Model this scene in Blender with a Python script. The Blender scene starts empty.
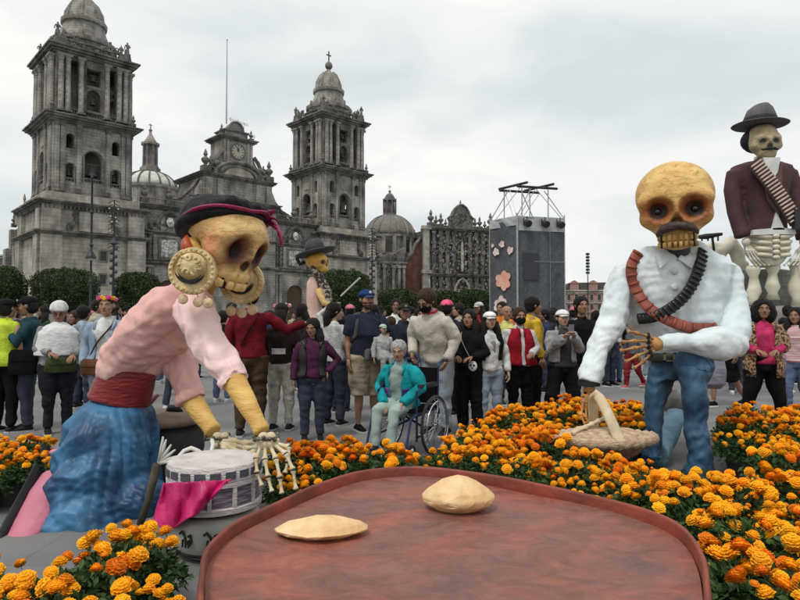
import bpy, bmesh, math, random
import numpy as np
from mathutils import Matrix, Vector, Euler
random.seed(7); np.random.seed(7)
R = math.radians
scene = bpy.context.scene
COL = scene.collection

# ------------------------------------------------------------------ camera, sky, sun, exposure
FPX, CAMZ, HZ = 604.0, 1.42, 317.0
PITCH = math.atan((HZ - 300) / FPX)
cam_d = bpy.data.cameras.new('camera'); cam = bpy.data.objects.new('camera', cam_d); COL.objects.link(cam)
cam.location = (0, 0, CAMZ); cam.rotation_euler = (R(90) + PITCH, 0, 0)
cam_d.sensor_width = 36; cam_d.lens = 36 * FPX / 800; cam_d.clip_start = 0.05; cam_d.clip_end = 3000
scene.camera = cam

SUN_EL, SUN_AZ = R(58), R(200)
world = bpy.data.worlds.new("World"); scene.world = world; world.use_nodes = True
wn, wl = world.node_tree.nodes, world.node_tree.links
wn.clear()
w_out = wn.new('ShaderNodeOutputWorld'); w_bg = wn.new('ShaderNodeBackground'); w_bg.inputs[1].default_value = 0.1
w_sky = wn.new('ShaderNodeTexSky'); w_sky.sky_type = 'NISHITA'; w_sky.sun_disc = False
w_sky.sun_elevation = SUN_EL; w_sky.sun_rotation = SUN_AZ; w_sky.dust_density = 3
w_tc = wn.new('ShaderNodeTexCoord'); w_map = wn.new('ShaderNodeMapping'); w_map.inputs['Scale'].default_value = (1, 1, 2.6)
w_map.inputs['Location'].default_value = (3.1, 0.4, 0.2)
w_n = wn.new('ShaderNodeTexNoise'); w_n.inputs['Scale'].default_value = 2.3; w_n.inputs['Detail'].default_value = 7; w_n.inputs['Roughness'].default_value = .5
w_n.inputs['Distortion'].default_value = .35
w_r = wn.new('ShaderNodeValToRGB')
e = w_r.color_ramp.elements
e[0].position = .34; e[0].color = (5.8, 6.25, 6.4, 1); e[1].position = .66; e[1].color = (8.5, 8.4, 8.2, 1)
x_ = e.new(.47); x_.color = (7.0, 7.35, 7.35, 1)
x_ = e.new(.56); x_.color = (7.7, 7.8, 7.7, 1)
w_n2 = wn.new('ShaderNodeTexNoise'); w_n2.inputs['Scale'].default_value = 1.7; w_n2.inputs['Detail'].default_value = 5
w_m2 = wn.new('ShaderNodeMapping'); w_m2.inputs['Scale'].default_value = (1, 1, 3.2); w_m2.inputs['Location'].default_value = (7.7, 2.2, 5.1)
w_r2 = wn.new('ShaderNodeMapRange'); w_r2.inputs['From Min'].default_value = .24; w_r2.inputs['From Max'].default_value = .40
w_r2.inputs['To Min'].default_value = .55; w_r2.inputs['To Max'].default_value = 1.0
w_mix = wn.new('ShaderNodeMix'); w_mix.data_type = 'RGBA'
wl.new(w_tc.outputs['Generated'], w_map.inputs[0]); wl.new(w_map.outputs[0], w_n.inputs[0]); wl.new(w_n.outputs[0], w_r.inputs[0])
wl.new(w_tc.outputs['Generated'], w_m2.inputs[0]); wl.new(w_m2.outputs[0], w_n2.inputs[0]); wl.new(w_n2.outputs[0], w_r2.inputs[0])
wl.new(w_r2.outputs[0], w_mix.inputs[0]); wl.new(w_sky.outputs[0], w_mix.inputs[6]); wl.new(w_r.outputs[0], w_mix.inputs[7])
wl.new(w_mix.outputs[2], w_bg.inputs[0]); wl.new(w_bg.outputs[0], w_out.inputs[0])

sun_d = bpy.data.lights.new('sun', 'SUN'); sun_d.energy = 1.5; sun_d.angle = R(14); sun_d.color = (1, .96, .9)
sun = bpy.data.objects.new('sun', sun_d); COL.objects.link(sun)
# sun high, a little behind and to the left of the camera
sd = Vector((-.35, -.55, 1.15)).normalized()
sun.rotation_euler = sd.to_track_quat('Z', 'Y').to_euler()
w_sky.sun_elevation = math.asin(sd.z); w_sky.sun_rotation = math.atan2(sd.x, sd.y)
scene.view_settings.view_transform = 'Standard'; scene.view_settings.look = 'None'
scene.view_settings.exposure = 0.25; scene.view_settings.gamma = 1
scene.cycles.max_bounces = 6; scene.cycles.diffuse_bounces = 3

# ------------------------------------------------------------------ helpers
CP, SP = math.cos(PITCH), math.sin(PITCH)
def P(px, py, Y):
    a = (px - 400) / FPX; b = (300 - py) / FPX
    d = Vector((a, CP - b * SP, SP + b * CP)); t = Y / d.y
    return Vector((d.x * t, Y, CAMZ + d.z * t))
def G(px, py, z=0.0):
    a = (px - 400) / FPX; b = (300 - py) / FPX
    d = Vector((a, CP - b * SP, SP + b * CP)); t = (z - CAMZ) / d.z
    return Vector((d.x * t, d.y * t, z))

def hash3(i):
    i = i.astype(np.int64)
    n = (i[..., 0] * 73856093) ^ (i[..., 1] * 19349663) ^ (i[..., 2] * 83492791)
    n = (n ^ (n >> 13)) * 1274126177 & 0xffffffff
    n = (n ^ (n >> 16)) & 0xffff
    return n / 32767.5 - 1.0
def vnoise(p):
    p = np.asarray(p, float); i = np.floor(p); f = p - i; u = f * f * (3 - 2 * f); r = 0
    for a in (0, 1):
        for b in (0, 1):
            for c in (0, 1):
                w = (u[..., 0] if a else 1 - u[..., 0]) * (u[..., 1] if b else 1 - u[..., 1]) * (u[..., 2] if c else 1 - u[..., 2])
                r = r + w * hash3(i + np.array([a, b, c]))
    return r
def fbm(p, sc=1, oc=3):
    r = 0; am = 1; t = 0
    for k in range(oc):
        r = r + am * vnoise(np.asarray(p) * sc + 17.3 * k); t += am; am *= .5; sc *= 2.03
    return r / t
def ridged(p, sc=1, oc=3):
    r = 0; am = 1; t = 0
    for k in range(oc):
        r = r + am * (1 - 2 * np.abs(vnoise(np.asarray(p) * sc + 9.1 * k))); t += am; am *= .5; sc *= 2.1
    return r / t

def crease(p, f, seed=0, n=7):
    rg = np.random.RandomState(seed + 11); p = np.asarray(p); wv = np.stack([vnoise(p * f * .45 + 3.1 * k + seed) for k in range(3)], -1) * .55 / f * 1.0; q = p + wv; r = 0
    for k in range(n):
        d = rg.normal(size=3); d /= np.linalg.norm(d); ff = f * rg.uniform(.6, 1.7); x = q @ d * ff + rg.rand() * 7; mk = np.clip(vnoise(p * f * .5 + 5.3 * k) + .35, 0, 1)
        r = r + (1 - 2.2 * np.abs((x % 1) - .5)) * mk / (ff / f)
    return r / n * 2
class MB:
    def __init__(s): s.v = []; s.f = []; s.m = []; s.T = None; s.n = 0
    def add(s, vs, fs, mi=0):
        if s.T is not None: vs = [s.T @ Vector(v) for v in vs]
        s.v.extend([tuple(v) for v in vs]); s.f.extend([tuple(i + s.n for i in f) for f in fs]); s.m.extend([mi] * len(fs)); s.n += len(vs)
    def box(s, x0, x1, y0, y1, z0, z1, mi=0, taper=0):
        t = taper
        s.add([(x0, y0, z0), (x1, y0, z0), (x1, y1, z0), (x0, y1, z0), (x0 + t, y0 + t, z1), (x1 - t, y0 + t, z1), (x1 - t, y1 - t, z1), (x0 + t, y1 - t, z1)],
              [(0, 3, 2, 1), (4, 5, 6, 7), (0, 1, 5, 4), (1, 2, 6, 5), (2, 3, 7, 6), (3, 0, 4, 7)], mi)
    def lathe(s, prof, c=(0, 0, 0), n=12, mi=0, sx=1, sy=1, axis=None):
        vs = []; fs = []
        q = None
        if axis is not None: q = Vector((0, 0, 1)).rotation_difference(Vector(axis))
        for (r, z) in prof:
            for k in range(n):
                a = 2 * math.pi * k / n
                v = Vector((r * math.cos(a) * sx, r * math.sin(a) * sy, z))
                if q: v = q @ v
                vs.append(v + Vector(c))
        for i in range(len(prof) - 1):
            for k in range(n):
                k2 = (k + 1) % n
                fs.append((i * n + k, i * n + k2, (i + 1) * n + k2, (i + 1) * n + k))
        fs.append(tuple(range(n - 1, -1, -1))); fs.append(tuple((len(prof) - 1) * n + k for k in range(n)))
        s.add(vs, fs, mi)
    def tube(s, pts, rad, n=8, mi=0, flat=1.0, up=None, closed=False):
        pts = [Vector(p) for p in pts]; N = len(pts)
        if not hasattr(rad, '__len__'): rad = [rad] * N
        vs = []; fs = []; pu = Vector(up) if up else None
        for i, p in enumerate(pts):
            if closed: t = pts[(i + 1) % N] - pts[i - 1]
            else: t = (pts[min(i + 1, N - 1)] - pts[max(i - 1, 0)])
            if t.length < 1e-9: t = Vector((0, 0, 1))
            t.normalize()
            if pu is None:
                pu = Vector((0, 0, 1)) if abs(t.z) < .9 else Vector((1, 0, 0))
            a = t.cross(pu)
            if a.length < 1e-4: a = t.orthogonal()
            a.normalize(); b = a.cross(t).normalized()
            if up is None: pu = b
            r = rad[i]
            ra, rb = (r if hasattr(r, '__len__') else (r, r * flat))
            for k in range(n):
                an = 2 * math.pi * k / n
                vs.append(p + a * (ra * math.cos(an)) + b * (rb * math.sin(an)))
        L = N if closed else N - 1
        for i in range(L):
            j = (i + 1) % N
            for k in range(n):
                k2 = (k + 1) % n
                fs.append((i * n + k, j * n + k, j * n + k2, i * n + k2))
        if not closed:
            fs.append(tuple(range(n))); fs.append(tuple((N - 1) * n + k for k in range(n - 1, -1, -1)))
        s.add(vs, fs, mi)
    def rings(s, rings, n=24, mi=0, power=2.0):
        """rings: (centre Vector, xaxis Vector*rx, yaxis Vector*ry)"""
        vs = []; fs = []
        for (c, a, b) in rings:
            for k in range(n):
                t = 2 * math.pi * k / n; cs, sn = math.cos(t), math.sin(t)
                e_ = 2.0 / power
                vs.append(Vector(c) + Vector(a) * (math.copysign(abs(cs) ** e_, cs)) + Vector(b) * (math.copysign(abs(sn) ** e_, sn)))
        N = len(rings)
        for i in range(N - 1):
            for k in range(n):
                k2 = (k + 1) % n
                fs.append((i * n + k, i * n + k2, (i + 1) * n + k2, (i + 1) * n + k))
        fs.append(tuple(range(n - 1, -1, -1))); fs.append(tuple((N - 1) * n + k for k in range(n)))
        s.add(vs, fs, mi)
    def ell(s, c, r, nu=12, nv=8, mi=0, rot=None):
        vs = []; fs = []
        rot = rot or Matrix.Identity(3)
        for j in range(1, nv):
            th = math.pi * j / nv
            for i in range(nu):
                ph = 2 * math.pi * i / nu
                vs.append(Vector(c) + rot @ Vector((r[0] * math.sin(th) * math.cos(ph), r[1] * math.sin(th) * math.sin(ph), r[2] * math.cos(th))))
        top = len(vs); vs.append(Vector(c) + rot @ Vector((0, 0, r[2]))); vs.append(Vector(c) + rot @ Vector((0, 0, -r[2])))
        for j in range(nv - 2):
            for i in range(nu):
                i2 = (i + 1) % nu
                fs.append((j * nu + i, (j + 1) * nu + i, (j + 1) * nu + i2, j * nu + i2))
        for i in range(nu):
            i2 = (i + 1) % nu
            fs.append((top, i, i2)); fs.append((top + 1, (nv - 2) * nu + i2, (nv - 2) * nu + i))
        s.add(vs, fs, mi)
    def prism(s, poly, y0, y1, mi=0):
        """poly in x,z ; extruded along y"""
        n = len(poly)
        vs = [(x, y0, z) for x, z in poly] + [(x, y1, z) for x, z in poly]
        fs = [tuple(range(n)), tuple(range(2 * n - 1, n - 1, -1))] + [(i, n + i, n + (i + 1) % n, (i + 1) % n) for i in range(n)]
        s.add(vs, fs, mi)
    def prismz(s, poly, z0, z1, mi=0):
        n = len(poly)
        vs = [(x, y, z0) for x, y in poly] + [(x, y, z1) for x, y in poly]
        fs = [tuple(range(n - 1, -1, -1)), tuple(range(n, 2 * n))] + [(i, (i + 1) % n, n + (i + 1) % n, n + i) for i in range(n)]
        s.add(vs, fs, mi)
    def bar(s, a, b, r=.02, n=6, mi=0): s.tube([a, b], r, n, mi)
    def bone(s, a, b, r, n=8, mi=0, knob=1.7):
        a, b = Vector(a), Vector(b); L = (b - a)
        ts = [0, .04, .1, .2, .35, .5, .65, .8, .9, .96, 1]; rs = [.5, 1.0, 1.0, .68, .55, .52, .55, .68, 1.0, 1.0, .5]
        s.tube([a + L * t for t in ts], [r * q * (knob / 1.7 if q > .6 else 1) for q in rs], n, mi)
    def mesh(s, name, mats):
        me = bpy.data.meshes.new(name); me.from_pydata(s.v, [], s.f)
        for m in (mats if isinstance(mats, (list, tuple)) else [mats]): me.materials.append(m)
        me.polygons.foreach_set('material_index', s.m)
        return me
    def build(s, name, mats, parent=None, smooth=False, world=False, kind=None, angle=None):
        if world and parent is not None:
            l = parent.location; s.v = [(a - l.x, b - l.y, c - l.z) for a, b, c in s.v]
        me = s.mesh(name, mats)
        me.polygons.foreach_set('use_smooth', [bool(smooth)] * len(me.polygons))
        if angle: me.set_sharp_from_angle(angle=R(angle))
        me.update()
        o = bpy.data.objects.new(name, me); COL.objects.link(o)
        if parent: o.parent = parent
        if kind: o['kind'] = kind
        return o

def tag(o, label=None, cat=None, group=None, kind=None):
    if label: o['label'] = label
    if cat: o['category'] = cat
    if group: o['group'] = group
    if kind: o['kind'] = kind
    return o
def thing(name, label, cat, loc=(0, 0, 0), rz=0, group=None, scale=None):
    o = bpy.data.objects.new(name, None); COL.objects.link(o); o.location = loc; o.rotation_euler = (0, 0, rz)
    o.empty_display_size = .2
    if scale: o.scale = (scale,) * 3
    return tag(o, label, cat, group)
def inst(name, me, parent=None, loc=(0, 0, 0), rot=(0, 0, 0), sc=(1, 1, 1)):
    o = bpy.data.objects.new(name, me); COL.objects.link(o); o.parent = parent
    o.location = loc; o.rotation_euler = rot; o.scale = sc if hasattr(sc, '__len__') else (sc,) * 3
    return o
PENDING = []
def remesh(o, voxel, post=None, smooth=4):
    m = o.modifiers.new('r', 'REMESH'); m.mode = 'VOXEL'; m.voxel_size = voxel; m.use_smooth_shade = True
    if smooth:
        m2 = o.modifiers.new('s', 'SMOOTH'); m2.iterations = smooth; m2.factor = .5
    PENDING.append((o, post)); return o
def finalize():
    bpy.context.view_layer.update()
    dg = bpy.context.evaluated_depsgraph_get()
    for o, post in PENDING:
        me = bpy.data.meshes.new_from_object(o.evaluated_get(dg), depsgraph=dg)
        me.name = o.name
        if post:
            n = len(me.vertices); co = np.empty(n * 3); me.vertices.foreach_get('co', co); co = co.reshape(-1, 3)
            no = np.empty(n * 3); me.vertices.foreach_get('normal', no); no = no.reshape(-1, 3)
            co = post(co, no); me.vertices.foreach_set('co', co.ravel())
        me.polygons.foreach_set('use_smooth', [True] * len(me.polygons)); me.update()
        o.modifiers.clear(); o.data = me
    PENDING.clear()

# ------------------------------------------------------------------ materials
MATS = {}
def mat(name, c1, c2=None, sc=4, rough=.75, bump=.0, bsc=30, metal=0, detail=5, spec=.4, attr=None, rnd=0, sheen=0, lo=.35, hi=.65, stretch=None, bdist=.01, extra=None):
    if name in MATS: return MATS[name]
    m = bpy.data.materials.new(name); m.use_nodes = True; n, l = m.node_tree.nodes, m.node_tree.links
    b = n['Principled BSDF']; b.inputs['Roughness'].default_value = rough; b.inputs['Metallic'].default_value = metal
    b.inputs['Specular IOR Level'].default_value = spec
    if sheen: b.inputs['Sheen Weight'].default_value = sheen
    c2 = c2 or tuple(x * .8 for x in c1)
    tc = n.new('ShaderNodeTexCoord'); mp = n.new('ShaderNodeMapping'); l.new(tc.outputs['Object'], mp.inputs[0])
    if stretch: mp.inputs['Scale'].default_value = stretch
    no = n.new('ShaderNodeTexNoise'); no.inputs['Scale'].default_value = sc; no.inputs['Detail'].default_value = detail
    l.new(mp.outputs[0], no.inputs[0])
    mr = n.new('ShaderNodeMapRange'); mr.inputs['From Min'].default_value = lo; mr.inputs['From Max'].default_value = hi; l.new(no.outputs[0], mr.inputs[0])
    mx = n.new('ShaderNodeMix'); mx.data_type = 'RGBA'; l.new(mr.outputs[0], mx.inputs[0])
    mx.inputs[6].default_value = (*c1, 1); mx.inputs[7].default_value = (*c2, 1)
    out = mx.outputs[2]
    if attr:
        at = n.new('ShaderNodeAttribute'); at.attribute_name = attr
        mm = n.new('ShaderNodeMix'); mm.data_type = 'RGBA'; mm.blend_type = 'MULTIPLY'; mm.inputs[0].default_value = 1
        l.new(out, mm.inputs[6]); l.new(at.outputs['Color'], mm.inputs[7]); out = mm.outputs[2]
    if rnd:
        oi = n.new('ShaderNodeObjectInfo'); hs = n.new('ShaderNodeHueSaturation'); m1 = n.new('ShaderNodeMapRange')
        m1.inputs['To Min'].default_value = 1 - rnd; m1.inputs['To Max'].default_value = 1 + rnd * .6
        l.new(oi.outputs['Random'], m1.inputs[0]); l.new(m1.outputs[0], hs.inputs['Value'])
        m3 = n.new('ShaderNodeMapRange'); m3.inputs['To Min'].default_value = .5 - rnd * .06; m3.inputs['To Max'].default_value = .5 + rnd * .06
        mu = n.new('ShaderNodeMath'); mu.operation = 'FRACT'; mu2 = n.new('ShaderNodeMath'); mu2.operation = 'MULTIPLY'; mu2.inputs[1].default_value = 7.31
        l.new(oi.outputs['Random'], mu2.inputs[0]); l.new(mu2.outputs[0], mu.inputs[0]); l.new(mu.outputs[0], m3.inputs[0]); l.new(m3.outputs[0], hs.inputs['Hue'])
        l.new(out, hs.inputs['Color']); out = hs.outputs[0]
    l.new(out, b.inputs['Base Color'])
    if bump:
        n2 = n.new('ShaderNodeTexNoise'); n2.inputs['Scale'].default_value = bsc; n2.inputs['Detail'].default_value = 4; l.new(mp.outputs[0], n2.inputs[0])
        bp = n.new('ShaderNodeBump'); bp.inputs['Strength'].default_value = bump; bp.inputs['Distance'].default_value = bdist
        l.new(n2.outputs[0], bp.inputs['Height']); l.new(bp.outputs[0], b.inputs['Normal'])
    if extra: extra(m, n, l, b, out, mp)
    MATS[name] = m; return m
def cloth(c, name=None, rough=.85, v=.55):
    key = name or 'cloth_%02x%02x%02x' % tuple(int(max(0, min(1, x)) * 255) for x in c)
    return mat(key, c, tuple(x * v for x in c), sc=9, rough=rough, bump=.6, bsc=45, spec=.15, bdist=.014)

def stone_extra(bw, bh, joint, dark):
    def f(m, n, l, b, out, mp):
        # coursed blocks laid out on facade axes + dark weathering stains
        br = n.new('ShaderNodeTexBrick'); br.inputs['Scale'].default_value = 1; br.inputs['Mortar Size'].default_value = .03
        br.inputs['Brick Width'].default_value = bw; br.inputs['Row Height'].default_value = bh; br.inputs['Mortar Smooth'].default_value = .3
        br.inputs['Color1'].default_value = (.9, .89, .87, 1); br.inputs['Color2'].default_value = (1.08, 1.05, 1.0, 1); br.inputs['Mortar'].default_value = (joint * .5 + .4,) * 3 + (1,)
        sx = n.new('ShaderNodeSeparateXYZ'); l.new(mp.outputs[0], sx.inputs[0])
        ad = n.new('ShaderNodeMath'); ad.operation = 'ADD'; l.new(sx.outputs[0], ad.inputs[0]); l.new(sx.outputs[1], ad.inputs[1])
        cb = n.new('ShaderNodeCombineXYZ'); l.new(ad.outputs[0], cb.inputs[0]); l.new(sx.outputs[2], cb.inputs[1]); l.new(cb.outputs[0], br.inputs[0])
        mm = n.new('ShaderNodeMix'); mm.data_type = 'RGBA'; mm.blend_type = 'MULTIPLY'; mm.inputs[0].default_value = 1
        l.new(out, mm.inputs[6]); l.new(br.outputs[0], mm.inputs[7])
        st = n.new('ShaderNodeTexNoise'); st.inputs['Scale'].default_value = 1; st.inputs['Detail'].default_value = 8; st.inputs['Roughness'].default_value = .62
        m2 = n.new('ShaderNodeMapping'); m2.inputs['Scale'].default_value = (.55, .55, .14); l.new(mp.outputs[0], m2.inputs[0]); l.new(m2.outputs[0], st.inputs[0])
        r = n.new('ShaderNodeMapRange'); r.inputs['From Min'].default_value = .42; r.inputs['From Max'].default_value = .68
        r.inputs['To Min'].default_value = 1; r.inputs['To Max'].default_value = dark; l.new(st.outputs[0], r.inputs[0])
        m3 = n.new('ShaderNodeMix'); m3.data_type = 'RGBA'; m3.blend_type = 'MULTIPLY'; m3.inputs[0].default_value = 1
        l.new(mm.outputs[2], m3.inputs[6]); l.new(r.outputs[0], m3.inputs[7]); l.new(m3.outputs[2], b.inputs['Base Color'])
        bp = n.new('ShaderNodeBump'); bp.inputs['Strength'].default_value = .7; bp.inputs['Distance'].default_value = .12
        a2 = n.new('ShaderNodeMath'); a2.operation = 'ADD'; l.new(br.outputs['Fac'], a2.inputs[0])
        ns = n.new('ShaderNodeTexNoise'); ns.inputs['Scale'].default_value = 2.2; ns.inputs['Detail'].default_value = 6; l.new(mp.outputs[0], ns.inputs[0])
        mi = n.new('ShaderNodeMath'); mi.operation = 'MULTIPLY'; mi.inputs[1].default_value = -1.2; l.new(ns.outputs[0], mi.inputs[0]); l.new(mi.outputs[0], a2.inputs[1])
        bp.invert = True; l.new(a2.outputs[0], bp.inputs['Height']); l.new(bp.outputs[0], b.inputs['Normal'])
    return f
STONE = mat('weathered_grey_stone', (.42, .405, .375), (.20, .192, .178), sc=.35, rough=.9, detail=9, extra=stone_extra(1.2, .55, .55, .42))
STONE_D = mat('dark_carved_stone', (.25, .24, .222), (.105, .10, .093), sc=.6, rough=.95, detail=9, extra=stone_extra(.9, .5, .6, .45))
STONE_L = mat('pale_limestone', (.50, .475, .425), (.31, .295, .265), sc=.5, rough=.9, detail=8, extra=stone_extra(1.4, .7, .8, .6))
RED_ST = mat('red_tezontle_stone', (.17, .075, .06), (.10, .045, .04), sc=.8, rough=.95, detail=8, extra=stone_extra(.6, .35, .7, .6))
DARKVOID = mat('dark_bronze', (.03, .03, .028), (.05, .05, .045), sc=3, rough=.6)
WHITEM = mat('white_marble_relief', (.72, .7, .66), (.35, .34, .32), sc=1.6, rough=.8, bump=.8, bsc=3, bdist=.2, lo=.42, hi=.6)
TILE_DOME = mat('dome_tiles', (.5, .5, .46), (.36, .36, .33), sc=1.2, rough=.7)
IRON = mat('black_iron', (.025, .025, .027), (.04, .04, .04), rough=.5, metal=.3)
STEEL = mat('scaffold_steel', (.42, .43, .44), (.3, .3, .31), rough=.4, metal=.6)
BLACKP = mat('black_plastic', (.018, .018, .02), (.03, .03, .03), rough=.5)
BARK = mat('bark', (.10, .08, .06), (.05, .04, .03), sc=8, rough=.95, bump=.6, bsc=20)
HEDGE = mat('laurel_leaves', (.016, .032, .014), (.06, .09, .03), sc=1.1, rough=.7, spec=.25)
# ------------------------------------------------------------------ ground
def ground_extra(m, n, l, b, out, mp):
    # large worn stone slabs with thin joints, tyre-dark patches
    br = n.new('ShaderNodeTexBrick'); br.inputs['Scale'].default_value = 1; br.inputs['Mortar Size'].default_value = .008
    br.inputs['Brick Width'].default_value = 1.1; br.inputs['Row Height'].default_value = .7; br.offset = .5
    br.inputs['Color1'].default_value = (.93, .93, .93, 1); br.inputs['Color2'].default_value = (1.04, 1.04, 1.03, 1); br.inputs['Mortar'].default_value = (.86, .86, .86, 1)
    l.new(mp.outputs[0], br.inputs[0])
    sp = n.new('ShaderNodeTexNoise'); sp.inputs['Scale'].default_value = 60; sp.inputs['Detail'].default_value = 3; l.new(mp.outputs[0], sp.inputs[0])
    r = n.new('ShaderNodeMapRange'); r.inputs['To Min'].default_value = .8; r.inputs['To Max'].default_value = 1.2; l.new(sp.outputs[0], r.inputs[0])
    m1 = n.new('ShaderNodeMix'); m1.data_type = 'RGBA'; m1.blend_type = 'MULTIPLY'; m1.inputs[0].default_value = 1
    l.new(out, m1.inputs[6]); l.new(br.outputs[0], m1.inputs[7])
    m2 = n.new('ShaderNodeMix'); m2.data_type = 'RGBA'; m2.blend_type = 'MULTIPLY'; m2.inputs[0].default_value = 1
    l.new(m1.outputs[2], m2.inputs[6]); l.new(r.outputs[0], m2.inputs[7]); l.new(m2.outputs[2], b.inputs['Base Color'])
GROUND = mat('grey_plaza_paving', (.195, .192, .19), (.125, .124, .125), sc=1.1, rough=.8, bump=.3, bsc=60, detail=8, extra=ground_extra)
g = MB(); g.add([(-1500, -60, 0), (1500, -60, 0), (1500, 2500, 0), (-1500, 2500, 0)], [(0, 1, 2, 3)])
g.build('ground', GROUND, kind='structure')

# ------------------------------------------------------------------ cathedral
def wall_open(m, x0, x1, z0, z1, y0, y1, cols, mi=0):
    """wall from y0 (outer) to y1 ; cols = list of (cx, w, [(za, zb, arched), ...])"""
    cols = sorted(cols); x = x0
    for cx, w, ops in cols:
        a, b = cx - w / 2, cx + w / 2
        m.box(x, a, y0, y1, z0, z1, mi); x = b; z = z0
        for za, zb, ar in sorted(ops):
            m.box(a, b, y0, y1, z, za, mi)
            if ar:
                r = w / 2; n = 8; zc = zb - r
                for s_ in (-1, 1):
                    pts = [(cx + s_ * r, zb)] + [(cx + s_ * r * math.cos(t * math.pi / 2 / n), zc + r * math.sin(t * math.pi / 2 / n)) for t in range(n + 1)]
                    m.prism(pts if s_ > 0 else pts[::-1], y0, y1, mi)
                    m.box(cx + s_ * r, cx + s_ * r, y0, y1, za, zb, mi) if False else None
            z = zb
        m.box(a, b, y0, y1, z, z1, mi)
    m.box(x, x1, y0, y1, z0, z1, mi)
def cornice(m, hx, hy, z, steps, cx=0, cy=0, mi=0):
    for dz, ex in steps:
        m.box(cx - hx - ex, cx + hx + ex, cy - hy - ex, cy + hy + ex, z, z + dz, mi); z += dz
    return z
def urn_mesh(h=2.2):
    m = MB(); s = h / 2.2
    m.box(-.38 * s, .38 * s, -.38 * s, .38 * s, 0, .6 * s)
    m.lathe([(.2 * s, .6 * s), (.14 * s, .75 * s), (.38 * s, 1.05 * s), (.42 * s, 1.25 * s), (.2 * s, 1.45 * s), (.12 * s, 1.55 * s), (.22 * s, 1.7 * s), (.16 * s, 1.9 * s), (.03 * s, 2.25 * s)], n=10)
    return m.mesh('urn', STONE_D)
def statue_mesh(h=2.6):
    m = MB(); s = h / 2.6
    m.box(-.45 * s, .45 * s, -.4 * s, .4 * s, 0, .35 * s)
    m.rings([(Vector((0, 0, .35 * s)), Vector((.38 * s, 0, 0)), Vector((0, .3 * s, 0))), (Vector((.03, 0, 1.0 * s)), Vector((.3 * s, 0, 0)), Vector((0, .25 * s, 0))),
             (Vector((0, 0, 1.5 * s)), Vector((.24 * s, 0, 0)), Vector((0, .18 * s, 0))), (Vector((0, 0, 2.05 * s)), Vector((.36 * s, 0, 0)), Vector((0, .2 * s, 0))), (Vector((0, 0, 2.2 * s)), Vector((.1 * s, 0, 0)), Vector((0, .1 * s, 0)))], n=10)
    m.ell((0, 0, 2.36 * s), (.17 * s, .18 * s, .22 * s), 8, 6)
    m.tube([(.33 * s, 0, 2.0 * s), (.5 * s, -.15 * s, 1.7 * s), (.25 * s, -.3 * s, 1.55 * s)], .09 * s, 6)
    m.tube([(-.33 * s, 0, 2.0 * s), (-.5 * s, 0, 1.6 * s), (-.52 * s, -.1 * s, 1.2 * s)], .09 * s, 6)
    return m.mesh('statue', STONE_D)
def column_mesh(h, r, mt):
    m = MB(); m.box(-r * 1.35, r * 1.35, -r * 1.35, r * 1.35, 0, .35); m.box(-r * 1.4, r * 1.4, -r * 1.4, r * 1.4, h - .4, h)
    m.lathe([(r * 1.25, .35), (r * 1.1, .6), (r, .8), (r * .98, h * .5), (r * .85, h - 1.2), (r * 1.05, h - 1.15), (r * .88, h - 1.0), (r * 1.3, h - .4)], n=10)
    me = m.mesh('column', mt); me.polygons.foreach_set('use_smooth', [True] * len(me.polygons)); me.set_sharp_from_angle(angle=R(40)); return me
def bell_mesh(s):
    m = MB(); m.lathe([(.9 * s, 0), (.82 * s, .1 * s), (.62 * s, .5 * s), (.52 * s, 1.0 * s), (.42 * s, 1.35 * s), (.15 * s, 1.5 * s), (.1 * s, 1.75 * s)], n=14)
    m.box(-.9 * s, .9 * s, -.12 * s, .12 * s, 1.7 * s, 1.95 * s)
    return m.mesh('bell', DARKVOID)
def balustrade(m, x0, x1, y, z, h=1.1, step=.55, mi=0):
    m.box(x0, x1, y - .22, y + .22, z, z + .2, mi); m.box(x0, x1, y - .25, y + .25, z + h - .2, z + h, mi)
    n = max(1, int((x1 - x0) / step))
    for i in range(n):
        x = x0 + (i + .5) * (x1 - x0) / n
        m.lathe([(.08, z + .2), (.15, z + .45), (.07, z + .75), (.1, z + h - .2)], (x, y, 0), 5, mi)
def carving(m, x0, x1, z0, z1, y, n, size=.5, depth=.3, rng=random, mi=0):
    for i in range(n):
        x = rng.uniform(x0, x1); z = rng.uniform(z0, z1); s = size * rng.uniform(.5, 1.2)
        t = rng.random()
        if t < .5: m.ell((x, y, z), (s * .5, depth * rng.uniform(.5, 1), s * rng.uniform(.3, .8)), 7, 5, mi)
        else: m.tube([(x + s * .6 * math.cos(a), y - depth * .3, z + s * .6 * math.sin(a)) for a in [k * .9 + rng.random() for k in range(5)]], s * .16, 5, mi)

URN = urn_mesh(); STAT = statue_mesh(); BELL = bell_mesh(1.15); BELLS = bell_mesh(.62)
OX, OY = -58.8, 111.0; ROT = R(43.6)
cath = thing('cathedral', 'grey stone cathedral with two tall bell towers and a small central clock tower', 'cathedral', (OX, OY, 0), ROT)

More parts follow.
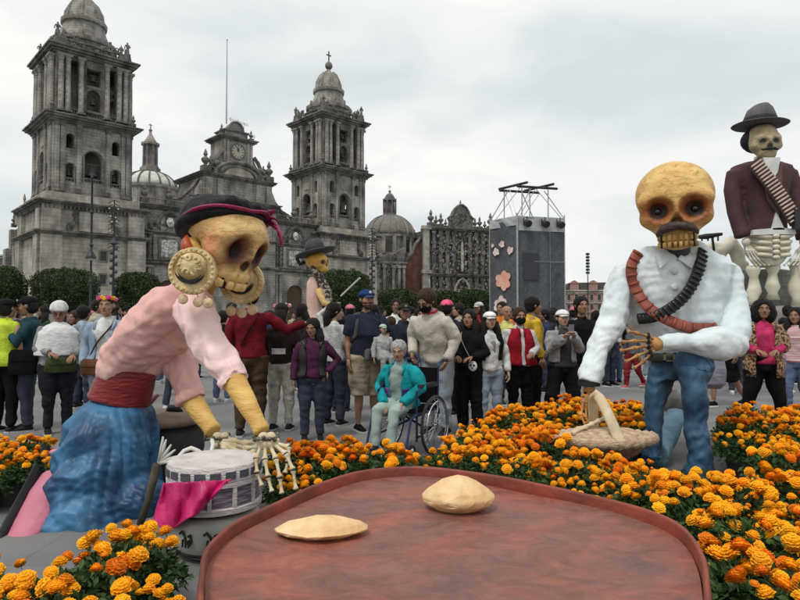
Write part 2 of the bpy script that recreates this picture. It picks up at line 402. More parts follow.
# --- bell tower (built once, copied for the second)
def build_tower():
    w = MB(); w2 = MB(); c = MB(); H = 6.5
    for q in range(4):
        rot = Matrix.Rotation(q * math.pi / 2, 4, 'Z'); w.T = rot; w2.T = rot; c.T = rot
        # stage one wall
        wall_open(w, -H + 1.3, H - 1.3, 22.9, 34.9, -H, -H + 1.3,
                  [(-3.75, 1.3, [(24.7, 28.1, True), (30.6, 33.2, True)]), (0, 2.9, [(25.0, 30.8, True)]), (3.75, 1.3, [(24.7, 28.1, True), (30.6, 33.2, True)])])
        for x in (-5.8, -5.0, -2.4, 2.4, 5.0, 5.8):                       # pilasters proud of the wall
            w.box(x - .33, x + .33, -H - .28, -H + .02, 23.6, 34.3)
            c.box(x - .45, x + .45, -H - .4, -H + .03, 34.3, 34.9); c.box(x - .42, x + .42, -H - .38, -H + .03, 22.9, 23.6)
        w.box(-1.2, 1.2, -H - .1, -H + .01, 31.6, 33.4)
        for x in (-3.75, 3.75, 0):
            r = .8 if x else 1.7
            za, zb = (24.7, 28.1) if x else (25.0, 30.8)
            c.tube([(x - r, -H - .04, za), (x - r, -H - .04, zb - r)] + [(x - r * math.cos(t * math.pi / 8), -H - .04, zb - r + r * math.sin(t * math.pi / 8)) for t in range(1, 8)] + [(x + r, -H - .04, zb - r), (x + r, -H - .04, za)], .13, 4)
            balustrade(c, x - r + .2, x + r - .2, -H + .25, za, .8, .4)
        # stage two wall, narrower
        h2 = 6.1
        wall_open(w2, -h2 + 1.2, h2 - 1.2, 36.6, 46.9, -h2, -h2 + 1.1,
                  [(-3.15, 1.25, [(38.2, 46.2, False)]), (0, 2.3, [(38.0, 41.8, True), (42.5, 45.4, False)]), (3.15, 1.25, [(38.2, 46.2, False)])])
        w2.box(-1.9, 1.9, -h2 - .12, -h2 + .01, 41.9, 42.3)
        for x in (-1.65, 1.65): w2.box(x - .3, x + .3, -h2 - .22, -h2 + .01, 37.4, 46.4)
        for x in (-3.75, 3.75, 0): balustrade(c, x - 1.2, x + 1.2, -h2 - .25, 36.6, 1.0, .4)
        balustrade(c, -5.2, 5.2, -5.75, 48.6, 1.25, .5); c.box(-6.4, -4.2, -6.4, -5.0, 48.6, 49.9, 0, .2); c.box(4.2, 5.0, -6.4, -5.0, 48.6, 49.5, 0, .1); carving(c, -5.5, 5.5, 49, 50.4, -5.8, 26, .8, .4, random.Random(q))
    w.T = None; w2.T = None; c.T = None
    for sx in (-1, 1):
        for sy in (-1, 1):
            x0, x1 = sorted((sx * H, sx * (H - 1.3))); y0, y1 = sorted((sy * H, sy * (H - 1.3))); w.box(x0, x1, y0, y1, 22.9, 34.9)
            h2 = 6.1; x0, x1 = sorted((sx * h2, sx * (h2 - 1.2))); y0, y1 = sorted((sy * h2, sy * (h2 - 1.2))); w2.box(x0, x1, y0, y1, 36.6, 46.9)
    w.box(-2.6, 2.6, -2.6, 2.6, 22.9, 46.9)      # added solid core, blocks the sky so the openings stay dark
    cornice(c, 6.5, 6.5, 34.9, [(.35, .5), (.3, .8), (.35, 1.25), (.25, 1.6), (.3, .5)])
    cornice(c, 6.1, 6.1, 46.9, [(.3, .4), (.35, .7), (.4, 1.2), (.3, 1.5), (.35, .4)])
    cornice(c, 6.3, 6.3, 22.4, [(.3, .5), (.2, .3)])
    t = w.build('bell_tower', STONE, cath); w2.build('belfry_stage', STONE_D, t)
    c.build('cornice', STONE_D, t)
    col = column_mesh(10.0, .46, STONE)
    for q in range(4):
        rr = Matrix.Rotation(q * math.pi / 2, 3, 'Z')
        for x in (-5.35, -4.25, 4.25, 5.35, -2.15, 2.15):
            p = rr @ Vector((x, -6.5, 36.75)); inst('column', col, t, p, (0, 0, q * math.pi / 2))
        for x, zz, me in ((0, 26.4, BELL), (-3.75, 26.0, BELLS), (3.75, 26.0, BELLS), (0, 39.2, BELLS), (0, 43.4, BELLS)):
            p = rr @ Vector((x, -5.6, zz)); inst('bell', me, t, p, (0, 0, q * math.pi / 2))
        for x, z_, s_ in ((-5.8, 49.8, 1), (5.8, 49.8, 1), (4.7, 49.4, .8), (-4.7, 49.4, .8), (-2.6, 49.4, .6), (2.6, 49.4, .6)):
            p = rr @ Vector((x, -5.8, z_)); inst('statue', STAT, t, p, (0, 0, q * math.pi / 2), s_)
        p = rr @ Vector((-6.7, -6.7, 36.5)); inst('urn', URN, t, p)
    d = MB()
    rg = [(5.2, 48.6), (5.2, 50.9), (5.6, 51.0), (5.7, 51.7), (5.0, 51.8), (4.4, 52.2), (4.3, 52.6), (3.75, 54.0), (3.5, 55.2), (3.9, 55.3), (3.95, 56.0), (3.45, 56.1)]
    rg += [(3.3 * math.cos(a), 56.2 + 4.4 * math.sin(a)) for a in [k * math.pi / 2 / 9 for k in range(9)]] + [(.6, 60.6), (.45, 61.2)]
    d.lathe(rg, n=16)
    for k in range(8):
        a = (k + .5) * math.pi / 4
        d.tube([((r + .05) * math.cos(a), (r + .05) * math.sin(a), z) for r, z in [(3.25, 56.4), (3.1, 57.8), (2.3, 59.4), (1.2, 60.4)]], .2, 5)
        d.box(-.01, .01, -.01, .01, 50, 50.1)
        d.T = Matrix.Rotation(a, 4, 'Z')
        d.tube([(5.45 + .03, -1.0, 49.4), (5.48, -.6, 50.0), (5.48, 0, 50.15), (5.48, .6, 50.0), (5.48, 1.0, 49.4)], .14, 5)
        d.box(4.1, 4.75, -.35, .35, 51.8, 53.2, 0, .1); d.T = None
    dm = d.build('bell_dome', STONE, t, smooth=True, angle=30)
    k = MB(); k.ell((0, 0, 62.1), (.95, .95, .95), 12, 8); k.box(-.12, .12, -.12, .12, 62.9, 65.6); k.box(-.7, .7, -.11, .11, 64.5, 64.75)
    k.build('cross', STONE_D, t)
    return t
T1 = build_tower(); T1.location.x = 0
T2 = T1.copy(); COL.objects.link(T2); T2.location = (56.5, 0, -1.37); T2.scale = (1, 1, 1.06)
for ch in list(T1.children):
    c2 = ch.copy(); COL.objects.link(c2); c2.parent = T2
T1['label'] = 'nearer bell tower cut off by the top of the picture'
T2['label'] = 'further bell tower topped with ball and cross'

# --- tower bases and nave body
def tower_base(cx):
    b = MB(); c = MB()
    hx = 8.2
    b.box(cx - hx, cx + hx, -8, 8, 0, 15.6); b.box(cx - hx + .3, cx + hx - .3, -7.7, 7.7, 15.6, 20.6); b.box(cx - hx + .5, cx + hx - .5, -7.5, 7.5, 20.6, 22.6)
    for x in (cx - hx + 1.3, cx + hx - 1.3):                       # broad corner buttresses
        b.box(x - 1.6, x + 1.6, -8.7, -7.98, 0, 15.2); b.box(x - 1.4, x + 1.4, -8.4, -7.68, 15.9, 20.4)
        b.box(x - 1.75, x + 1.75, -8.85, -7.97, 0, 1.2)
    for y in (-6.4, 6.4):
        b.box(cx - hx - .7, cx - hx + .02, y - 1.4, y + 1.4, 0, 15.2); b.box(cx - hx - .4, cx - hx + .32, y - 1.3, y + 1.3, 15.9, 20.4)
    cornice(c, hx + .2, 8.2, 15.15, [(.25, .5), (.25, .75), (.25, 1.0)], cx)
    cornice(c, hx + .1, 8.1, 20.2, [(.25, .4), (.3, .8), (.25, 1.1)], cx)
    for i in range(26): c.box(cx - 8 + i * .63, cx - 7.7 + i * .63, -8.6, -8.1, 19.7, 20.15)
    for i in range(24): c.box(cx - hx - .5, cx - hx - .02, -7.8 + i * .65, -7.5 + i * .65, 19.7, 20.15)
    # volute panel with scrolls
    b.box(cx - 2.6, cx + 2.6, -8.05, -7.68, 16.2, 19.7)
    for s_ in (-1, 1):
        c.tube([(cx + s_ * x, -8.1, z) for x, z in [(2.8, 19.6), (3.4, 18.9), (3.0, 18.1), (3.5, 17.3), (4.3, 16.7), (4.1, 16.1)]], .32, 6)
        c.tube([(cx + s_ * (3.9 + .5 * math.cos(a)), -8.1, 16.9 + .5 * math.sin(a)) for a in [k * .8 for k in range(8)]], .18, 5)
    c.tube([(cx - 2.7, -8.1, 19.7), (cx, -8.15, 20.0), (cx + 2.7, -8.1, 19.7)], .16, 5)
    for z in (11.3, 7.2):
        c.box(cx + .6, cx + 2.1, -8.18, -7.99, z - .25, z); c.box(cx + .6, cx + 2.1, -8.18, -7.99, z + 1.6, z + 1.85); c.box(cx + .6, cx + .85, -8.18, -7.99, z, z + 1.6); c.box(cx + 1.85, cx + 2.1, -8.18, -7.99, z, z + 1.6)
        v = MB(); v.box(cx + .87, cx + 1.83, -8.02, -7.9, z + .02, z + 1.58); v.build('window', DARKVOID, cath)
    b.build('tower_base', STONE_L, cath); c.build('base_cornice', STONE_D, cath)
tower_base(0); tower_base(56.5)
n = MB(); n.box(-6, 62.5, 8.05, 26, 0, 15.4); n.box(-5, 61, 8.05, 25, 15.4, 19.5); n.box(8, 50, 8.05, 60, 0, 23)
for y in (13, 21): n.box(-8.2, -5.98, y - 1.2, y + 1.2, 0, 15.0); n.box(-7.3, -5.0, y - .9, y + .9, 15.0, 19.0)
cornice(n, 34.6, 9, 15.0, [(.35, .4), (.25, .7)], 28.3, 17.2); cornice(n, 33.2, 8.4, 19.1, [(.35, .3), (.25, .6)], 28.3, 16.7)
n.build('nave', STONE, cath)
for y in (13, 21): inst('urn', URN, cath, (-6.6, y, 19.6), sc=1.2)
k = MB(); k.lathe([(1.6, 19.6), (1.6, 21.6), (1.9, 21.7), (1.9, 22), (1.5, 22.1), (1.3, 22.9), (.8, 23.5), (.2, 23.8), (.15, 24.6), (.3, 24.9), (.03, 26)], (-5.6, 17.2, 0), 10); k.build('cupola', STONE, cath)

# --- facade bays
def aisle(x0, x1, flip):
    b = MB(); c = MB(); cx = (x0 + x1) / 2
    b.box(x0, x1, -5.8, 6, 0, 22.4)
    cornice(c, (x1 - x0) / 2, 5.9, 11.4, [(.3, .3), (.3, .6)], cx); cornice(c, (x1 - x0) / 2, 5.9, 17.3, [(.3, .3), (.3, .6)], cx)
    cornice(c, (x1 - x0) / 2, 5.9, 22.0, [(.3, .4), (.3, .8), (.2, 1.1)], cx)
    b.box(cx - 3.1, cx + 3.1, -6.25, -5.78, 12.3, 17.0)
    # picture frame round the marble relief
    for (a0, a1, z0, z1) in ((cx - 2.2, cx + 2.2, 16.35, 16.7), (cx - 2.2, cx + 2.2, 12.55, 12.9), (cx - 2.2, cx - 1.75, 12.9, 16.35), (cx + 1.75, cx + 2.2, 12.9, 16.35)): c.box(a0, a1, -6.5, -6.24, z0, z1)
    r = MB(); r.box(cx - 1.72, cx + 1.72, -6.3, -6.24, 12.93, 16.32); rg = random.Random(3)
    carving(r, cx - 1.5, cx + 1.5, 13.1, 16.2, -6.3, 34, .75, .16, rg)
    r.build('marble_relief', WHITEM, cath, smooth=True)
    # crest above: curved gable, shield, scrolls
    for s_ in (-1, 1):
        c.tube([(cx + s_ * x, -6.3, z) for x, z in [(3.6, 18.2), (3.8, 19.0), (3.1, 19.5), (2.6, 19.0), (2.2, 19.8), (1.5, 20.9), (.6, 21.5), (0, 21.7)]], .36, 6)
        c.tube([(cx + s_ * (3.1 + .55 * math.cos(a)), -6.3, 18.7 + .55 * math.sin(a)) for a in [k * .8 for k in range(8)]], .2, 5)
    b.box(cx - 1.7, cx + 1.7, -6.2, -5.78, 17.95, 20.6)
    carving(c, cx - 3.6, cx + 3.6, 18, 19.3, -6.1, 34, .6, .3, rg); carving(c, cx - 1.5, cx + 1.5, 19, 21.2, -6.3, 18, .5, .3, rg)
    s = MB(); s.ell((cx, -6.5, 19.6), (.75, .2, .95), 12, 8); s.box(cx - .3, cx + .3, -6.75, -6.6, 19.4, 20.0); s.build('shield', WHITEM, cath, smooth=True)
    # portal below
    wall_open(b, cx - 3.4, cx + 3.4, 0, 10.6, -6.3, -5.78, [(cx, 4.2, [(0.01, 8.6, True)])])
    v = MB(); v.box(cx - 2.05, cx + 2.05, -5.83, -5.79, 0, 8.4); v.build('door', mat('old_wood', (.08, .05, .03), rough=.8), cath)
    b.build('aisle_front', STONE, cath); c.build('aisle_cornice', STONE_D, cath)
    col = column_mesh(4.4, .34, STONE_D)
    tw = MB()
    for x in (cx - 4.9, cx - 3.9, cx + 3.9, cx + 4.9):
        if x0 + .3 < x < x1 - .3:
            tw.tube([(x + .14 * math.cos(k * 1.1), -6.35 + .14 * math.sin(k * 1.1), 12.6 + k * .178) for k in range(26)], .3, 7)
            tw.box(x - .42, x + .42, -6.8, -5.8, 12.1, 12.6); tw.box(x - .42, x + .42, -6.8, -5.8, 17.05, 17.3)
            inst('column', column_mesh(10.6, .42, STONE), cath, (x, -6.35, .6))
    tw.build('twisted_columns', STONE_D, cath, smooth=True, angle=35)
    q = MB(); balustrade(q, x0 + .3, x1 - .3, -5.6, 22.8, 1.35, .6); q.build('balustrade', STONE, cath)
    for x in (x0 + 1, cx, x1 - 1): inst('urn', URN, cath, (x, -5.7, 22.85), sc=1.7)
aisle(8.25, 19.6, 1); aisle(36.9, 48.25, -1)

b = MB(); c = MB(); cx = 28.25
b.box(19.62, 36.88, -7.2, 6, 0, 25.2); b.box(20.4, 36.1, -6.9, 5, 25.2, 30.2)
# sloping volutes from the aisles up to the raised centre
for s_ in (-1, 1):
    e = cx + s_ * 7.9
    b.prism([(e, 22.8), (e + s_ * 6.5, 22.8), (e + s_ * 6.0, 23.6), (e + s_ * 3.6, 24.8), (e + s_ * 1.6, 26.8), (e, 29.2)][::s_], -4.6, -2.4)
    c.tube([(e + s_ * x, -4.7, z) for x, z in [(6.6, 23.4), (6.1, 24.1), (3.7, 25.1), (1.7, 27.1), (0, 29.4)]], .38, 6)
    b.prism([(e, 25.2), (e + s_ * 1.4, 25.2), (e + s_ * 1.0, 27), (e, 29)][::s_], -6.6, -5.2)
    for x in (-6.9, -4.4):
        b.box(cx + s_ * -x - .55, cx + s_ * -x + .55, -7.6, -7.15, 17.9, 24.6); b.box(cx + s_ * -x - .55, cx + s_ * -x + .55, -7.3, -6.85, 25.5, 29.6)
cornice(c, 8.63, 6.6, 11.5, [(.3, .3), (.3, .6)], cx, -.6); cornice(c, 8.63, 6.6, 17.3, [(.3, .3), (.3, .6)], cx, -.6); cornice(c, 8.63, 6.6, 24.8, [(.3, .4), (.3, .8), (.2, 1.1)], cx, -.6)
cornice(c, 7.85, 5.95, 29.8, [(.3, .3), (.3, .7), (.2, .9)], cx, -.95)
b.box(cx - 3.2, cx + 3.2, -7.75, -7.18, 12.3, 17.0); b.box(cx - 2.8, cx + 2.8, -7.7, -7.18, 18.5, 24.0)
r = MB(); r.box(cx - 2.1, cx + 2.1, -7.9, -7.74, 12.8, 16.7); carving(r, cx - 1.9, cx + 1.9, 13, 16.4, -7.92, 34, .8, .16, random.Random(4)); r.build('marble_relief', WHITEM, cath, smooth=True)
# curved pediment
pts = [(cx - 5.2 + 0 * k, 0) for k in range(0)]
arc = [(cx + 5.4 * math.cos(a), 30.3 + 3.3 * math.sin(a)) for a in [math.pi * k / 14 for k in range(15)]]
b.prism(arc[::-1], -6.9, -3.5); c.tube([(x, -7.05, z) for x, z in arc], .42, 6); c.tube([(cx + (x - cx) * .72, -7.0, 30.3 + (z - 30.3) * .72) for x, z in arc], .2, 5)
r = MB(); r.prism([(cx + (x - cx) * .62, 30.6 + (z - 30.3) * .6) for x, z in arc][::-1], -7.05, -6.85); r.build('pediment_panel', STONE_L, cath)
# clock tower
b.box(cx - 4.2, cx + 4.2, -6.6, -.4, 31.9, 33.4); b.box(cx - 3.5, cx + 3.5, -6.2, -.9, 33.4, 38.6)
for x in (-3.1, -2.35, 2.35, 3.1): b.box(cx + x - .27, cx + x + .27, -6.45, -6.18, 33.6, 38.2)
cornice(c, 3.5, 2.7, 38.2, [(.25, .3), (.3, .7), (.25, .95)], cx, -3.5)
b.box(cx - 2.6, cx + 2.6, -5.6, -1.6, 39.0, 40.4); c.box(cx - 2.9, cx + 2.9, -5.9, -1.3, 40.4, 40.7)
arc2 = [(cx + 1.7 * math.cos(a), 40.7 + 1.9 * math.sin(a)) for a in [math.pi * k / 10 for k in range(11)]]; b.prism(arc2[::-1], -5.4, -3.6)
c.tube([(x, -5.5, z) for x, z in arc2], .22, 5)
for s_ in (-1, 1):
    c.tube([(cx + s_ * x, -6.5, z) for x, z in [(3.6, 35.5), (4.4, 34.6), (5.4, 33.0), (6.6, 31.8), (7.0, 31.2)]], .4, 6)
    b.prism([(cx + s_ * 3.5, 31), (cx + s_ * 6.8, 31), (cx + s_ * 5.0, 32.8), (cx + s_ * 4.0, 34.4), (cx + s_ * 3.5, 35.5)][::s_], -6.2, -4.8)
b.build('central_front', STONE, cath); c.build('central_cornice', STONE_D, cath)
k = MB(); k.lathe([(1.75, 0), (1.75, .2), (1.5, .22), (1.5, .1)], (cx, -6.2, 36.1), 24, axis=(0, -1, 0)); ck = k.build('clock', STONE_D, cath)
k = MB(); k.lathe([(1.45, 0), (1.45, .14)], (cx, -6.22, 36.1), 24, axis=(0, -1, 0)); k.build('dial', mat('clock_dial', (.45, .42, .33), rough=.6), ck)
k = MB()
for i in range(12):
    a = i * math.pi / 6; k.T = Matrix.Translation((cx, -6.42, 36.1)) @ Matrix.Rotation(a, 4, 'Y'); k.box(-.07, .07, -.02, .05, 1.05, 1.35)
k.T = Matrix.Translation((cx, -6.44, 36.1)) @ Matrix.Rotation(R(-15), 4, 'Y'); k.box(-.07, .07, -.03, .03, -.1, 1.0)
k.T = Matrix.Translation((cx, -6.49, 36.1)) @ Matrix.Rotation(R(5), 4, 'Y'); k.box(-.09, .09, -.03, .03, -.1, .75)
k.build('clock_hands', IRON, ck)
k = MB(); k.lathe([(.17, 42.5), (.13, 50), (.09, 60.3), (.16, 60.35), (.14, 60.6), (.02, 60.7)], (cx - 1.2, -3.4, 0), 8); k.build('flagpole', STEEL, cath)
k = MB(); bx = cx + 3.0
for (p, q_) in (((cx - .5, -4, 41.5), (cx - .5, -4, 43.9)), ((cx + 1.2, -4, 41.5), (cx + 1.2, -4, 43.9)), ((cx - .9, -4, 43.3), (cx + 3.6, -4, 42.9)), ((cx - .9, -4, 43.6), (cx + 3.6, -4, 43.2)), ((cx + 2.6, -4, 39.5), (cx + 2.6, -4, 43.4)), ((bx, -4, 40.9), (bx + 2.4, -4, 40.6)), ((bx, -4, 41.2), (bx + 2.4, -4, 40.9)), ((bx + 2, -4, 39.0), (bx + 2, -4, 41.4))): k.bar(p, q_, .05, 4)
k.build('roof_railing', STEEL, cath)
q = MB()
balustrade(q, cx - 7.7, cx - 3.9, -6.6, 30.6, 1.3, .55); balustrade(q, cx + 3.9, cx + 7.7, -6.6, 30.6, 1.3, .55)
q.build('balustrade', STONE, cath)
for x, z, s_ in ((-7.3, 30.6, 2.1), (-4.9, 30.6, 1.9), (4.9, 30.6, 1.9), (7.3, 30.6, 2.1), (-3.4, 39.0, 1.1), (3.4, 39.0, 1.1)): inst('urn', URN, cath, (cx + x, -6.5 if z < 38 else -5.6, z), sc=s_)
inst('statue', STAT, cath, (cx - 6.1, -6.2, 30.8), sc=1.3); inst('statue', STAT, cath, (cx + 6.1, -6.2, 30.8), sc=1.3)
# --- crossing dome behind
dz = 35.2; Pd = Vector((-66.0, 158.5, 0)); rel = Matrix.Rotation(-ROT, 3, 'Z') @ (Pd - Vector((OX, OY, 0)))
d = MB(); d.lathe([(7.4, 22), (7.4, dz - .8), (7.7, dz - .6), (7.7, dz)], n=16); db = d.build('dome_drum', STONE, cath); db.location = (rel.x, rel.y, 0)
d = MB(); pr = [(6.9 * math.cos(a), dz + 4.6 * math.sin(a)) for a in [k * math.pi / 2 / 9 for k in range(9)]] + [(1.9, dz + 4.7)]
d.lathe(pr, n=32); dd = d.build('dome', mat('pale_dome_plaster', (.62, .61, .57), (.42, .42, .39), sc=.8, rough=.8), cath, smooth=True); dd.location = (rel.x, rel.y, 0)
d = MB()
for i in range(16):
    a = i * math.pi / 8; d.tube([(r_ * 1.01 * math.cos(a), r_ * 1.01 * math.sin(a), z + .04) for r_, z in pr], .22, 5)
ribs = d.build('dome_ribs', STONE_D, cath); ribs.location = (rel.x, rel.y, 0)
d = MB(); d.lathe([(2.6, dz + 4.5), (2.6, dz + 5.4), (2.1, dz + 5.5), (2.1, dz + 6), (1.55, dz + 6), (1.5, dz + 11.4), (2.3, dz + 11.5), (2.3, dz + 12.1), (1.7, dz + 12.3), (1.1, dz + 13.3), (.4, dz + 14.6), (.3, dz + 15.2), (.5, dz + 15.6), (.2, dz + 16.0), (.06, dz + 17.4)], n=12)
for i in range(8):
    a = i * math.pi / 4; d.lathe([(.3, dz + 6), (.26, dz + 11.5)], (1.75 * math.cos(a), 1.75 * math.sin(a), 0), 6)
d.box(-.45, .45, -.06, .06, dz + 16.9, dz + 17.1)
lt = d.build('dome_lantern', STONE, cath, smooth=True, angle=35); lt.location = (rel.x, rel.y, 0)

# ------------------------------------------------------------------ sagrario church (parish church beside the cathedral)
S0 = Vector((17.6, 184, 0))
sag = thing('parish_church', 'carved baroque church with red stone wings and a ribbed dome, right of the cathedral', 'church', S0, R(22))
b = MB(); c = MB(); rg = random.Random(11); W = 10.6
b.box(-W, W, -2, 9, 0, 27.6)
b.box(-W - 2.0, -W + .1, -2.6, -.5, 0, 27.8); b.box(W - .1, W + 1.8, -2.6, -.5, 0, 27.8)
sag_b = b.build('retablo_front', STONE_D, sag)
# pale pilasters on the edges
for x in (-W - 1.3, W + 1.2):
    p = MB(); p.box(x - 1.1, x + 1.1, -3.4, -2.55, 0, 14.2); p.box(x - 1.45, x + 1.45, -3.7, -2.5, 14.2, 15.2); p.box(x - .9, x + .9, -3.3, -2.55, 15.2, 27.2); p.box(x - 1.4, x + 1.4, -3.7, -2.5, 27.2, 28.2)
    p.build('corner_pilaster', STONE_L, sag)
for z in (13.4, 27.2): cornice(c, W, .9, z, [(.3, .2), (.3, .6), (.25, .9)], 0, -2)
for x in (-9.3, -7.1, -4.9, -2.7, 2.7, 4.9, 7.1, 9.3):
    for z0, z1 in ((.8, 13.3), (14.4, 27.1)):
        h = z1 - z0                                              # estipite pilasters: taper downward
        for za, zb, w0, w1 in ((0, .12, .62, .55), (.12, .45, .3, .66), (.45, .52, .8, .8), (.52, .68, .6, .5), (.68, .74, .85, .8), (.74, .92, .4, .55), (.92, 1, .75, .75)):
            m0, m1 = z0 + h * za, z0 + h * zb
            c.add([(x - w0, -2.9, m0), (x + w0, -2.9, m0), (x + w0, -1.9, m0), (x - w0, -1.9, m0), (x - w1, -2.95, m1), (x + w1, -2.95, m1), (x + w1, -1.9, m1), (x - w1, -1.9, m1)],
                  [(0, 3, 2, 1), (4, 5, 6, 7), (0, 1, 5, 4), (1, 2, 6, 5), (2, 3, 7, 6), (3, 0, 4, 7)])
for (x0, x1) in ((-8.7, -7.7), (-6.5, -5.5), (-4.3, -3.3), (-1.9, 1.9), (3.3, 4.3), (5.5, 6.5), (7.7, 8.7)):
    carving(c, x0, x1, 1, 26.8, -2.25, int(60 * (x1 - x0)), .75, .4, rg)
for z in (7.2, 20.6): cornice(c, W - .4, .75, z, [(.25, .25), (.2, .5)], 0, -2)
c2 = MB(); carving(c2, -9.8, 9.8, 14.6, 26.8, -3.1, 210, .6, .3, rg); carving(c2, -9.8, 9.8, 1, 13, -3.1, 170, .6, .3, rg); c2.build('carved_relief', STONE, sag, kind='stuff')  # lighter stone puts highlights into the colour of the carving
sag_c = c.build('carved_pilasters', STONE_D, sag, smooth=False)
v = MB(); v.prism([(-2, 0), (2, 0), (2, 6), (1.4, 7.4), (0, 8), (-1.4, 7.4), (-2, 6)], -2.9, -2.0); v.build('portal_door', DARKVOID, sag)
c = MB(); c.tube([(x, -3.0, z) for x, z in ((-2.6, 8.0), (-2.3, 10.4), (-1.2, 12.2), (0, 13.0), (1.2, 12.2), (2.3, 10.4), (2.6, 8.0))], .4, 6); c.tube([(0, -3.0, z) for z in (15, 16, 18, 20, 22, 24)], [.3, .5, .35, .6, .4, .3], 7)
c.build('portal_arch', STONE_L, sag)
# gabled crest
c = MB(); poly = [(-3.9, 28), (3.9, 28), (3.6, 30.4), (4.1, 31.3), (3.0, 32.2), (2.5, 33.4), (1.6, 34.6), (.5, 35.3), (-.5, 35.3), (-1.6, 34.6), (-2.5, 33.4), (-3.0, 32.2), (-4.1, 31.3), (-3.6, 30.4)]
c.prism(poly, -2.4, -.8); carving(c, -3, 3, 28.6, 33.5, -2.4, 46, .8, .4, rg)
c.tube([(x, -2.5, z) for x, z in poly[1:]], .35, 6)
c.build('gable_crest', STONE_D, sag)
for x, z, s_ in ((-9.9, 28, 2.4), (-8.2, 28, 1.7), (-6.6, 28, 2.0), (-5.0, 28, 1.3), (5.0, 28, 1.7), (6.6, 28, 1.9), (8.4, 28, 1.4), (10.4, 28, 2.5), (0, 35.2, .8)): inst('finial', URN, sag, (x, -1.9, z), sc=s_)
# sloping red wings left and right, with stone coping that steps down
c = MB(); e = MB()
for s_, L in ((-1, 16.5), (1, 13)):
    x0 = s_ * (W + 1.8)
    prof = [(0, 26.5), (.5, 24.5), (2.2, 22.6), (3.0, 20.4), (5.6, 17.6), (8.6, 15.8), (L, 14.5)]
    pl = [(x0, 0)] + [(x0 + s_ * x, z) for x, z in prof] + [(x0 + s_ * L, 0)]
    c = MB(); c.prism(pl[::-s_], -1.4, .4); c.build('red_wing', RED_ST, sag)
    e.tube([(x0 + s_ * x, -1.2, z + .2) for x, z in prof], .55, 6)
e.build('wing_coping', STONE_D, sag)
# second front (side portal) facing left of the picture
c = MB(); e = MB()
c.box(-30, -18.8, -3, 8, 0, 17.0); c.box(-28.5, -20, -3.4, -2.9, 1, 14)
c.prism([(-30, 17.0), (-18.8, 17.0), (-18.0, 21.8), (-22, 19.5), (-26, 18.6), (-29, 20.3), (-30, 19.4)], -2.5, 1.2)
for x in (-29.2, -27.3, -25.4, -22.6, -20.8, -19.3):
    for z0 in (1, 9): e.box(x - .38, x + .38, -4.0, -3.35, z0, z0 + 6.4); e.box(x - .55, x + .55, -4.2, -3.35, z0 + 6.4, z0 + 7.2)
carving(e, -29.5, -19, 1.5, 17, -3.4, 170, .7, .4, rg)
cornice(e, 5.7, 5.6, 16.6, [(.3, .3), (.3, .6)], -24.4, 2.5)
c.build('side_front', STONE_D, sag); e.build('side_carving', STONE, sag)
for x in (-28.4, -25.6, -22.7): 
    v = MB(); v.box(x - .9, x + .9, -3.6, -3.38, 11.2 if x != -25.6 else 2, 14.6 if x != -25.6 else 7); v.build('window', DARKVOID, sag)
for x, s_ in ((-30, 2.0), (-27, 1.3), (-21.5, 1.2)): inst('finial', URN, sag, (x, -2.5, 18.2), sc=s_)
n = MB(); n.box(-18.5, 12, .5, 26, 0, 18.5); n.box(-30, -18.5, 1.4, 26, 0, 16.9); n.build('church_body', STONE_D, sag)
# dome
d = MB(); dx, dy = -17.6, 12.0
d.lathe([(8.6, 17), (8.6, 20.5), (8.2, 20.6), (8.2, 25.6), (8.7, 25.7), (8.8, 26.4), (7.9, 26.5)], (dx, dy, 0), 8); 
for i in range(16):
    a = (i + .5) * math.pi / 8; d.T = Matrix.Translation((dx, dy, 0)) @ Matrix.Rotation(a, 4, 'Z'); d.box(7.4, 8.5, -.5, .5, 20.6, 25.6); d.T = None
d.build('dome_drum', STONE, sag)
w_ = MB()
for i in range(8):
    a = i * math.pi / 4 + math.pi / 8; w_.T = Matrix.Translation((dx, dy, 0)) @ Matrix.Rotation(a, 4, 'Z'); w_.box(7.45, 7.75, -.8, .8, 21.3, 24.9); w_.T = None
w_.build('drum_windows', DARKVOID, sag)
pr = [(7.9 * math.cos(a), 26.4 + 7.0 * math.sin(a)) for a in [k * math.pi / 2 / 9 for k in range(9)]] + [(1.8, 33.4)]
d = MB(); d.lathe(pr, (dx, dy, 0), 32); d.build('dome', mat('grey_dome_tiles', (.20, .19, .17), (.12, .115, .10), sc=2, rough=.7), sag, smooth=True)
d = MB()
for i in range(16):
    a = i * math.pi / 8; d.tube([(dx + r_ * 1.01 * math.cos(a), dy + r_ * 1.01 * math.sin(a), z + .04) for r_, z in pr], .2, 5)
d.build('dome_ribs', STONE, sag)
d = MB(); d.lathe([(2.2, 33.2), (2.2, 33.9), (1.7, 34), (1.6, 37.6), (2.3, 37.8), (2.3, 38.3), (1.8, 38.5), (1.2, 39.6), (.3, 40.4), (.5, 40.9), (.06, 41.2), (.06, 43)], (dx, dy, 0), 8)
d.box(dx - .5, dx + .5, dy - .08, dy + .08, 42.2, 42.4)
for i in range(8):
    a = i * math.pi / 4; d.box(dx + 2.0 * math.cos(a) - .2, dx + 2.0 * math.cos(a) + .2, dy + 2.0 * math.sin(a) - .2, dy + 2.0 * math.sin(a) + .2, 33.9, 37.8)
d.build('dome_lantern', STONE_D, sag)
for i in range(8):
    a = i * math.pi / 4; inst('urn', URN, sag, (dx + 8.4 * math.cos(a), dy + 8.4 * math.sin(a), 26.3), sc=.9)

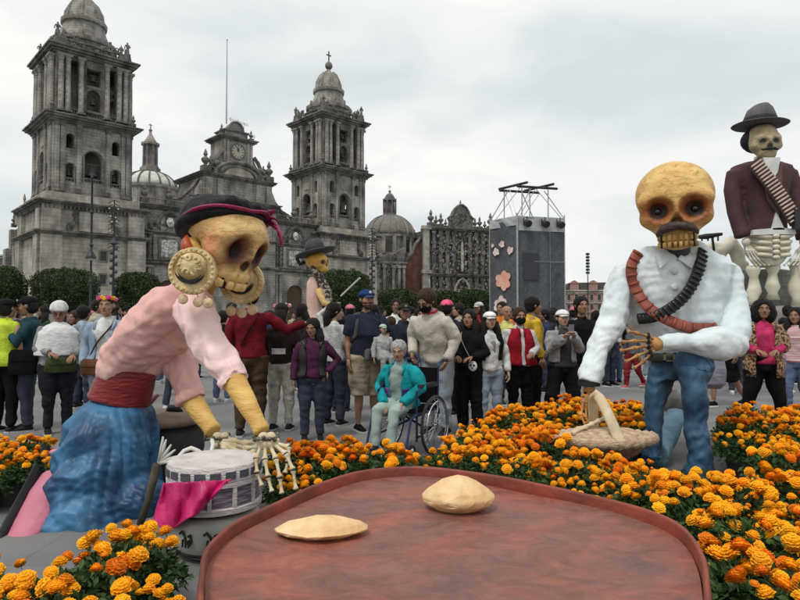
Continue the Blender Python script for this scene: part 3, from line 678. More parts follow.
# ------------------------------------------------------------------ far buildings
def block(name, label, cat, pxa, pxb, ytop, Y, depth, mt, floors, bays, trim=None, winmat=DARKVOID, rz=0, roof=None, z_first=3.4):
    a, b_ = P(pxa, 300, Y), P(pxb, 300, Y); W_ = b_.x - a.x; H_ = CAMZ + (HZ - ytop) / FPX * Y
    t = thing(name, label, cat, ((a.x + b_.x) / 2, Y, 0), rz)
    trim = trim or STONE_L
    m = MB(); m.box(-W_ / 2, W_ / 2, 0, depth, 0, H_); m.build('wall', mt, t)
    fh = (H_ - .8) / floors; bw = W_ / bays
    wm = MB(); wm.box(-bw * .2, bw * .2, -.06, .1, 0, fh * .55); wme = wm.mesh('window', winmat)
    fm = MB(); fm.box(-bw * .27, bw * .27, -.16, .02, -.22, -.02); fm.box(-bw * .27, bw * .27, -.14, .02, fh * .57, fh * .66); fm.box(-bw * .27, -bw * .21, -.12, .02, 0, fh * .57); fm.box(bw * .21, bw * .27, -.12, .02, 0, fh * .57)
    fme = fm.mesh('frame', trim)
    for i in range(bays):
        for j in range(floors):
            w0 = inst('window', wme, t, (-W_ / 2 + (i + .5) * bw, 0, j * fh + fh * .28)); inst('frame', fme, w0)
    c = MB()
    for j in range(1, floors + 1): c.box(-W_ / 2 - .15, W_ / 2 + .15, -.3, .1, j * fh - .1, j * fh + .25)
    c.box(-W_ / 2 - .3, W_ / 2 + .3, -.5, .2, H_ - .35, H_ + .1); c.build('cornice', trim, t)
    if roof: roof(t, W_, H_, depth)
    return t
PINK = mat('pink_render', (.36, .21, .18), (.29, .17, .15), sc=.4, rough=.9)  # pink muted so that its colour carries the haze of distance
def pinkroof(t, W_, H_, dp):
    m = MB(); m.prism([(-W_ / 2, H_), (W_ / 2, H_), (W_ / 2 - 1.5, H_ + 2.2), (-W_ / 2 + 1.5, H_ + 2.2)], 1, dp); m.build('roof', mat('dark_slate', (.09, .08, .075), rough=.8), t)
    for i in range(4):
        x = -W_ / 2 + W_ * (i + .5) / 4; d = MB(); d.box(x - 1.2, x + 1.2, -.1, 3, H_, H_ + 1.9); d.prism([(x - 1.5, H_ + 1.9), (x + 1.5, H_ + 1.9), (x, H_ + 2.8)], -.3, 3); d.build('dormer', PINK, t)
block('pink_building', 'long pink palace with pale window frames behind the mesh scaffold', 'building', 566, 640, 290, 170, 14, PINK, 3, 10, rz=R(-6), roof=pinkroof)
block('yellow_building', 'pale yellow building with stone window frames seen under the skeleton arm', 'building', 641, 700, 283, 165, 12, mat('yellow_render', (.42, .36, .2), (.34, .29, .17), sc=.5), 4, 8)
block('arcade_building', 'long grey stone building beyond the brown jacketed skeleton', 'building', 702, 1000, 286, 150, 12, STONE, 3, 22)
block('white_building', 'small white flat roofed building at the far left edge', 'building', 9, 34, 251, 150, 10, mat('white_render', (.62, .63, .62), (.5, .5, .5), sc=.4), 3, 4)
block('grey_building', 'low grey building at the far left edge beside the white one', 'building', -60, 8, 255, 158, 12, STONE_D, 4, 9)
block('long_facade', 'low stone government building glimpsed beyond the crowd', 'building', 492, 566, 300, 190, 12, STONE_L, 3, 12)

# ------------------------------------------------------------------ trimmed trees
LEAF = {}
def leaf_mesh(seed, rx, ry, rz_, n, s, box=2.0, mt=None, name='crown', hollow=.55):
    rg = np.random.RandomState(seed); vs = []; fs = []
    d = rg.normal(size=(n, 3)); d /= np.linalg.norm(d, axis=1)[:, None]
    q = (np.abs(d) ** box).sum(1) ** (-1 / box)
    rad = (hollow + (1 - hollow) * rg.rand(n) ** .35)
    p = d * (q * rad)[:, None] * np.array([rx, ry, rz_])
    lump = 1 + .13 * fbm(d * 2.5 + seed, 1.3, 3) + .10 * fbm(d * 8 + seed, 1, 2); p *= lump[:, None]
    a = rg.normal(size=(n, 3)) + d * .4; a /= np.linalg.norm(a, axis=1)[:, None]
    b = np.cross(a, rg.normal(size=(n, 3))); b /= np.linalg.norm(b, axis=1)[:, None]
    ss = (s * (.6 + .8 * rg.rand(n)))[:, None]
    v = np.stack([p - a * ss, p + b * ss * .45, p + a * ss, p - b * ss * .45], 1).reshape(-1, 3)
    me = bpy.data.meshes.new(name); me.from_pydata(v.tolist(), [], [(4 * i, 4 * i + 1, 4 * i + 2, 4 * i + 3) for i in range(n)]); me.materials.append(mt or HEDGE); return me
def trimmed_tree(px, y0, y1, w, Y, label, seed):
    c = P(px, (y0 + y1) / 2, Y); hw = w / 2 / FPX * Y * .88; hh = (y1 - y0) / 2 / FPX * Y
    t = thing('laurel_tree', label, 'tree', (c.x, Y, 0), group='trimmed laurel trees before the cathedral')
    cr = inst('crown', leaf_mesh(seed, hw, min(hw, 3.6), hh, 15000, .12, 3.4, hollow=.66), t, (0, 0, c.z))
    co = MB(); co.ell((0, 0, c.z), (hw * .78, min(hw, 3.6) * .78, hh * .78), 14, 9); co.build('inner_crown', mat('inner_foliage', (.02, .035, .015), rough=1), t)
    tr = MB(); tr.tube([(0, 0, 0), (.05, 0, 1.2), (-.04, 0, c.z - hh * .5)], [.26, .19, .15], 9)
    for a in range(5): tr.tube([(0, 0, c.z - hh * 1.1), (math.cos(a * 1.26) * hw * .5, math.sin(a * 1.26) * hw * .5, c.z)], [.11, .05], 6)
    tr.build('trunk', BARK, t)
for i, (px, y0, y1, w, Y, l) in enumerate([
    (65, 269, 313, 62, 68, 'boxy trimmed laurel tree below the nearer bell tower'),
    (-4, 267, 312, 54, 66, 'trimmed laurel tree cut by the left edge of the picture'),
    (137, 273, 311, 44, 70, 'trimmed laurel tree behind the woman with the flower crown'),
    (345, 271, 312, 58, 64, 'tall light topped laurel tree beside the small hatted skeleton'),
    (398, 290, 318, 44, 74, 'low trimmed laurel tree behind the cream sweater'),
    (445, 291, 317, 36, 78, 'low laurel tree in front of the carved church portal'),
    (474, 290, 317, 36, 79, 'low laurel tree between the church and the mesh scaffold'),
    (660, 300, 318, 40, 90, 'distant laurel tree framed by the white shirt')]): trimmed_tree(px, y0, y1, w, Y, l, i)

# ------------------------------------------------------------------ street lamps and masts
def lamp_post(px, ytop, Y, label):
    b_ = P(px, 300, Y); H_ = CAMZ + (HZ - ytop) / FPX * Y
    t = thing('street_lamp', label, 'street lamp', (b_.x, Y, 0))
    m = MB(); m.lathe([(.28, 0), (.28, .3), (.18, .5), (.14, 1.4), (.08, 1.6), (.07, H_ - .4), (.12, H_ - .3), (.05, H_ - .2), (.02, H_)], n=10)
    for z in (H_ * .33, H_ * .55, H_ * .75): m.lathe([(.07, z), (.14, z + .06), (.14, z + .16), (.07, z + .24)], n=8)
    m.build('post', IRON, t, smooth=True, angle=40)
    for s_, zz in ((1, .52), ):
        z = H_ * zz
        a = MB(); a.lathe([(.36, z - .5), (.34, z - .35), (.14, z), (.05, z + .25)], (.02, -.1, 0), 12); a.build('lamp_shade', IRON, t)
        g_ = MB(); g_.ell((.02, -.1, z - .48), (.2, .2, .16)); g_.build('bulb', mat('frosted_glass', (.6, .6, .58), rough=.3), t, smooth=True)
lamp_post(90.5, 172, 42, 'tall slender black lamp post in front of the nearer bell tower')
# ornate mast with sheaves
def mast(px, ytop, Y, label, white=False):
    b_ = P(px, 300, Y); H_ = CAMZ + (HZ - ytop) / FPX * Y
    t = thing('ornate_mast', label, 'mast', (b_.x, Y, 0))
    m = MB(); m.tube([(0, 0, 0), (0, 0, H_)], [.12, .05], 8); m.build('pole', IRON, t)
    z0 = H_ * .36
    m = MB()
    for k in range(11):
        z = z0 + k * H_ * .028; s_ = (-1) ** k
        m.ell((s_ * .17, 0, z), (.15, .12, .15), 7, 5)
    m.lathe([(.1, z0 + H_ * .31), (.32, z0 + H_ * .32), (.1, z0 + H_ * .36)], n=8); m.build('lantern_cluster', mat('lantern_dark', (.05, .045, .06), rough=.6), t)
    m = MB(); rg = random.Random(int(px))
    for k in range(16): m.ell((rg.uniform(-.4, .4), 0, H_ * rg.uniform(.62, .99)), (.06, .06, .06), 6, 4)
    m.build('star_light', mat('white_ornament', (.75, .75, .73), rough=.4), t)
    m = MB()
    for k in range(14):
        z = H_ * (.62 + .028 * k); m.tube([(-.45, 0, z), (0, 0, z + .2), (.45, 0, z)], .03, 4)
    m.build('arm', IRON, t)
mast(113, 200, 46, 'ornate dark mast with hanging lanterns in front of the cathedral base')
mast(372, 228, 60, 'light studded mast between cathedral and parish church')
# antenna of stacked loudspeakers
t = thing('signal_mast', 'thin mast with stacked dark boxes above the pink building', 'mast', (P(588, 300, 120).x, 120, 0))
m = MB(); m.bar((0, 0, 0), (0, 0, 14.2), .09, 6); m.build('pole', IRON, t)
for k in range(7):
    m = MB(); m.box(-.33, .33, -.2, .2, 10.0 + k * .62, 10.42 + k * .62); m.build('box', IRON, t)

# ------------------------------------------------------------------ mesh scaffold
ST = 58.0; A = P(517, 300, ST); Bq = P(565, 300, ST + 1.4); Cq = P(490, 300, ST + 3.0)
H_ = CAMZ + (HZ - 206) / FPX * ST
t = thing('mesh_scaffold', 'scaffold tower wrapped in dark grey mesh with printed marigolds and stage lamps on top', 'scaffold', (A.x, A.y, 0))
NET = mat('grey_mesh_fabric', (.085, .09, .1), (.06, .065, .072), sc=.5, rough=.8, bump=1, bsc=1.1, bdist=.5, stretch=(1, 1, .45))
PALE = mat('pale_mesh_fabric', (.42, .43, .44), (.32, .33, .35), sc=.8, rough=.7)
def panel(p, q, z0, z1, mt, name, nx=14, nz=10, off=0):
    m = MB(); p = Vector((p.x, p.y, 0)) - Vector((A.x, A.y, 0)); q = Vector((q.x, q.y, 0)) - Vector((A.x, A.y, 0)); d = q - p; nrm = Vector((d.y, -d.x, 0)).normalized()
    if nrm.y > 0: nrm = -nrm
    fr = []; 
    for s_ in (0, .03):
        for j in range(nz + 1):
            for i in range(nx + 1):
                u, v = i / nx, j / nz; wv = .05 * math.sin(9 * u + 3 * v) * math.sin(math.pi * u) + .03 * math.sin(17 * u + 7 * v)
                fr.append(p + d * u + nrm * (off + wv - s_) + Vector((0, 0, z0 + (z1 - z0) * v)))
    N = (nx + 1) * (nz + 1); fs = []
    for j in range(nz):
        for i in range(nx):
            a = j * (nx + 1) + i; fs.append((a, a + 1, a + nx + 2, a + nx + 1)); fs.append((N + a, N + a + nx + 1, N + a + nx + 2, N + a + 1))
    m.add(fr, fs); return m.build(name, mt, t, smooth=True), p, d, nrm
zt = H_ - 1.0
fp = panel(A, Bq, .2, zt - 1.3, NET, 'mesh_panel'); lp = panel(Cq, A, .2, zt - .3, NET, 'mesh_panel')
Dq = Vector((Cq.x + Bq.x - A.x, Cq.y + Bq.y - A.y, 0)); panel(Cq, Dq, .2, zt, NET, 'mesh_panel'); panel(Dq, Bq, .2, zt, NET, 'mesh_panel')
panel(A, Bq, zt - 1.3, zt + .1, PALE, 'pale_panel', off=.04); panel(Cq, A, zt - .8, zt + .1, PALE, 'pale_panel', off=.05)
def on(pd, u, z, off): return pd[1] + pd[2] * u + pd[3] * off + Vector((0, 0, z))
# scaffold tubes
m = MB()
cs = [Vector((q.x - A.x, q.y - A.y, 0)) for q in (A, Bq, Dq, Cq)]
for i, p in enumerate(cs):
    q = cs[(i + 1) % 4]; m.bar(p + Vector((0, 0, 0)), p + Vector((0, 0, zt + .4)), .06, 6)
    m.bar(p + Vector((0, 0, zt)), q + Vector((0, 0, zt)), .045, 6)
    m.bar(p + Vector((0, 0, zt)), p.lerp(q, .35).lerp((cs[0] + cs[2]) / 2, .35) + Vector((0, 0, zt + 3.0)), .05, 6)
m.bar(on(fp, 0, 0, .14), on(fp, 0, zt + .3, .14), .09, 8)
for u in (.68,): m.bar(on(fp, u, .2, .1), on(fp, u, zt, .1), .02, 5)
for z in (6.8,): m.bar(on(fp, .35, z, .1), on(fp, 1, z, .1), .02, 5)
m.build('scaffold_tubes', STEEL, t)
m = MB(); ctr = (cs[0] + cs[2]) / 2; zb = zt + 3.1
for (u0, u1, v) in ((.1, .95, .15), (.1, .95, .8)):
    a = cs[0].lerp(cs[1], u0).lerp(cs[3].lerp(cs[2], u0), v) + Vector((0, 0, zb)); b_ = cs[0].lerp(cs[1], u1).lerp(cs[3].lerp(cs[2], u1), v) + Vector((0, 0, zb)); m.tube([a, b_], .13, 4)
for u in (.2, .75):
    a = cs[0].lerp(cs[1], u).lerp(cs[3].lerp(cs[2], u), -.05) + Vector((0, 0, zb + .28)); b_ = cs[0].lerp(cs[1], u).lerp(cs[3].lerp(cs[2], u), 1.0) + Vector((0, 0, zb + .28)); m.tube([a, b_], .13, 4)
m.build('roof_beams', IRON, t)
m = MB()
for u in (.2, .75):
    for v in (.15, .8): p = cs[0].lerp(cs[1], u).lerp(cs[3].lerp(cs[2], u), v); m.bar(p + Vector((0, 0, zt)), p + Vector((0, 0, zb + .1)), .06, 6)
p, q = on(fp, .3, zt, -.3), on(fp, .3, zb, -.3)
for (a, b_) in ((on(fp, .05, zt, 0), on(fp, .5, zb, -1)), (on(fp, .95, zt, 0), on(fp, .5, zb, -1)), (on(lp, .2, zt, 0), on(lp, .9, zb, -1)), (on(lp, .9, zt, 0), on(lp, .3, zb, -1)), (on(fp, .2, zt, -1), on(fp, .8, zb, -3)), (on(fp, 0, zt, 0), on(lp, .5, zb, -1))): m.bar(a, b_, .035, 5)
m.build('upper_truss', STEEL, t)
for u in (.18, .55, .87):
    m = MB(); p = on(fp, u, zt - .55, .35); m.tube([p + Vector((0, .3, .15)), p, p + Vector((.1, -.35, -.2))], [.2, .3, .36], 10); m.bar(p, p + Vector((0, 0, .6)), .05, 5); m.box(p.x - .35, p.x - .28, p.y - .1, p.y + .1, p.z - .3, p.z + .45); m.build('stage_lamp', BLACKP, t)
m = MB(); a = on(fp, .12, 5.0, .1); b_ = on(fp, .45, 5.0, .1)
m.add([a, b_, b_ + Vector((0, 0, 2.6)), a + Vector((0, 0, 2.6))], [(0, 1, 2, 3)]); m.add([v + Vector((0, .04, 0)) for v in (a, b_, b_ + Vector((0, 0, 2.6)), a + Vector((0, 0, 2.6)))], [(3, 2, 1, 0)]); m.build('dark_screen', mat('dark_net', (.045, .048, .055), rough=.9), t)
PET = mat('printed_petal', (.72, .42, .32), (.62, .28, .17), sc=2, rough=.8); PETW = mat('printed_pale_petal', (.72, .62, .58), (.6, .38, .33), sc=2, rough=.8)
def print_flower(u, z, r, mt, n):
    m = MB(); c0 = on(lp, u, z, .16); ax = lp[2].normalized(); up = Vector((0, 0, 1)); vs = [c0 - lp[3] * .02]
    for k in range(n * 4):
        a = 2 * math.pi * k / (n * 4); rr = r * (.75 + .25 * abs(math.sin(a * n / 2))) * (1 + .12 * math.sin(3 * a + u * 9)); vs.append(c0 + ax * (rr * 1.1 * math.cos(a)) + up * (rr * math.sin(a)))
    K = n * 4; m.add(vs, [(0, 1 + (k + 1) % K, 1 + k) for k in range(K)]); m.build('printed_flower', mt, t)
for u, z, r, mt, n in ((.55, 5.0, 1.0, PET, 6), (.28, 7.9, .42, PETW, 5), (.8, 7.9, .4, PETW, 5), (.5, 8.6, .36, PETW, 5), (.15, 8.6, .22, PETW, 5), (.45, 2.6, .9, PETW, 6)): print_flower(u, z, r, mt, n)
# ------------------------------------------------------------------ star-shaped surfaces from distance fields (heads and skulls)
def s_ell(p, c, r):
    q = (p - np.array(c)) / np.array(r); k = np.linalg.norm(q, axis=-1)
    return (k - 1) * min(r)
def s_cap(p, a, b, r):
    a, b = np.array(a, float), np.array(b, float); ab = b - a
    t = np.clip(((p - a) @ ab) / (ab @ ab), 0, 1); return np.linalg.norm(p - a - t[..., None] * ab, axis=-1) - r
def smin(a, b, k): h = np.clip(.5 + .5 * (b - a) / k, 0, 1); return b + (a - b) * h - k * h * (1 - h)
def smax(a, b, k): return -smin(-a, -b, k)
def star(sdf, nu, nv, center, rmax=1.3, rmin=.02, focus=0):
    """directions denser toward the front (-y); returns verts, faces"""
    th = (np.arange(nv - 1) + 1) / nv * math.pi; ph = np.arange(nu) / nu * 2 * math.pi
    if focus: ph = ph + focus * np.sin(ph)               # ph=pi is the front
    T, Ph = np.meshgrid(th, ph, indexing='ij')
    d = np.stack([np.sin(T) * np.sin(Ph), np.sin(T) * np.cos(Ph), np.cos(T)], -1).reshape(-1, 3)
    d = np.vstack([d, [[0, 0, 1], [0, 0, -1]]]); c = np.array(center)
    r = np.full(len(d), rmax); 
    for _ in range(60):
        v = sdf(c + d * r[:, None]); r = np.maximum(r - np.maximum(v, 0) * .7 - np.where(v > .0005, .0003, 0), rmin)
    co = c + d * r[:, None]; fs = []
    for j in range(nv - 2):
        for i in range(nu):
            i2 = (i + 1) % nu; fs.append((j * nu + i, (j + 1) * nu + i, (j + 1) * nu + i2, j * nu + i2))
    n = (nv - 1) * nu
    for i in range(nu):
        i2 = (i + 1) % nu; fs.append((n, i, i2)); fs.append((n + 1, (nv - 2) * nu + i2, (nv - 2) * nu + i))
    return co, fs
def head_sdf(female):
    def f(p):
        m = p.copy(); m[:, 0] = np.abs(m[:, 0])
        d = s_ell(m, (0, .07, .12), (.36, .44, .38)); d = smin(d, s_ell(m, (0, -.12, -.16), (.27, .29, .33)), .1)
        d = smin(d, s_ell(m, (0, -.29, -.38), (.1, .09, .08)), .1)          # chin
        d = smin(d, s_ell(m, (.17, -.27, -.1), (.1, .08, .08)), .08)         # cheekbone
        d = smin(d, s_ell(m, (.13, -.36, .1), (.13, .06, .035)), .05)        # brow
        d = smax(d, -s_ell(m, (.135, -.47, .02), (.09, .1, .055)), .04)
        d = smin(d, s_ell(m, (.135, -.335, .015), (.065, .06, .045)), .01)
        d = smin(d, s_cap(m, (0, -.39, .06), (0, -.47, -.09), .035), .045); d = smin(d, s_ell(m, (.035, -.43, -.11), (.045, .05, .035)), .03)
        d = smin(d, s_ell(m, (0, -.385, -.215), (.095, .05, .022)), .02); d = smin(d, s_ell(m, (0, -.38, -.26), (.08, .05, .025)), .02)
        d = smin(d, s_ell(m, (.365, .02, -.02), (.035, .075, .11)), .02)
        return d
    return f
HEADS = {}
def head_data(female):
    if female not in HEADS:
        co, fs = star(head_sdf(female), 52, 40, (0, -.02, -.03), focus=.45)
        x, y, z = np.abs(co[:, 0]), co[:, 1], co[:, 2]; n = len(co); col = np.ones((n, 3))
        front = y < -.2
        blush = np.exp(-(((x - .17) / .09) ** 2 + ((z + .1) / .09) ** 2)) * front; col *= 1 - blush[:, None] * np.array([0, .14, .12])
        lips = (np.exp(-((x / .1) ** 4 + ((z + .235) / .045) ** 4)) > .4) & front; col[lips] = (.75, .36, .36) if female else (.8, .55, .5)
        brow = (np.abs(x - .14) < .085) & (np.abs(z - .105 - .02 * np.cos((x - .14) * 12)) < .022) & front; col[brow] = (.16, .12, .1)
        eye = (((x - .135) / .06) ** 2 + ((z - .015) / .028) ** 2 < 1) & (y < -.3); col[eye] = (1.6, 1.7, 1.9)
        iris = (((x - .132) / .026) ** 2 + ((z - .015) / .03) ** 2 < 1) & (y < -.3); col[iris] = (.05, .04, .03)
        lash = (np.abs(x - .135) < .068) & (np.abs(z - .046) < .012) & (y < -.3); col[lash] = (.2, .15, .13)
        soc = np.exp(-(((x - .135) / .09) ** 2 + ((z - .02) / .06) ** 2)) * front * (~eye); col *= 1 - .15 * soc[:, None]
        HEADS[female] = (co, fs, col)
    return HEADS[female]
SKIN = mat('skin', (1, 1, 1), (.9, .88, .86), sc=12, rough=.55, bump=.1, bsc=80, attr='Col')

def hand_geo(m, wrist, d, up, L, curl=.5, side=1, open_=.0):
    """palm, four unequal bent fingers and a thumb ; d = pointing direction, up = back-of-hand normal"""
    d = Vector(d).normalized(); up = Vector(up); up = (up - d * up.dot(d)).normalized(); s = d.cross(up).normalized() * side
    w = Vector(wrist); pl = w + d * L * .42
    m.tube([w - d * L * .08, w + d * L * .06, w + d * L * .25, w + d * L * .46], [(L * .13, L * .1), (L * .17, L * .11), (L * .21, L * .1), (L * .21, L * .08)], 8, up=up)
    for k, (o, ln) in enumerate(((-.16, .40), (-.055, .48), (.05, .46), (.15, .36))):
        p0 = w + d * L * .36 + s * L * o; a0 = curl * .5; pts = [p0]; p = w + d * L * .46 + s * L * o * (1 + open_ * .4); pts.append(p); ang = a0
        for seg in (.45, .32, .23):
            dd = (d + s * o * open_) * math.cos(ang) - up * math.sin(ang); p = p + dd * L * ln * seg; pts.append(p); ang += curl
        m.tube(pts, [L * .05, L * .052, L * .048, L * .042, L * .03], 6)
    p0 = w + d * L * .12 - s * L * .12; m.tube([p0, p0 - s * L * .14 + d * L * .14 - up * L * .03, p0 - s * L * .17 + d * L * .3 - up * L * .08 * (1 + curl), p0 - s * L * .14 + d * L * .41 - up * L * .16 * (1 + curl)], [L * .07, L * .065, L * .055, L * .035], 6)

JEAN = lambda c: mat('denim_%02x%02x%02x' % tuple(int(x * 255) for x in c), c, tuple(x * .6 for x in c), sc=5, rough=.85, bump=.6, bsc=50, lo=.3, hi=.7)
HAIRC = {'black': (.012, .010, .009), 'brown': (.035, .022, .014), 'grey': (.28, .27, .26), 'white': (.5, .49, .47)}
def hairmat(c): return mat('hair_' + c, HAIRC[c], tuple(x * 2.2 for x in HAIRC[c]), sc=30, rough=.5, bump=1, bsc=45, stretch=(3, 3, .6), lo=.4, hi=.7, spec=.12, bdist=.02)
def wrinkle(amp, sc, stretch=(1, 1, .55), seed=0, low_=False):
    def f(co, no):
        w = .5 * ridged(co * np.array(stretch) + seed * 3.7, sc, 2) + .5 * fbm(co + seed, sc * .5, 2) + 1.9 * crease(co * np.array(stretch), sc * 1.0, seed) - (.75 if low_ else .55); return co + no * (w * amp)[:, None]
    return f
PCOUNT = [0]
def person(label, px, ytop, yfeet, yaw, top=None, bottom=None, hair='black', hairlen='short', skin=(.36, .20, .13), arms=('hang', 'hang'), lean=0, female=False, fat=1.0,
           hat=None, stance='stand', shoes=(.02, .02, .02), sole=(.7, .7, .7), sleeve='long', legs='trousers', outer=None, inner=None, extras=(), head=(0, 0, 0), group=None, H=None, lod=0, Y=None, mask=None, glasses=False, name='person', curl=.5, zbase=0.0, noise_seed=None, beard=False):
    """stands at the point of the ground seen at (px, yfeet); faces -Y turned by yaw degrees"""
    PCOUNT[0] += 1; sd_ = PCOUNT[0]
    g0 = G(px, yfeet) if Y is None else Vector((P(px, 300, Y).x, Y, 0))
    if H is None: H = (CAMZ + (HZ - ytop) / FPX * g0.y) - zbase
    t = thing(name, label, 'person', (g0.x, g0.y, zbase), R(yaw), group)
    sh = .099 if female else .113; hipw = .095 if female else .088
    S = H
    hipz = .52
    sit = stance == 'sit'
    if sit: hipz = .36
    Lr = Matrix.Rotation(R(lean), 3, 'X')
    hipc = Vector((0, 0, hipz))
    def B(p):                                   # upper-body transform
        p = Vector(p); q = p - Vector((0, 0, .52)); q = Lr @ q; return (q + hipc) * S
    def V(p): return Vector(p) * S
    f = fat
    trunk = [(.47, hipw * .9 * f, .066 * f, 0), (.52, hipw * f, .074 * f, 0), (.57, .084 * f, .068 * f, 0), (.62, .078 * f, .062 * f, -.002), (.68, .086 * f, .066 * f, -.004), (.74, .096, .068, -.004), (.785, sh * .88, .058, .004), (.815, sh * .72, .046, .01), (.835, .045, .038, .012)]
    def trings(off, z0=.47, z1=.84, fl=1):
        out = []
        for z, rx, ry, cy in trunk:
            if z < z0 - 1e-6 or z > z1 + 1e-6: continue
            c = B((0, cy, z)); out.append((c, (Lr @ Vector((rx + off, 0, 0))) * S, (Lr @ Vector((0, ry + off, 0))) * S))
        return out
    def on_torso(ang, z, off=.012):             # ang 0 = front, + toward +x
        zs = [q[0] for q in trunk]; rx = np.interp(z, zs, [q[1] for q in trunk]); ry = np.interp(z, zs, [q[2] for q in trunk]); cy = np.interp(z, zs, [q[3] for q in trunk])
        a = R(ang); return B(((rx + off) * math.sin(a), cy - (ry + off) * math.cos(a), z))
    # arm joints
    J = []
    for s_, a in zip((-1, 1), arms):
        shp = Vector((s_ * sh * .95, .005, .80))
        if a == 'hang': e_, w_ = Vector((s_ * .145, .01, .64)), Vector((s_ * .15, -.03, .50)); loc = True
        elif a == 'phone': e_, w_ = Vector((s_ * .13, -.06, .67)), Vector((s_ * .04, -.17, .78))
        elif a == 'front': e_, w_ = Vector((s_ * .14, -.01, .65)), Vector((s_ * .06, -.13, .62))
        elif a == 'hip': e_, w_ = Vector((s_ * .21, .03, .66)), Vector((s_ * .12, -.04, .56))
        elif a == 'back': e_, w_ = Vector((s_ * .14, .06, .65)), Vector((s_ * .14, .03, .52))
        elif a == 'swing': e_, w_ = Vector((s_ * .135, -.06, .66)), Vector((s_ * .13, -.16, .56))
        else: e_, w_ = Vector(a[0]), Vector(a[1])
        J.append((B(shp), B(e_), B(w_)))
    # leg joints
    if stance == 'walk': LG = [((-.05, 0, .5), (-.055, -.09, .29), (-.055, -.10, .045)), ((.05, 0, .5), (.05, .03, .28), (.05, .17, .075))]
    elif stance == 'wide': LG = [((-.055, 0, .5), (-.10, -.02, .28), (-.14, 0, .045)), ((.055, 0, .5), (.09, -.02, .28), (.12, .02, .045))]
    elif sit: LG = [((-.055, 0, .35), (-.075, -.24, .34), (-.075, -.26, .09)), ((.055, 0, .35), (.06, -.24, .34), (.05, -.28, .09))]
    else: LG = [((-.052, 0, .5), (-.06, -.012, .28), (-.062, 0, .045)), ((.052, 0, .5), (.06, -.005, .28), (.066, .01, .045))]
    LG = [tuple(V(q) for q in l_) for l_ in LG]
    # ---- body
    m = MB(); m.rings(trings(-.008))
    nk = B((0, .012, .82)); hc = B((0, -.012, .925)); m.tube([nk - (hc - nk) * .25, nk, nk.lerp(hc, .6), hc], [.034 * S, .031 * S, .029 * S, .028 * S], 10)
    for (a, b_, c) in J: m.tube([a.lerp(B((0, .01, .775)), .4), a - Vector((0, 0, .012 * S)), a.lerp(b_, .5), b_, b_.lerp(c, .5), c], [.018 * S, .031 * S * f, .03 * S * f, .025 * S, .023 * S, .0155 * S], 8)
    for (a, b_, c) in LG:
        m.tube([a + Vector((0, 0, .02 * S)), a.lerp(b_, .5), b_, b_.lerp(c, .35), c, c + Vector((0, 0, -.02 * S))], [.058 * S * f, .048 * S * f, .034 * S, .034 * S, .02 * S, .02 * S], 10)
        m.tube([c + Vector((0, .02 * S, -.02 * S)), c + Vector((0, -.03 * S, -.025 * S)), c + Vector((0, -.09 * S, -.033 * S))], [.02 * S, .022 * S, .014 * S], 8)
    hb = MB()
    for (a, b_, c), s_, ar in zip(J, (-1, 1), arms):
        d = (c - b_).normalized(); up = Vector((s_, 0, 0)) if ar in ('hang', 'swing', 'back') else (Vector((0, 0, 1)) if abs(d.z) < .7 else Vector((s_, 0, 0)))
        hand_geo(hb, c, d, up, .105 * S, curl, side=s_)
    co, fs, col = head_data(female)
    hs = .142 * S * (1.04 if lod else 1)
    hr = Lr @ Matrix.Rotation(R(head[0]), 3, 'Z') @ Matrix.Rotation(R(head[1]), 3, 'X') @ Matrix.Rotation(R(head[2]), 3, 'Y')
    if head[1] == 0 and lean: hr = Matrix.Rotation(R(lean * .5), 3, 'X') @ Matrix.Rotation(R(head[0]), 3, 'Z')
    hc = hc + Vector((0, 0, .004 * S))
    HM = np.array(hr) * hs; hco = co @ HM.T + np.array(hc)
    def Hd(p): return Vector(HM @ np.array(p)) + hc
    body = m.build('body', SKIN, t, smooth=True)
    nh = len(hb.v); skinc = np.array(skin)
    if beard:
        col = col.copy(); bz = (co[:, 2] < -.13) & (co[:, 1] < -.02) & (np.abs(co[:, 2] + .235) > .02); col[bz] *= (.22, .2, .2)
    def join(o=body, hb=hb, hco=hco, fs=fs, col=col, skinc=skinc):
        me = o.data; nb = len(me.vertices); v = np.empty(nb * 3); me.vertices.foreach_get('co', v)
        V_ = np.vstack([v.reshape(-1, 3), np.array(hb.v), hco]); F = [tuple(p.vertices) for p in me.polygons] + [tuple(i + nb for i in q) for q in hb.f] + [tuple(i + nb + len(hb.v) for i in q) for q in fs]
        n = bpy.data.meshes.new('body'); n.from_pydata(V_.tolist(), [], F); n.materials.append(SKIN)
        ca = n.color_attributes.new('Col', 'FLOAT_COLOR', 'POINT'); C = np.ones((len(V_), 4)); C[:, :3] = skinc; C[nb + len(hb.v):, :3] = np.clip(skinc * col, 0, .9)
        ca.data.foreach_set('color', C.ravel()); n.polygons.foreach_set('use_smooth', [True] * len(n.polygons)); n.update(); o.data = n
    remesh(body, .017 * S if not lod else .024 * S, None, 3); JOINS.append(join)
    # ---- garments
    vx = .0085 * S if not lod else .013 * S
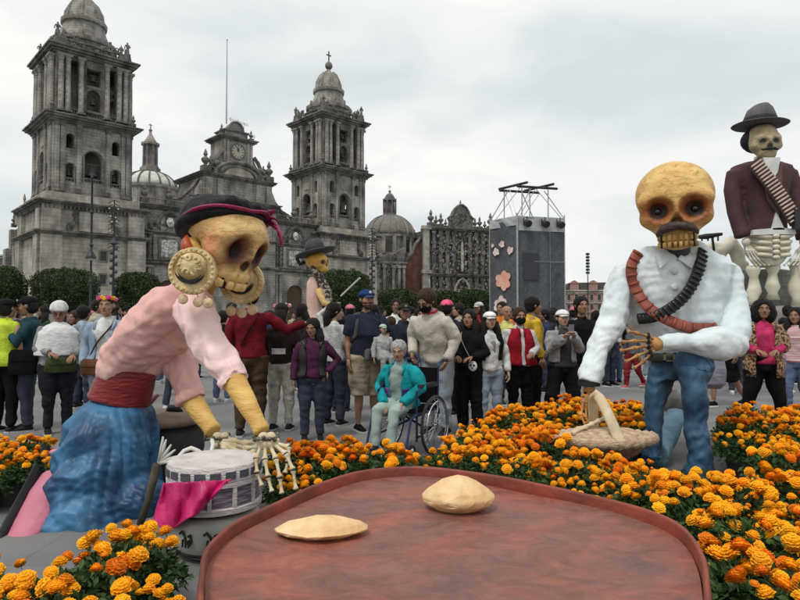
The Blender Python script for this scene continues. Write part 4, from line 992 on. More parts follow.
    def sleeve_tubes(m, kind, off):
        for (a, b_, c) in J:
            ins = B((0, .01, .775)); st = a.lerp(ins, .45) - Vector((0, 0, .002 * S)); a = a - Vector((0, 0, .012 * S)) + (b_ - a) * .04
            if kind == 'long': m.tube([st, a, a.lerp(b_, .5), b_, b_.lerp(c, .6), b_.lerp(c, .95)], [(.02 + off) * S, (.034 * f + off) * S, (.034 * f + off) * S, (.031 + off) * S, (.026 + off) * S, (.024 + off) * S], 10)
            elif kind == 'short': m.tube([st, a, a.lerp(b_, .4), a.lerp(b_, .78)], [(.02 + off) * S, (.035 * f + off) * S, (.038 * f + off) * S, (.04 + off) * S], 10)
            elif kind == 'three': m.tube([st, a, a.lerp(b_, .5), b_, b_.lerp(c, .3)], [(.02 + off) * S, (.034 * f + off) * S, (.034 * f + off) * S, (.032 + off) * S, (.03 + off) * S], 10)
    if bottom is not None:
        m = MB(); bm_ = bottom if not isinstance(bottom, tuple) else cloth(bottom)
        if not sit: m.rings(trings(.004, .47, .57))
        else: m.rings([(V((0, .0, .30)), V((hipw * 1.0, 0, 0)), V((0, .08, 0))), (V((0, 0, .36)), V((hipw * 1.12, 0, 0)), V((0, .09, 0))), (V((0, 0, .45)), V((hipw, 0, 0)), V((0, .075, 0)))])
        wd = .044 if legs in ('wide', 'shorts') else .033
        for (a, b_, c) in LG:
            if legs == 'shorts': m.tube([a + Vector((0, 0, .03 * S)), a.lerp(b_, .5), b_ + (b_ - a) * .02, b_ + (c - b_) * .1], [.066 * S * f, .062 * S * f, .058 * S, .06 * S], 12)
            elif legs == 'skirt': pass
            else: m.tube([a + Vector((0, 0, .03 * S)), a.lerp(b_, .5), b_, b_.lerp(c, .45), b_.lerp(c, .98)], [.068 * S * f, .056 * S * f, (wd + .012) * S, (wd + .006) * S, (wd + .004) * S], 12)
        if legs == 'skirt': m.rings([(V((0, 0, z)), V((r_, 0, 0)), V((0, r_ * .8, 0))) for z, r_ in ((.2, .14), (.3, .135), (.42, .12), (.55, .095))])
        o = m.build('trousers' if legs not in ('shorts', 'skirt') else legs, bm_, t, smooth=True); remesh(o, vx, wrinkle(.011 * S, 9 / S, (1, 1, 1.5), sd_, True), 2)
    if top is not None:
        m = MB(); tm = top if not isinstance(top, tuple) else cloth(top); m.rings(trings(.012, .52, .83)); sleeve_tubes(m, sleeve, .003)
        m.tube([B((0, .012, .815)), B((0, .006, .845))], [.05 * S, .041 * S], 12)
        o = m.build('top', tm, t, smooth=True); remesh(o, vx, wrinkle(.012 * S, 10 / S, (1, 1, .9), sd_ + 50), 2)
    if outer is not None:                       # open jacket or vest : (material/colour, sleeve, opening half angle, bottom z)
        oc, osl, op, zb = outer; om = oc if not isinstance(oc, tuple) else cloth(oc)
        m = MB(); zs = [z for z in np.linspace(zb, .825, 12)]; n = 26; vs = []; fs = []
        for j, z in enumerate(zs):
            for i in range(n + 1):
                o_ = op * (1.25 if z > .74 else 1); a = o_ + (360 - 2 * o_) * i / n; vs.append(on_torso(a, z, .022 + (.012 if z < .56 else 0)))
        for j in range(len(zs) - 1):
            for i in range(n): fs.append((j * (n + 1) + i, j * (n + 1) + i + 1, (j + 1) * (n + 1) + i + 1, (j + 1) * (n + 1) + i))
        m.add(vs, fs); o = m.build('jacket' if osl else 'vest', om, t, smooth=True)
        so = o.modifiers.new('s', 'SOLIDIFY'); so.thickness = .008 * S; so.offset = 0
        if osl:
            m = MB(); sleeve_tubes(m, osl, .010); o2 = m.build('sleeves', om, t, smooth=True); remesh(o2, vx, wrinkle(.012 * S, 10 / S, (1, 1, .9), sd_ + 50), 2)
        m = MB()
        for s_ in (-1, 1): m.tube([on_torso(s_ * op * 1.2, .76, .026), on_torso(s_ * op * 1.6, .81, .03), B((s_ * .04, .03, .855))], [.012 * S, .014 * S, .012 * S], 6, flat=.5)
        m.build('collar', om, t, smooth=True)
    # shoes
    if not lod or shoes:
        for (a, b_, c) in LG:
            m = MB(); z0 = c.z - .045 * S + .001
            tilt = Matrix.Identity(3)
            def sp(x, y, z): return c + Vector((x, y, z)) * S
            m.rings([(sp(0, .035, -.03), V((.004, 0, 0)), V((0, 0, .006))), (sp(0, .03, -.024), V((.022, 0, 0)), V((0, 0, .02))), (sp(0, .0, -.014), V((.025, 0, 0)), V((0, 0, .03))), (sp(0, -.04, -.022), V((.026, 0, 0)), V((0, 0, .02))), (sp(0, -.085, -.031), V((.027, 0, 0)), V((0, 0, .012))), (sp(0, -.112, -.036), V((.014, 0, 0)), V((0, 0, .006)))], 12)
            so_ = m.build('shoe', cloth(shoes, rough=.6), t, smooth=True)
            m = MB(); m.prismz([(c.x + x * S, c.y + y * S) for x, y in ((-.02, .04), (.02, .04), (.027, 0), (.029, -.07), (.018, -.115), (-.018, -.115), (-.029, -.07), (-.027, 0))], c.z - .0455 * S, c.z - .034 * S); m.build('sole', cloth(sole), so_)
    # hair
    if hair:
        hm = hairmat(hair); m = MB()
        def hsdf(p):
            q = p.copy(); q[:, 0] = np.abs(q[:, 0])
            d = s_ell(q, (0, .09, .14), (.415, .46, .42) if not hat else (.375, .44, .38)); d = smin(d, s_ell(q, (0, .2, -.12), (.34, .3, .3)), .1)
            if hairlen == 'long': d = smin(d, s_ell(q, (.25, .12, -.35), (.2, .28, .55)), .1)
            if hairlen == 'curly': d = smin(d, s_ell(q, (.3, .1, -.2), (.3, .34, .5)), .1) - .03
            fc = s_ell(q, (0, -.5, -.12), (.29, .34, .44)); return smax(d, -fc, .05)
        hco2, hf = star(hsdf, 36, 28, (0, .1, 0)); hco2 = hco2 * (1 + .05 * ridged(hco2 * np.array([9, 9, 2.5]) + sd_, 1, 2)[:, None] + .03 * fbm(hco2 + sd_, 3, 2)[:, None] + (.06 * fbm(hco2, 7, 2)[:, None] if hairlen == 'curly' else 0))
        m.add([Vector(v) for v in (hco2 @ HM.T + np.array(hc))], hf)
        if hairlen == 'bun': m.ell(Hd((0, .5, .3)), (.024 * S,) * 3, 10, 8)
        if hairlen == 'back':
            m.tube([Hd((0, .36, .1)), Hd((0, .48, -.3)), Hd((.02, .46, -.9)), Hd((0, .42, -1.45))], [(.045 * S, .03 * S), (.055 * S, .035 * S), (.05 * S, .03 * S), (.02 * S, .012 * S)], 10, up=hr @ Vector((0, 1, 0)))
        if hairlen == 'long':
            for s_ in (-1, 1): m.tube([Hd((s_ * .3, .1, -.1)), Hd((s_ * .42, .0, -.6)), Hd((s_ * .42, -.12, -1.1)), Hd((s_ * .36, -.2, -1.6))], [.035 * S, .038 * S, .034 * S, .012 * S], 8)
        m.build('hair', hm, t, smooth=True)
    if hat:
        kind, hcol = hat[0], hat[1]; hm = cloth(hcol)
        if kind in ('cap', 'capback'):
            co_, hf = star(lambda p: smax(s_ell(p, (0, .07, .2), (.405, .47, .34)), -(p[:, 2] - (.17 - .12 * p[:, 1])), .02), 32, 20, (0, .06, .32)); m = MB()
            m.add([Vector(v) for v in (co_ @ HM.T + np.array(hc))], hf); cp = m.build('cap', hm, t, smooth=True)
            m = MB(); vs = []; sg = 1 if kind == 'cap' else -1
            for j, (rr_, dz) in enumerate(((0, 0), (.12, -.01), (.24, -.035), (.33, -.07))):
                for i in range(9):
                    a = (i / 8 - .5) * math.pi * .62; vs.append((.37 * math.sin(a) * (1 - .12 * j), .06 - sg * (.42 * math.cos(a) + rr_ * math.cos(a * .8)), .2 + dz - .1 * (1 - math.cos(a)) * .5))
            nn = len(vs); vs += [(x, y, z - .015) for x, y, z in vs]; fs2 = []
            for j in range(3):
                for i in range(8):
                    q = (j * 9 + i, j * 9 + i + 1, (j + 1) * 9 + i + 1, (j + 1) * 9 + i); fs2.append(q[::-1]); fs2.append(tuple(k + nn for k in q))
            for i in range(8): fs2.append((27 + i, 28 + i, nn + 28 + i, nn + 27 + i))
            m.add([Hd(v) for v in vs], fs2); m.build('visor', cloth(hat[2]) if len(hat) > 2 else hm, cp, smooth=True)
            if len(hat) > 3: m = MB(); m.ell(Hd((0, -.42 * sg, .36)), (.012 * S, .006 * S, .011 * S), 8, 6); m.build('badge', cloth(hat[3]), cp)
        if kind == 'beanie':
            co_, hf = star(lambda p: smax(s_ell(p, (0, .06, .17), (.45, .5, .46)), -(p[:, 2] - (.12 - .15 * p[:, 1])), .04), 32, 20, (0, .06, .3)); co_ = co_ * (1 + .03 * ridged(co_, 5, 2))[:, None]; m = MB()
            m.add([Vector(v) for v in (co_ @ HM.T + np.array(hc))], hf); m.build('head_scarf', hm, t, smooth=True)
        if kind == 'flowers':
            rg = random.Random(5); cols = hat[2]
            for i in range(13):
                a = (i - 6) * .27; m = MB(); c_ = Vector((.42 * math.sin(a), -.38 * math.cos(a) + .04, .33 + .06 * math.cos(a) + rg.uniform(-.03, .03)))
                for q in range(7): aa = q * .9; m.ell(Hd(c_ + Vector((.05 * math.cos(aa), -.03, .05 * math.sin(aa)))), (.0085 * S,) * 3, 6, 5)
                m.build('crown_flower', cloth(cols[i % len(cols)]), t, smooth=True)
    if mask:
        co_, hf = star(lambda p: smax(s_ell(p, (0, -.165, -.22), (.305, .345, .28)), np.maximum(p[:, 1] + .10, p[:, 2] + .05), .02), 28, 18, (0, -.3, -.18)); m = MB(); m.add([Vector(v) for v in (co_ @ HM.T + np.array(hc))], hf); m.build('face_mask', cloth(mask), t, smooth=True)
    if glasses:
        m = MB()
        for s_ in (-1, 1): m.tube([Hd((s_ * .135 + .075 * math.cos(a), -.43, .01 + .06 * math.sin(a))) for a in [k * math.pi / 5 for k in range(10)]], .0018 * S, 5, closed=True); m.tube([Hd((s_ * .21, -.42, .02)), Hd((s_ * .36, -.05, .03))], .0016 * S, 5)
        m.bar(Hd((-.06, -.43, .03)), Hd((.06, -.43, .03)), .0016 * S); m.build('glasses', BLACKP, t)
    for ex in extras: ex(t, S, dict(B=B, V=V, J=J, LG=LG, on=on_torso, Hd=Hd, hc=hc))
    return t
JOINS = []
def low(v, k=.5): return tuple(x * k for x in v)
# --- carried and worn extras
def strap(a0, z0, a1, z1, col, w=.012, bagpos=None):
    def f(t, S, q):
        m = MB(); n = 10; m.tube([q['on'](a0 + (a1 - a0) * i / n, z0 + (z1 - z0) * i / n, .026) for i in range(n + 1)], w * S, 6, flat=.35); m.build('strap', cloth(col), t, smooth=True)
    return f
def bag(ang, z, col, w=.07, h=.07, d=.03, nm='bag', off=.05):
    def f(t, S, q):
        c = q['on'](ang, z, off); m = MB(); rr = Matrix.Rotation(R(ang), 4, 'Z'); m.T = Matrix.Translation(c) @ rr
        m.rings([(Vector((0, 0, -h * S)), Vector((w * S * .85, 0, 0)), Vector((0, d * S * .8, 0))), (Vector((0, 0, -h * S * .8)), Vector((w * S, 0, 0)), Vector((0, d * S, 0))), (Vector((0, 0, h * S * .7)), Vector((w * S * .95, 0, 0)), Vector((0, d * S * .9, 0))), (Vector((0, 0, h * S)), Vector((w * S * .8, 0, 0)), Vector((0, d * S * .6, 0)))], 16, power=4)
        m.T = None; m.T = Matrix.Translation(c) @ rr; m.box(-w * S * .8, w * S * .8, -d * S * 1.12, -d * S * .9, h * S * .1, h * S * .3); m.build(nm, cloth(col), t, smooth=True, angle=50)
    return f
def backpack(col):
    def f(t, S, q):
        m = MB(); c = [q['B']((0, .12, z)) for z in (.58, .61, .72, .78, .80)]
        m.rings([(c[0], Vector((.06 * S, 0, 0)), Vector((0, .03 * S, 0))), (c[1], Vector((.085 * S, 0, 0)), Vector((0, .05 * S, 0))), (c[2], Vector((.08 * S, 0, 0)), Vector((0, .05 * S, 0))), (c[3], Vector((.07 * S, 0, 0)), Vector((0, .04 * S, 0))), (c[4], Vector((.04 * S, 0, 0)), Vector((0, .02 * S, 0)))], 16, power=3)
        bp = m.build('backpack', cloth(col), t, smooth=True)
        m = MB()
        for s_ in (-1, 1): m.tube([q['B']((s_ * .07, .08, .79)), q['B']((s_ * .075, .0, .835)), q['on'](s_ * 50, .78, .025), q['on'](s_ * 55, .68, .025), q['on'](s_ * 95, .62, .03)], .014 * S, 6, flat=.4)
        m.build('backpack_strap', cloth(low(col)), t, smooth=True)
    return f
def phone(t, S, q):
    c = (q['J'][0][2] + q['J'][1][2]) / 2 + Vector((0, -.05 * S, .05 * S)); m = MB(); m.box(c.x - .022 * S, c.x + .022 * S, c.y - .005, c.y + .005, c.z - .04 * S, c.z + .05 * S); m.build('phone', mat('phone_back', (.18, .16, .2), rough=.3), t)
def scarf_wrap(col, z0=.60, z1=.83):
    def f(t, S, q):
        m = MB(); m.rings([(q['B']((0, -.01, z)), Vector(((r_) * S, 0, 0)), Vector((0, r_ * .72 * S, 0))) for z, r_ in ((z0, .165), (z0 + .05, .16), (.70, .155), (.77, .145), (.81, .115), (.835, .07), (.85, .05))], 24)
        o = m.build('shawl', mat('white_knit', (.72, .71, .70), (.55, .55, .56), sc=14, rough=.95, bump=.8, bsc=30, stretch=(1, 1, 3)), t, smooth=True); remesh(o, .008 * S, wrinkle(.007 * S, 9 / S, (1.3, 1.3, .6), 3), 2)
    return f
def front_patch(a0, a1, z0, z1, col, nm, off=.016, hmat=None):
    def f(t, S, q):
        m = MB(); n = 6; vs = []; fs = []
        for j in range(7):
            for i in range(n + 1): vs.append(q['on'](a0 + (a1 - a0) * i / n, z0 + (z1 - z0) * j / 6, off))
        for j in range(6):
            for i in range(n): fs.append((j * (n + 1) + i, j * (n + 1) + i + 1, (j + 1) * (n + 1) + i + 1, (j + 1) * (n + 1) + i))
        m.add(vs, fs); o = m.build(nm, hmat or cloth(col), t, smooth=True); s_ = o.modifiers.new('s', 'SOLIDIFY'); s_.thickness = .006 * S
    return f
# ------------------------------------------------------------------ the visitors
BR, DK, LT = (.30, .165, .105), (.22, .12, .08), (.42, .26, .18)
D1, D2, D3 = JEAN((.09, .13, .22)), JEAN((.28, .34, .42)), JEAN((.03, .04, .07))
BLK = (.007, .007, .0085)
# left edge group
person('man in fluorescent yellow vest seen from behind at the left edge', 4, 299, 432, 165, top=(.62, .75, .05), bottom=BLK, sleeve='none', outer=((.6, .75, .06), None, 3, .5), hat=('cap', BLK), arms=('hang', 'front'), extras=(bag(150, .5, BLK, .1, .06),))
person('man in black cap and dark teal jacket, hand raised to his chest', 27, 297, 430, -62, top=(.02, .06, .075), bottom=D3, hat=('cap', BLK, BLK, (.4, .4, .4)), arms=('front', ((.14, -.07, .66), (.05, -.13, .76))), skin=BR, head=(-10, 8, 0), extras=(bag(80, .52, BLK, .1, .09),), sole=(.6, .6, .6))
person('woman in white head scarf and white knitted shawl looking down', 57, 303, 433, 32, female=True, top=(.3, .3, .3), bottom=(.02, .02, .03), hat=('beanie', (.75, .74, .72)), hair='grey', fat=1.35, arms=('front', ((.16, -.04, .66), (.09, -.17, .6))), skin=BR, glasses=True, head=(-8, 22, 0), extras=(scarf_wrap(None), bag(5, .53, (.06, .08, .03), .11, .055, .03, 'olive_bag', .03)))
person('woman in orange top standing behind the white shawl', 74, 311, 405, -20, female=True, top=(.75, .13, .04), bottom=BLK, hairlen='long', hair='brown', skin=BR)
person('person in pale blue top facing away behind the white head scarf', 82, 306, 408, 165, top=(.35, .45, .55), bottom=D3, skin=BR)
person('woman with bright flower crown and light denim jacket', 106, 296, 436, 6, female=True, top=(.68, .68, .66), bottom=D2, hair='brown', skin=(.36, .21, .14), fat=1.12,
       outer=(JEAN((.30, .40, .50)), 'long', 24, .5), hat=('flowers', (.8, .3, .1), [(.85, .08, .3), (.9, .35, .05), (.85, .6, .05), (.8, .1, .4)]), arms=('hang', 'hang'), extras=(strap(-60, .55, 40, .82, (.1, .05, .03), .008), bag(-25, .5, (.12, .055, .03), .1, .055, .04, 'brown_bag', .03)))
person('woman in black seen between the flower crown and the pink blouse', 137, 311, 398, 10, female=True, top=BLK, bottom=BLK, hairlen='long', skin=LT)
person('man in dark clothes and cap just right of the flower crown', 126, 306, 400, 40, top=BLK, bottom=D3, skin=BR, hat=('cap', BLK))
person('person in dark jeans and white shoes mostly hidden behind the pink blouse', 178, 312, 409, 190, top=(.05, .05, .07), bottom=D3, shoes=(.7, .7, .7), stance='wide')
person('person in black standing behind the far giant arm', 222, 311, 402, 170, top=BLK, bottom=D1, shoes=(.6, .6, .6))
# right of the female figure
person('man in maroon sweater and brown trousers reaching toward a woman, seen from behind', 250, 285, 436, 188, top=(.16, .008, .016), bottom=(.075, .045, .025), fat=1.05, arms=(((-.23, -.03, .70), (-.36, -.06, .745)), 'hang'), skin=LT, extras=(strap(150, .6, 215, .82, BLK, .01),))
person('woman with pink flowers in black hair and cream trousers, back turned', 281, 303, 430, 175, female=True, top=(.03, .018, .016), bottom=(.55, .51, .45), hairlen='back', skin=LT, arms=('hang', 'front'),
       hat=('flowers', (.5, .1, .1), [(.75, .3, .4), (.8, .65, .65), (.7, .12, .25), (.02, .02, .02)]), extras=(front_patch(150, 210, .60, .645, (.75, .75, .75), 'white_sash', .03),))
person('woman in purple top and black leather vest, one hand on her hip', 312, 319, 440, 10, female=True, top=(.075, .018, .055), bottom=D3, hairlen='long', skin=BR, fat=1.15, outer=(mat('black_leather', (.007, .007, .008), (.012, .012, .013), rough=.4, bump=.4, bsc=30), None, 26, .52), arms=('hang', 'hip'), head=(-25, 12, 0))
person('woman in white top with long black hair and a hand on her head', 334, 303, 425, 150, female=True, top=(.62, .62, .61), bottom=D3, hairlen='back', skin=LT, arms=('front', ((.17, -.02, .9), (.08, -.06, .97))), head=(-40, 0, 0))
person('dark dressed visitor with long coat behind the leather vest', 341, 316, 412, 170, top=(.03, .03, .04), bottom=(.02, .03, .06), extras=(backpack((.05, .05, .055)),))
def green_cloth(t, S, q):
    m = MB(); c = q['J'][1][2] + Vector((-.0, -.04, -.1)) * S
    m.rings([(c + Vector((0, 0, z)) * S, Vector((r_ * S, 0, 0)), Vector((0, r_ * .6 * S, 0))) for z, r_ in ((-.09, .03), (-.04, .055), (.02, .045), (.08, .025))], 14)
    o = m.build('green_bag', cloth((.01, .28, .05)), t, smooth=True); remesh(o, .012, wrinkle(.006, 14), 1)
person('bearded man in blue cap, navy shirt and khaki cargo shorts', 366, 290, 430, 28, top=(.022, .028, .05), bottom=(.40, .34, .24), legs='shorts', sleeve='short', hat=('cap', (.02, .06, .2), (.02, .06, .2), (.7, .7, .7)), skin=BR, fat=1.32, arms=('hang', ((.15, -.03, .66), (.08, -.17, .66))), beard=True,
       extras=(backpack((.18, .18, .18)), bag(10, .545, (.1, .1, .105), .1, .04, .03, 'grey_waist_bag', .03), green_cloth), shoes=BLK)
ch = person('small child in pale cap and grey top carried by the man in the blue cap', 383, 315, 430, 20, Y=7.25, H=.80, zbase=.66, top=(.5, .5, .5), bottom=(.3, .3, .3), hat=('cap', (.55, .7, .62)), skin=LT, shoes=(.5, .5, .5), stance='sit')
person('person in bright pink jacket behind the carried child', 391, 317, 402, 170, female=True, top=(.7, .05, .16), bottom=BLK, hair='brown')
person('man in dark navy shirt and cap behind the cream sweater', 404, 304, 418, 14, top=(.022, .028, .045), bottom=D3, hat=('cap', (.03, .03, .03), (.03, .03, .03), (.4, .3, .1)), skin=BR, glasses=True, sleeve='short')
mm_ = person('bent man in cream sweater and black face mask pushing the wheelchair', 437, 292, 434, -28, H=1.80, lean=22, top=mat('cream_knit', (.56, .52, .44), (.44, .41, .35), sc=20, rough=.95, bump=.8, bsc=60), bottom=JEAN((.33, .38, .43)), hair='brown', skin=BR, mask=BLK, glasses=True, fat=1.08, arms=(((-.15, -.02, .66), (-.11, -.13, .60)), ((.16, -.0, .65), (.12, -.10, .55))), head=(-12, 10, 0),
       extras=(lambda t, S, q: (lambda m: (m.tube([q['B']((.045 * math.sin(a), .012 - .04 * math.cos(a), .843)) for a in [k * .5 for k in range(13)]], .012 * S, 6), m.build('pink_collar', cloth((.7, .05, .09)), t, smooth=True)))(MB()),))
person('person in bright pink cap and dark jacket behind the cream sweater', 447, 300, 415, 150, top=(.02, .025, .045), bottom=BLK, hat=('cap', (.85, .12, .25)), skin=BR)
def skull_bag(t, S, q):
    c = q['on'](25, .55, .06); m = MB(); m.ell(c, (.038 * S, .012 * S, .042 * S), 12, 8); o = m.build('skull_bag', cloth((.7, .69, .66)), t, smooth=True)
    for x, z in ((-.014, .006), (.014, .006), (0, -.014)): m = MB(); m.ell(c + Vector((x, -.011, z)) * S, (.008 * S, .004 * S, .009 * S if x else .005 * S), 8, 6); m.build('painted_eye', cloth(BLK), o)
person('woman dressed in black with a small white skull bag', 470, 310, 432, -25, female=True, top=BLK, bottom=BLK, hairlen='long', skin=BR, legs='wide', shoes=(.7, .7, .7), fat=1.1, arms=('front', 'front'), extras=(strap(30, .56, -35, .82, (.6, .55, .5), .006), skull_bag))
person('woman in white cap, white printed hoodie and light torn jeans', 490, 312, 432, 8, female=True, top=(.66, .66, .66), bottom=D2, hairlen='long', skin=LT, hat=('cap', (.8, .8, .79)), outer=(BLK, None, 34, .6), extras=(front_patch(-14, 14, .66, .76, (.25, .25, .25), 'chest_print'),), shoes=(.6, .6, .6))
person('bald man in pale yellow shirt behind the white cap', 507, 306, 404, 10, top=(.65, .62, .2), bottom=D3, hair=None, skin=BR)
person('woman in red quilted vest and black face mask with white sleeves', 520, 308, 426, 6, female=True, top=(.66, .66, .67), bottom=BLK, hair='brown', skin=BR, mask=BLK, fat=1.25, outer=((.32, .008, .02), None, 7, .52), arms=('hang', 'front'))
person('man in mustard yellow shirt looking right behind the red vest', 533, 297, 418, 95, top=(.72, .45, .04), bottom=BLK, skin=BR)
person('woman in white cap and grey jacket photographing with her phone', 563, 310, 428, 4, female=True, top=(.05, .05, .055), bottom=BLK, hairlen='short', skin=LT, hat=('cap', (.8, .8, .79)), outer=((.33, .33, .34), 'long', 26, .56), arms=('phone', 'phone'), stance='wide', legs='wide', extras=(phone,), fat=1.1)
person('tall man in black sweater behind the woman with the phone', 582, 297, 420, 5, top=BLK, bottom=BLK, skin=BR)
person('man in black jacket and blue jeans beyond the arm holding the basket', 615, 311, 383, 180, top=BLK, bottom=D1)
person('seated visitor in red trousers and sneakers behind the giant arm', 634, 322, 388, -60, top=(.12, .12, .14), bottom=(.25, .02, .03), stance='walk', shoes=(.5, .1, .1))
person('person in grey top standing beyond the giant forearm', 627, 318, 370, 10, top=(.2, .2, .22), bottom=(.1, .1, .12))
# right side
LEO = mat('leopard_fabric', (.36, .22, .13), (.05, .03, .02), sc=38, rough=.9, detail=2, lo=.48, hi=.55)
person('woman in leopard print coat and pink top with long curly hair', 765, 300, 432, -22, female=True, top=(.55, .04, .13), bottom=BLK, hair='black', hairlen='curly', skin=BR, outer=(LEO, 'three', 30, .42), arms=('front', 'front'), stance='wide', fat=1.15)
person('black haired woman in striped top with crossed strap at the right edge', 798, 308, 420, -50, female=True, top=mat('striped_knit', (.62, .6, .58), (.4, .05, .1), sc=1.5, rough=.9, stretch=(.1, .1, 30)), bottom=D1, hairlen='long', skin=BR, sleeve='short', stance='walk')
person('walking man in black shorts and black sneakers behind the giant elbow', 727, 300, 407, -75, top=BLK, bottom=BLK, legs='shorts', skin=BR, shoes=BLK, sole=(.75, .75, .75), stance='walk', sleeve='short')
person('woman in light jeans and white sneakers beyond the walking man', 748, 318, 391, 100, female=True, top=BLK, bottom=D2, shoes=(.7, .7, .7), skin=BR)
person('visitor in dark jeans standing between the elbow and the curly hair', 738, 312, 394, 160, top=(.1, .02, .03), bottom=D3, shoes=(.7, .7, .7))
person('visitor in blue jeans and white trainers near the right edge', 785, 318, 392, 40, top=(.3, .3, .33), bottom=D1, shoes=(.7, .7, .7), skin=LT)
# --- distant crowd, plain individuals
rg = random.Random(21)
CC = [('black', (.02, .02, .02)), ('white', (.68, .68, .67)), ('red', (.4, .02, .03)), ('navy', (.03, .04, .09)), ('grey', (.2, .2, .21)), ('beige', (.45, .38, .28)), ('pink', (.6, .18, .25)), ('blue', (.05, .14, .35)), ('dark green', (.03, .08, .04)), ('orange', (.65, .2, .04))]
far = [(18, 22, 'behind the teal jacket'), (62, 27, 'above the white shawl'), (92, 24, 'left of the flower crown'), (117, 19, 'between flower crown and blouse'), (148, 20, 'behind the pink blouse'), (266, 20, 'between maroon sweater and pink flowers'), (294, 24, 'behind the leather vest'),
       (356, 22, 'left of the blue cap'), (377, 18, 'right of the blue cap'), (384, 25, 'above the carried child'), (412, 20, 'above the wheelchair'), (455, 17, 'left of the woman with skull bag'), (461, 26, 'behind the woman with skull bag'), (480, 20, 'left of the white hoodie'), (484, 30, 'far beyond the white hoodie'),
       (499, 24, 'left of the bald man'), (515, 27, 'behind the red vest'), (544, 19, 'between mustard shirt and phone'), (548, 26, 'below the mesh scaffold'), (541, 33, 'far below the scaffold corner'), (553, 15, 'left of the phone'), (572, 24, 'above the phone'), (594, 21, 'left of the giant sleeve'), (602, 30, 'behind the giant sleeve'), (640, 26, 'under the giant shirt'),
       (655, 19, 'beneath the forearm bones'), (706, 22, 'under the giant elbow'), (716, 26, 'beyond the plastic bag'), (755, 24, 'left of the leopard coat'), (778, 20, 'right of the curly hair'), (790, 26, 'far by the right edge'), (470, 34, 'far in front of the church'), (508, 36, 'far under the scaffold'), (526, 31, 'far behind the mustard shirt')]
far += [(10, 12.5, 'behind the yellow vest'), (44, 13.5, 'between teal jacket and white shawl'), (98, 12, 'just behind the denim jacket'), (160, 13, 'seen past the pink waist'), (196, 14, 'between the two pink sleeves'), (232, 12.5, 'left of the maroon sweater'), (270, 13, 'near the pink hair flowers'), (302, 11.5, 'left shoulder of the leather vest'), (350, 12, 'behind the grey backpack'), (374, 13, 'beside the blue capped man'), (396, 11.5, 'above the grey haired rider'), (419, 12.5, 'right of the dark capped man'), (459, 12, 'beside the pink cap'), (479, 13.5, 'behind the skull bag strap'), (502, 12, 'left of the red vest'), (512, 14, 'between white hoodie and red vest'), (545, 11.5, 'right of the mustard shirt'), (551, 14.5, 'left of the white capped photographer'), (574, 12.5, 'behind the photographer'), (596, 14, 'against the giant sleeve'), (608, 12.5, 'inside the bend of the arm'), (648, 14, 'between the giant legs and arm'), (722, 13, 'beyond the giant elbow'), (744, 15, 'left of the pink top'), (788, 13, 'behind the striped top')]
for i, (px, Y, where) in enumerate(far):
    cn, c = CC[(i * 7 + 3) % len(CC)]
    kw = dict(female=bool(i % 2), bottom=[BLK, D1, D3, D2][i % 4], skin=[BR, LT, DK][i % 3], hairlen=['short', 'long'][i % 2], shoes=[BLK, (.6, .6, .6)][i % 2], arms=[('hang', 'hang'), ('hang', 'front'), ('swing', 'hang')][i % 3])
    if i % 5 == 2: kw['hat'] = ('cap', CC[(i * 3) % 10][1])
    Hh = rg.uniform(1.55, 1.76)
    person('%s visitor in %s %s' % ('small distant' if Y > 15 else 'background', cn, where), px, 0, 0, rg.choice([0, 25, -40, 90, 175, 150, -90]), top=c, Y=Y, H=Hh, lod=1, group='distant visitors', **kw)

# ------------------------------------------------------------------ wheelchair and its rider
W0 = G(410, 457); WY = R(-30)
wc = thing('wheelchair', 'black and blue wheelchair with spoked wheels carrying an elderly woman', 'wheelchair', (W0.x, W0.y + .2, 0), WY)
BLU = mat('blue_frame_paint', (.015, .03, .10), (.02, .035, .11), rough=.35, metal=.3)
RUB = mat('rubber', (.02, .02, .02), (.035, .035, .035), rough=.8)
CHR = mat('chrome', (.6, .6, .62), (.5, .5, .52), rough=.2, metal=.9)
def wheel(x, y, r, nm, spokes, w=.03):
    m = MB(); m.tube([(x, y + (r - w * .5) * math.cos(a), r + (r - w * .5) * math.sin(a)) for a in [k * math.pi / 18 for k in range(36)]], w * .5, 8, closed=True); o = m.build(nm, RUB, wc, smooth=True)
    m = MB(); m.tube([(x, y + (r - w) * math.cos(a), r + (r - w) * math.sin(a)) for a in [k * math.pi / 18 for k in range(36)]], w * .3, 6, closed=True)
    if spokes > 8: s_ = 1 if x > 0 else -1; m.tube([(x + s_ * .035, y + (r - .06) * math.cos(a), r + (r - .06) * math.sin(a)) for a in [k * math.pi / 18 for k in range(36)]], .009, 6, closed=True)
    m.build('rim', CHR, o, smooth=True); m = MB(); m.lathe([(.025, -.03), (.025, .03)], (x, y, r), 8, axis=(1, 0, 0)); m.build('hub', CHR, o)
    m = MB()
    for k in range(spokes): a = k * 2 * math.pi / spokes; m.bar((x + (.015 if k % 2 else -.015), y, r), (x, y + (r - w) * math.cos(a), r + (r - w) * math.sin(a)), .0022 if spokes > 8 else .012, 4)
    m.build('spokes', CHR, o, kind='stuff')
for x in (-.27, .27): wheel(x, .05, .305, 'wheel', 24); wheel(x * .8, -.36, .085, 'caster', 5, .035)
m = MB()
for s_ in (-1, 1):
    x = s_ * .225
    m.tube([(x, .2, .28), (x, .22, .9), (x, .26, .94), (x, .36, .95)], .012, 8); m.bar((x, .2, .45), (x, -.26, .45), .012, 8); m.bar((x, .2, .25), (x, -.26, .22), .012, 8); m.bar((x, -.26, .68), (x, -.26, .18), .012, 8)
    m.tube([(x, .2, .7), (x, -.2, .7), (x, -.26, .66)], .012, 8); m.tube([(x, -.26, .45), (x, -.38, .42), (x, -.48, .14)], .012, 8)
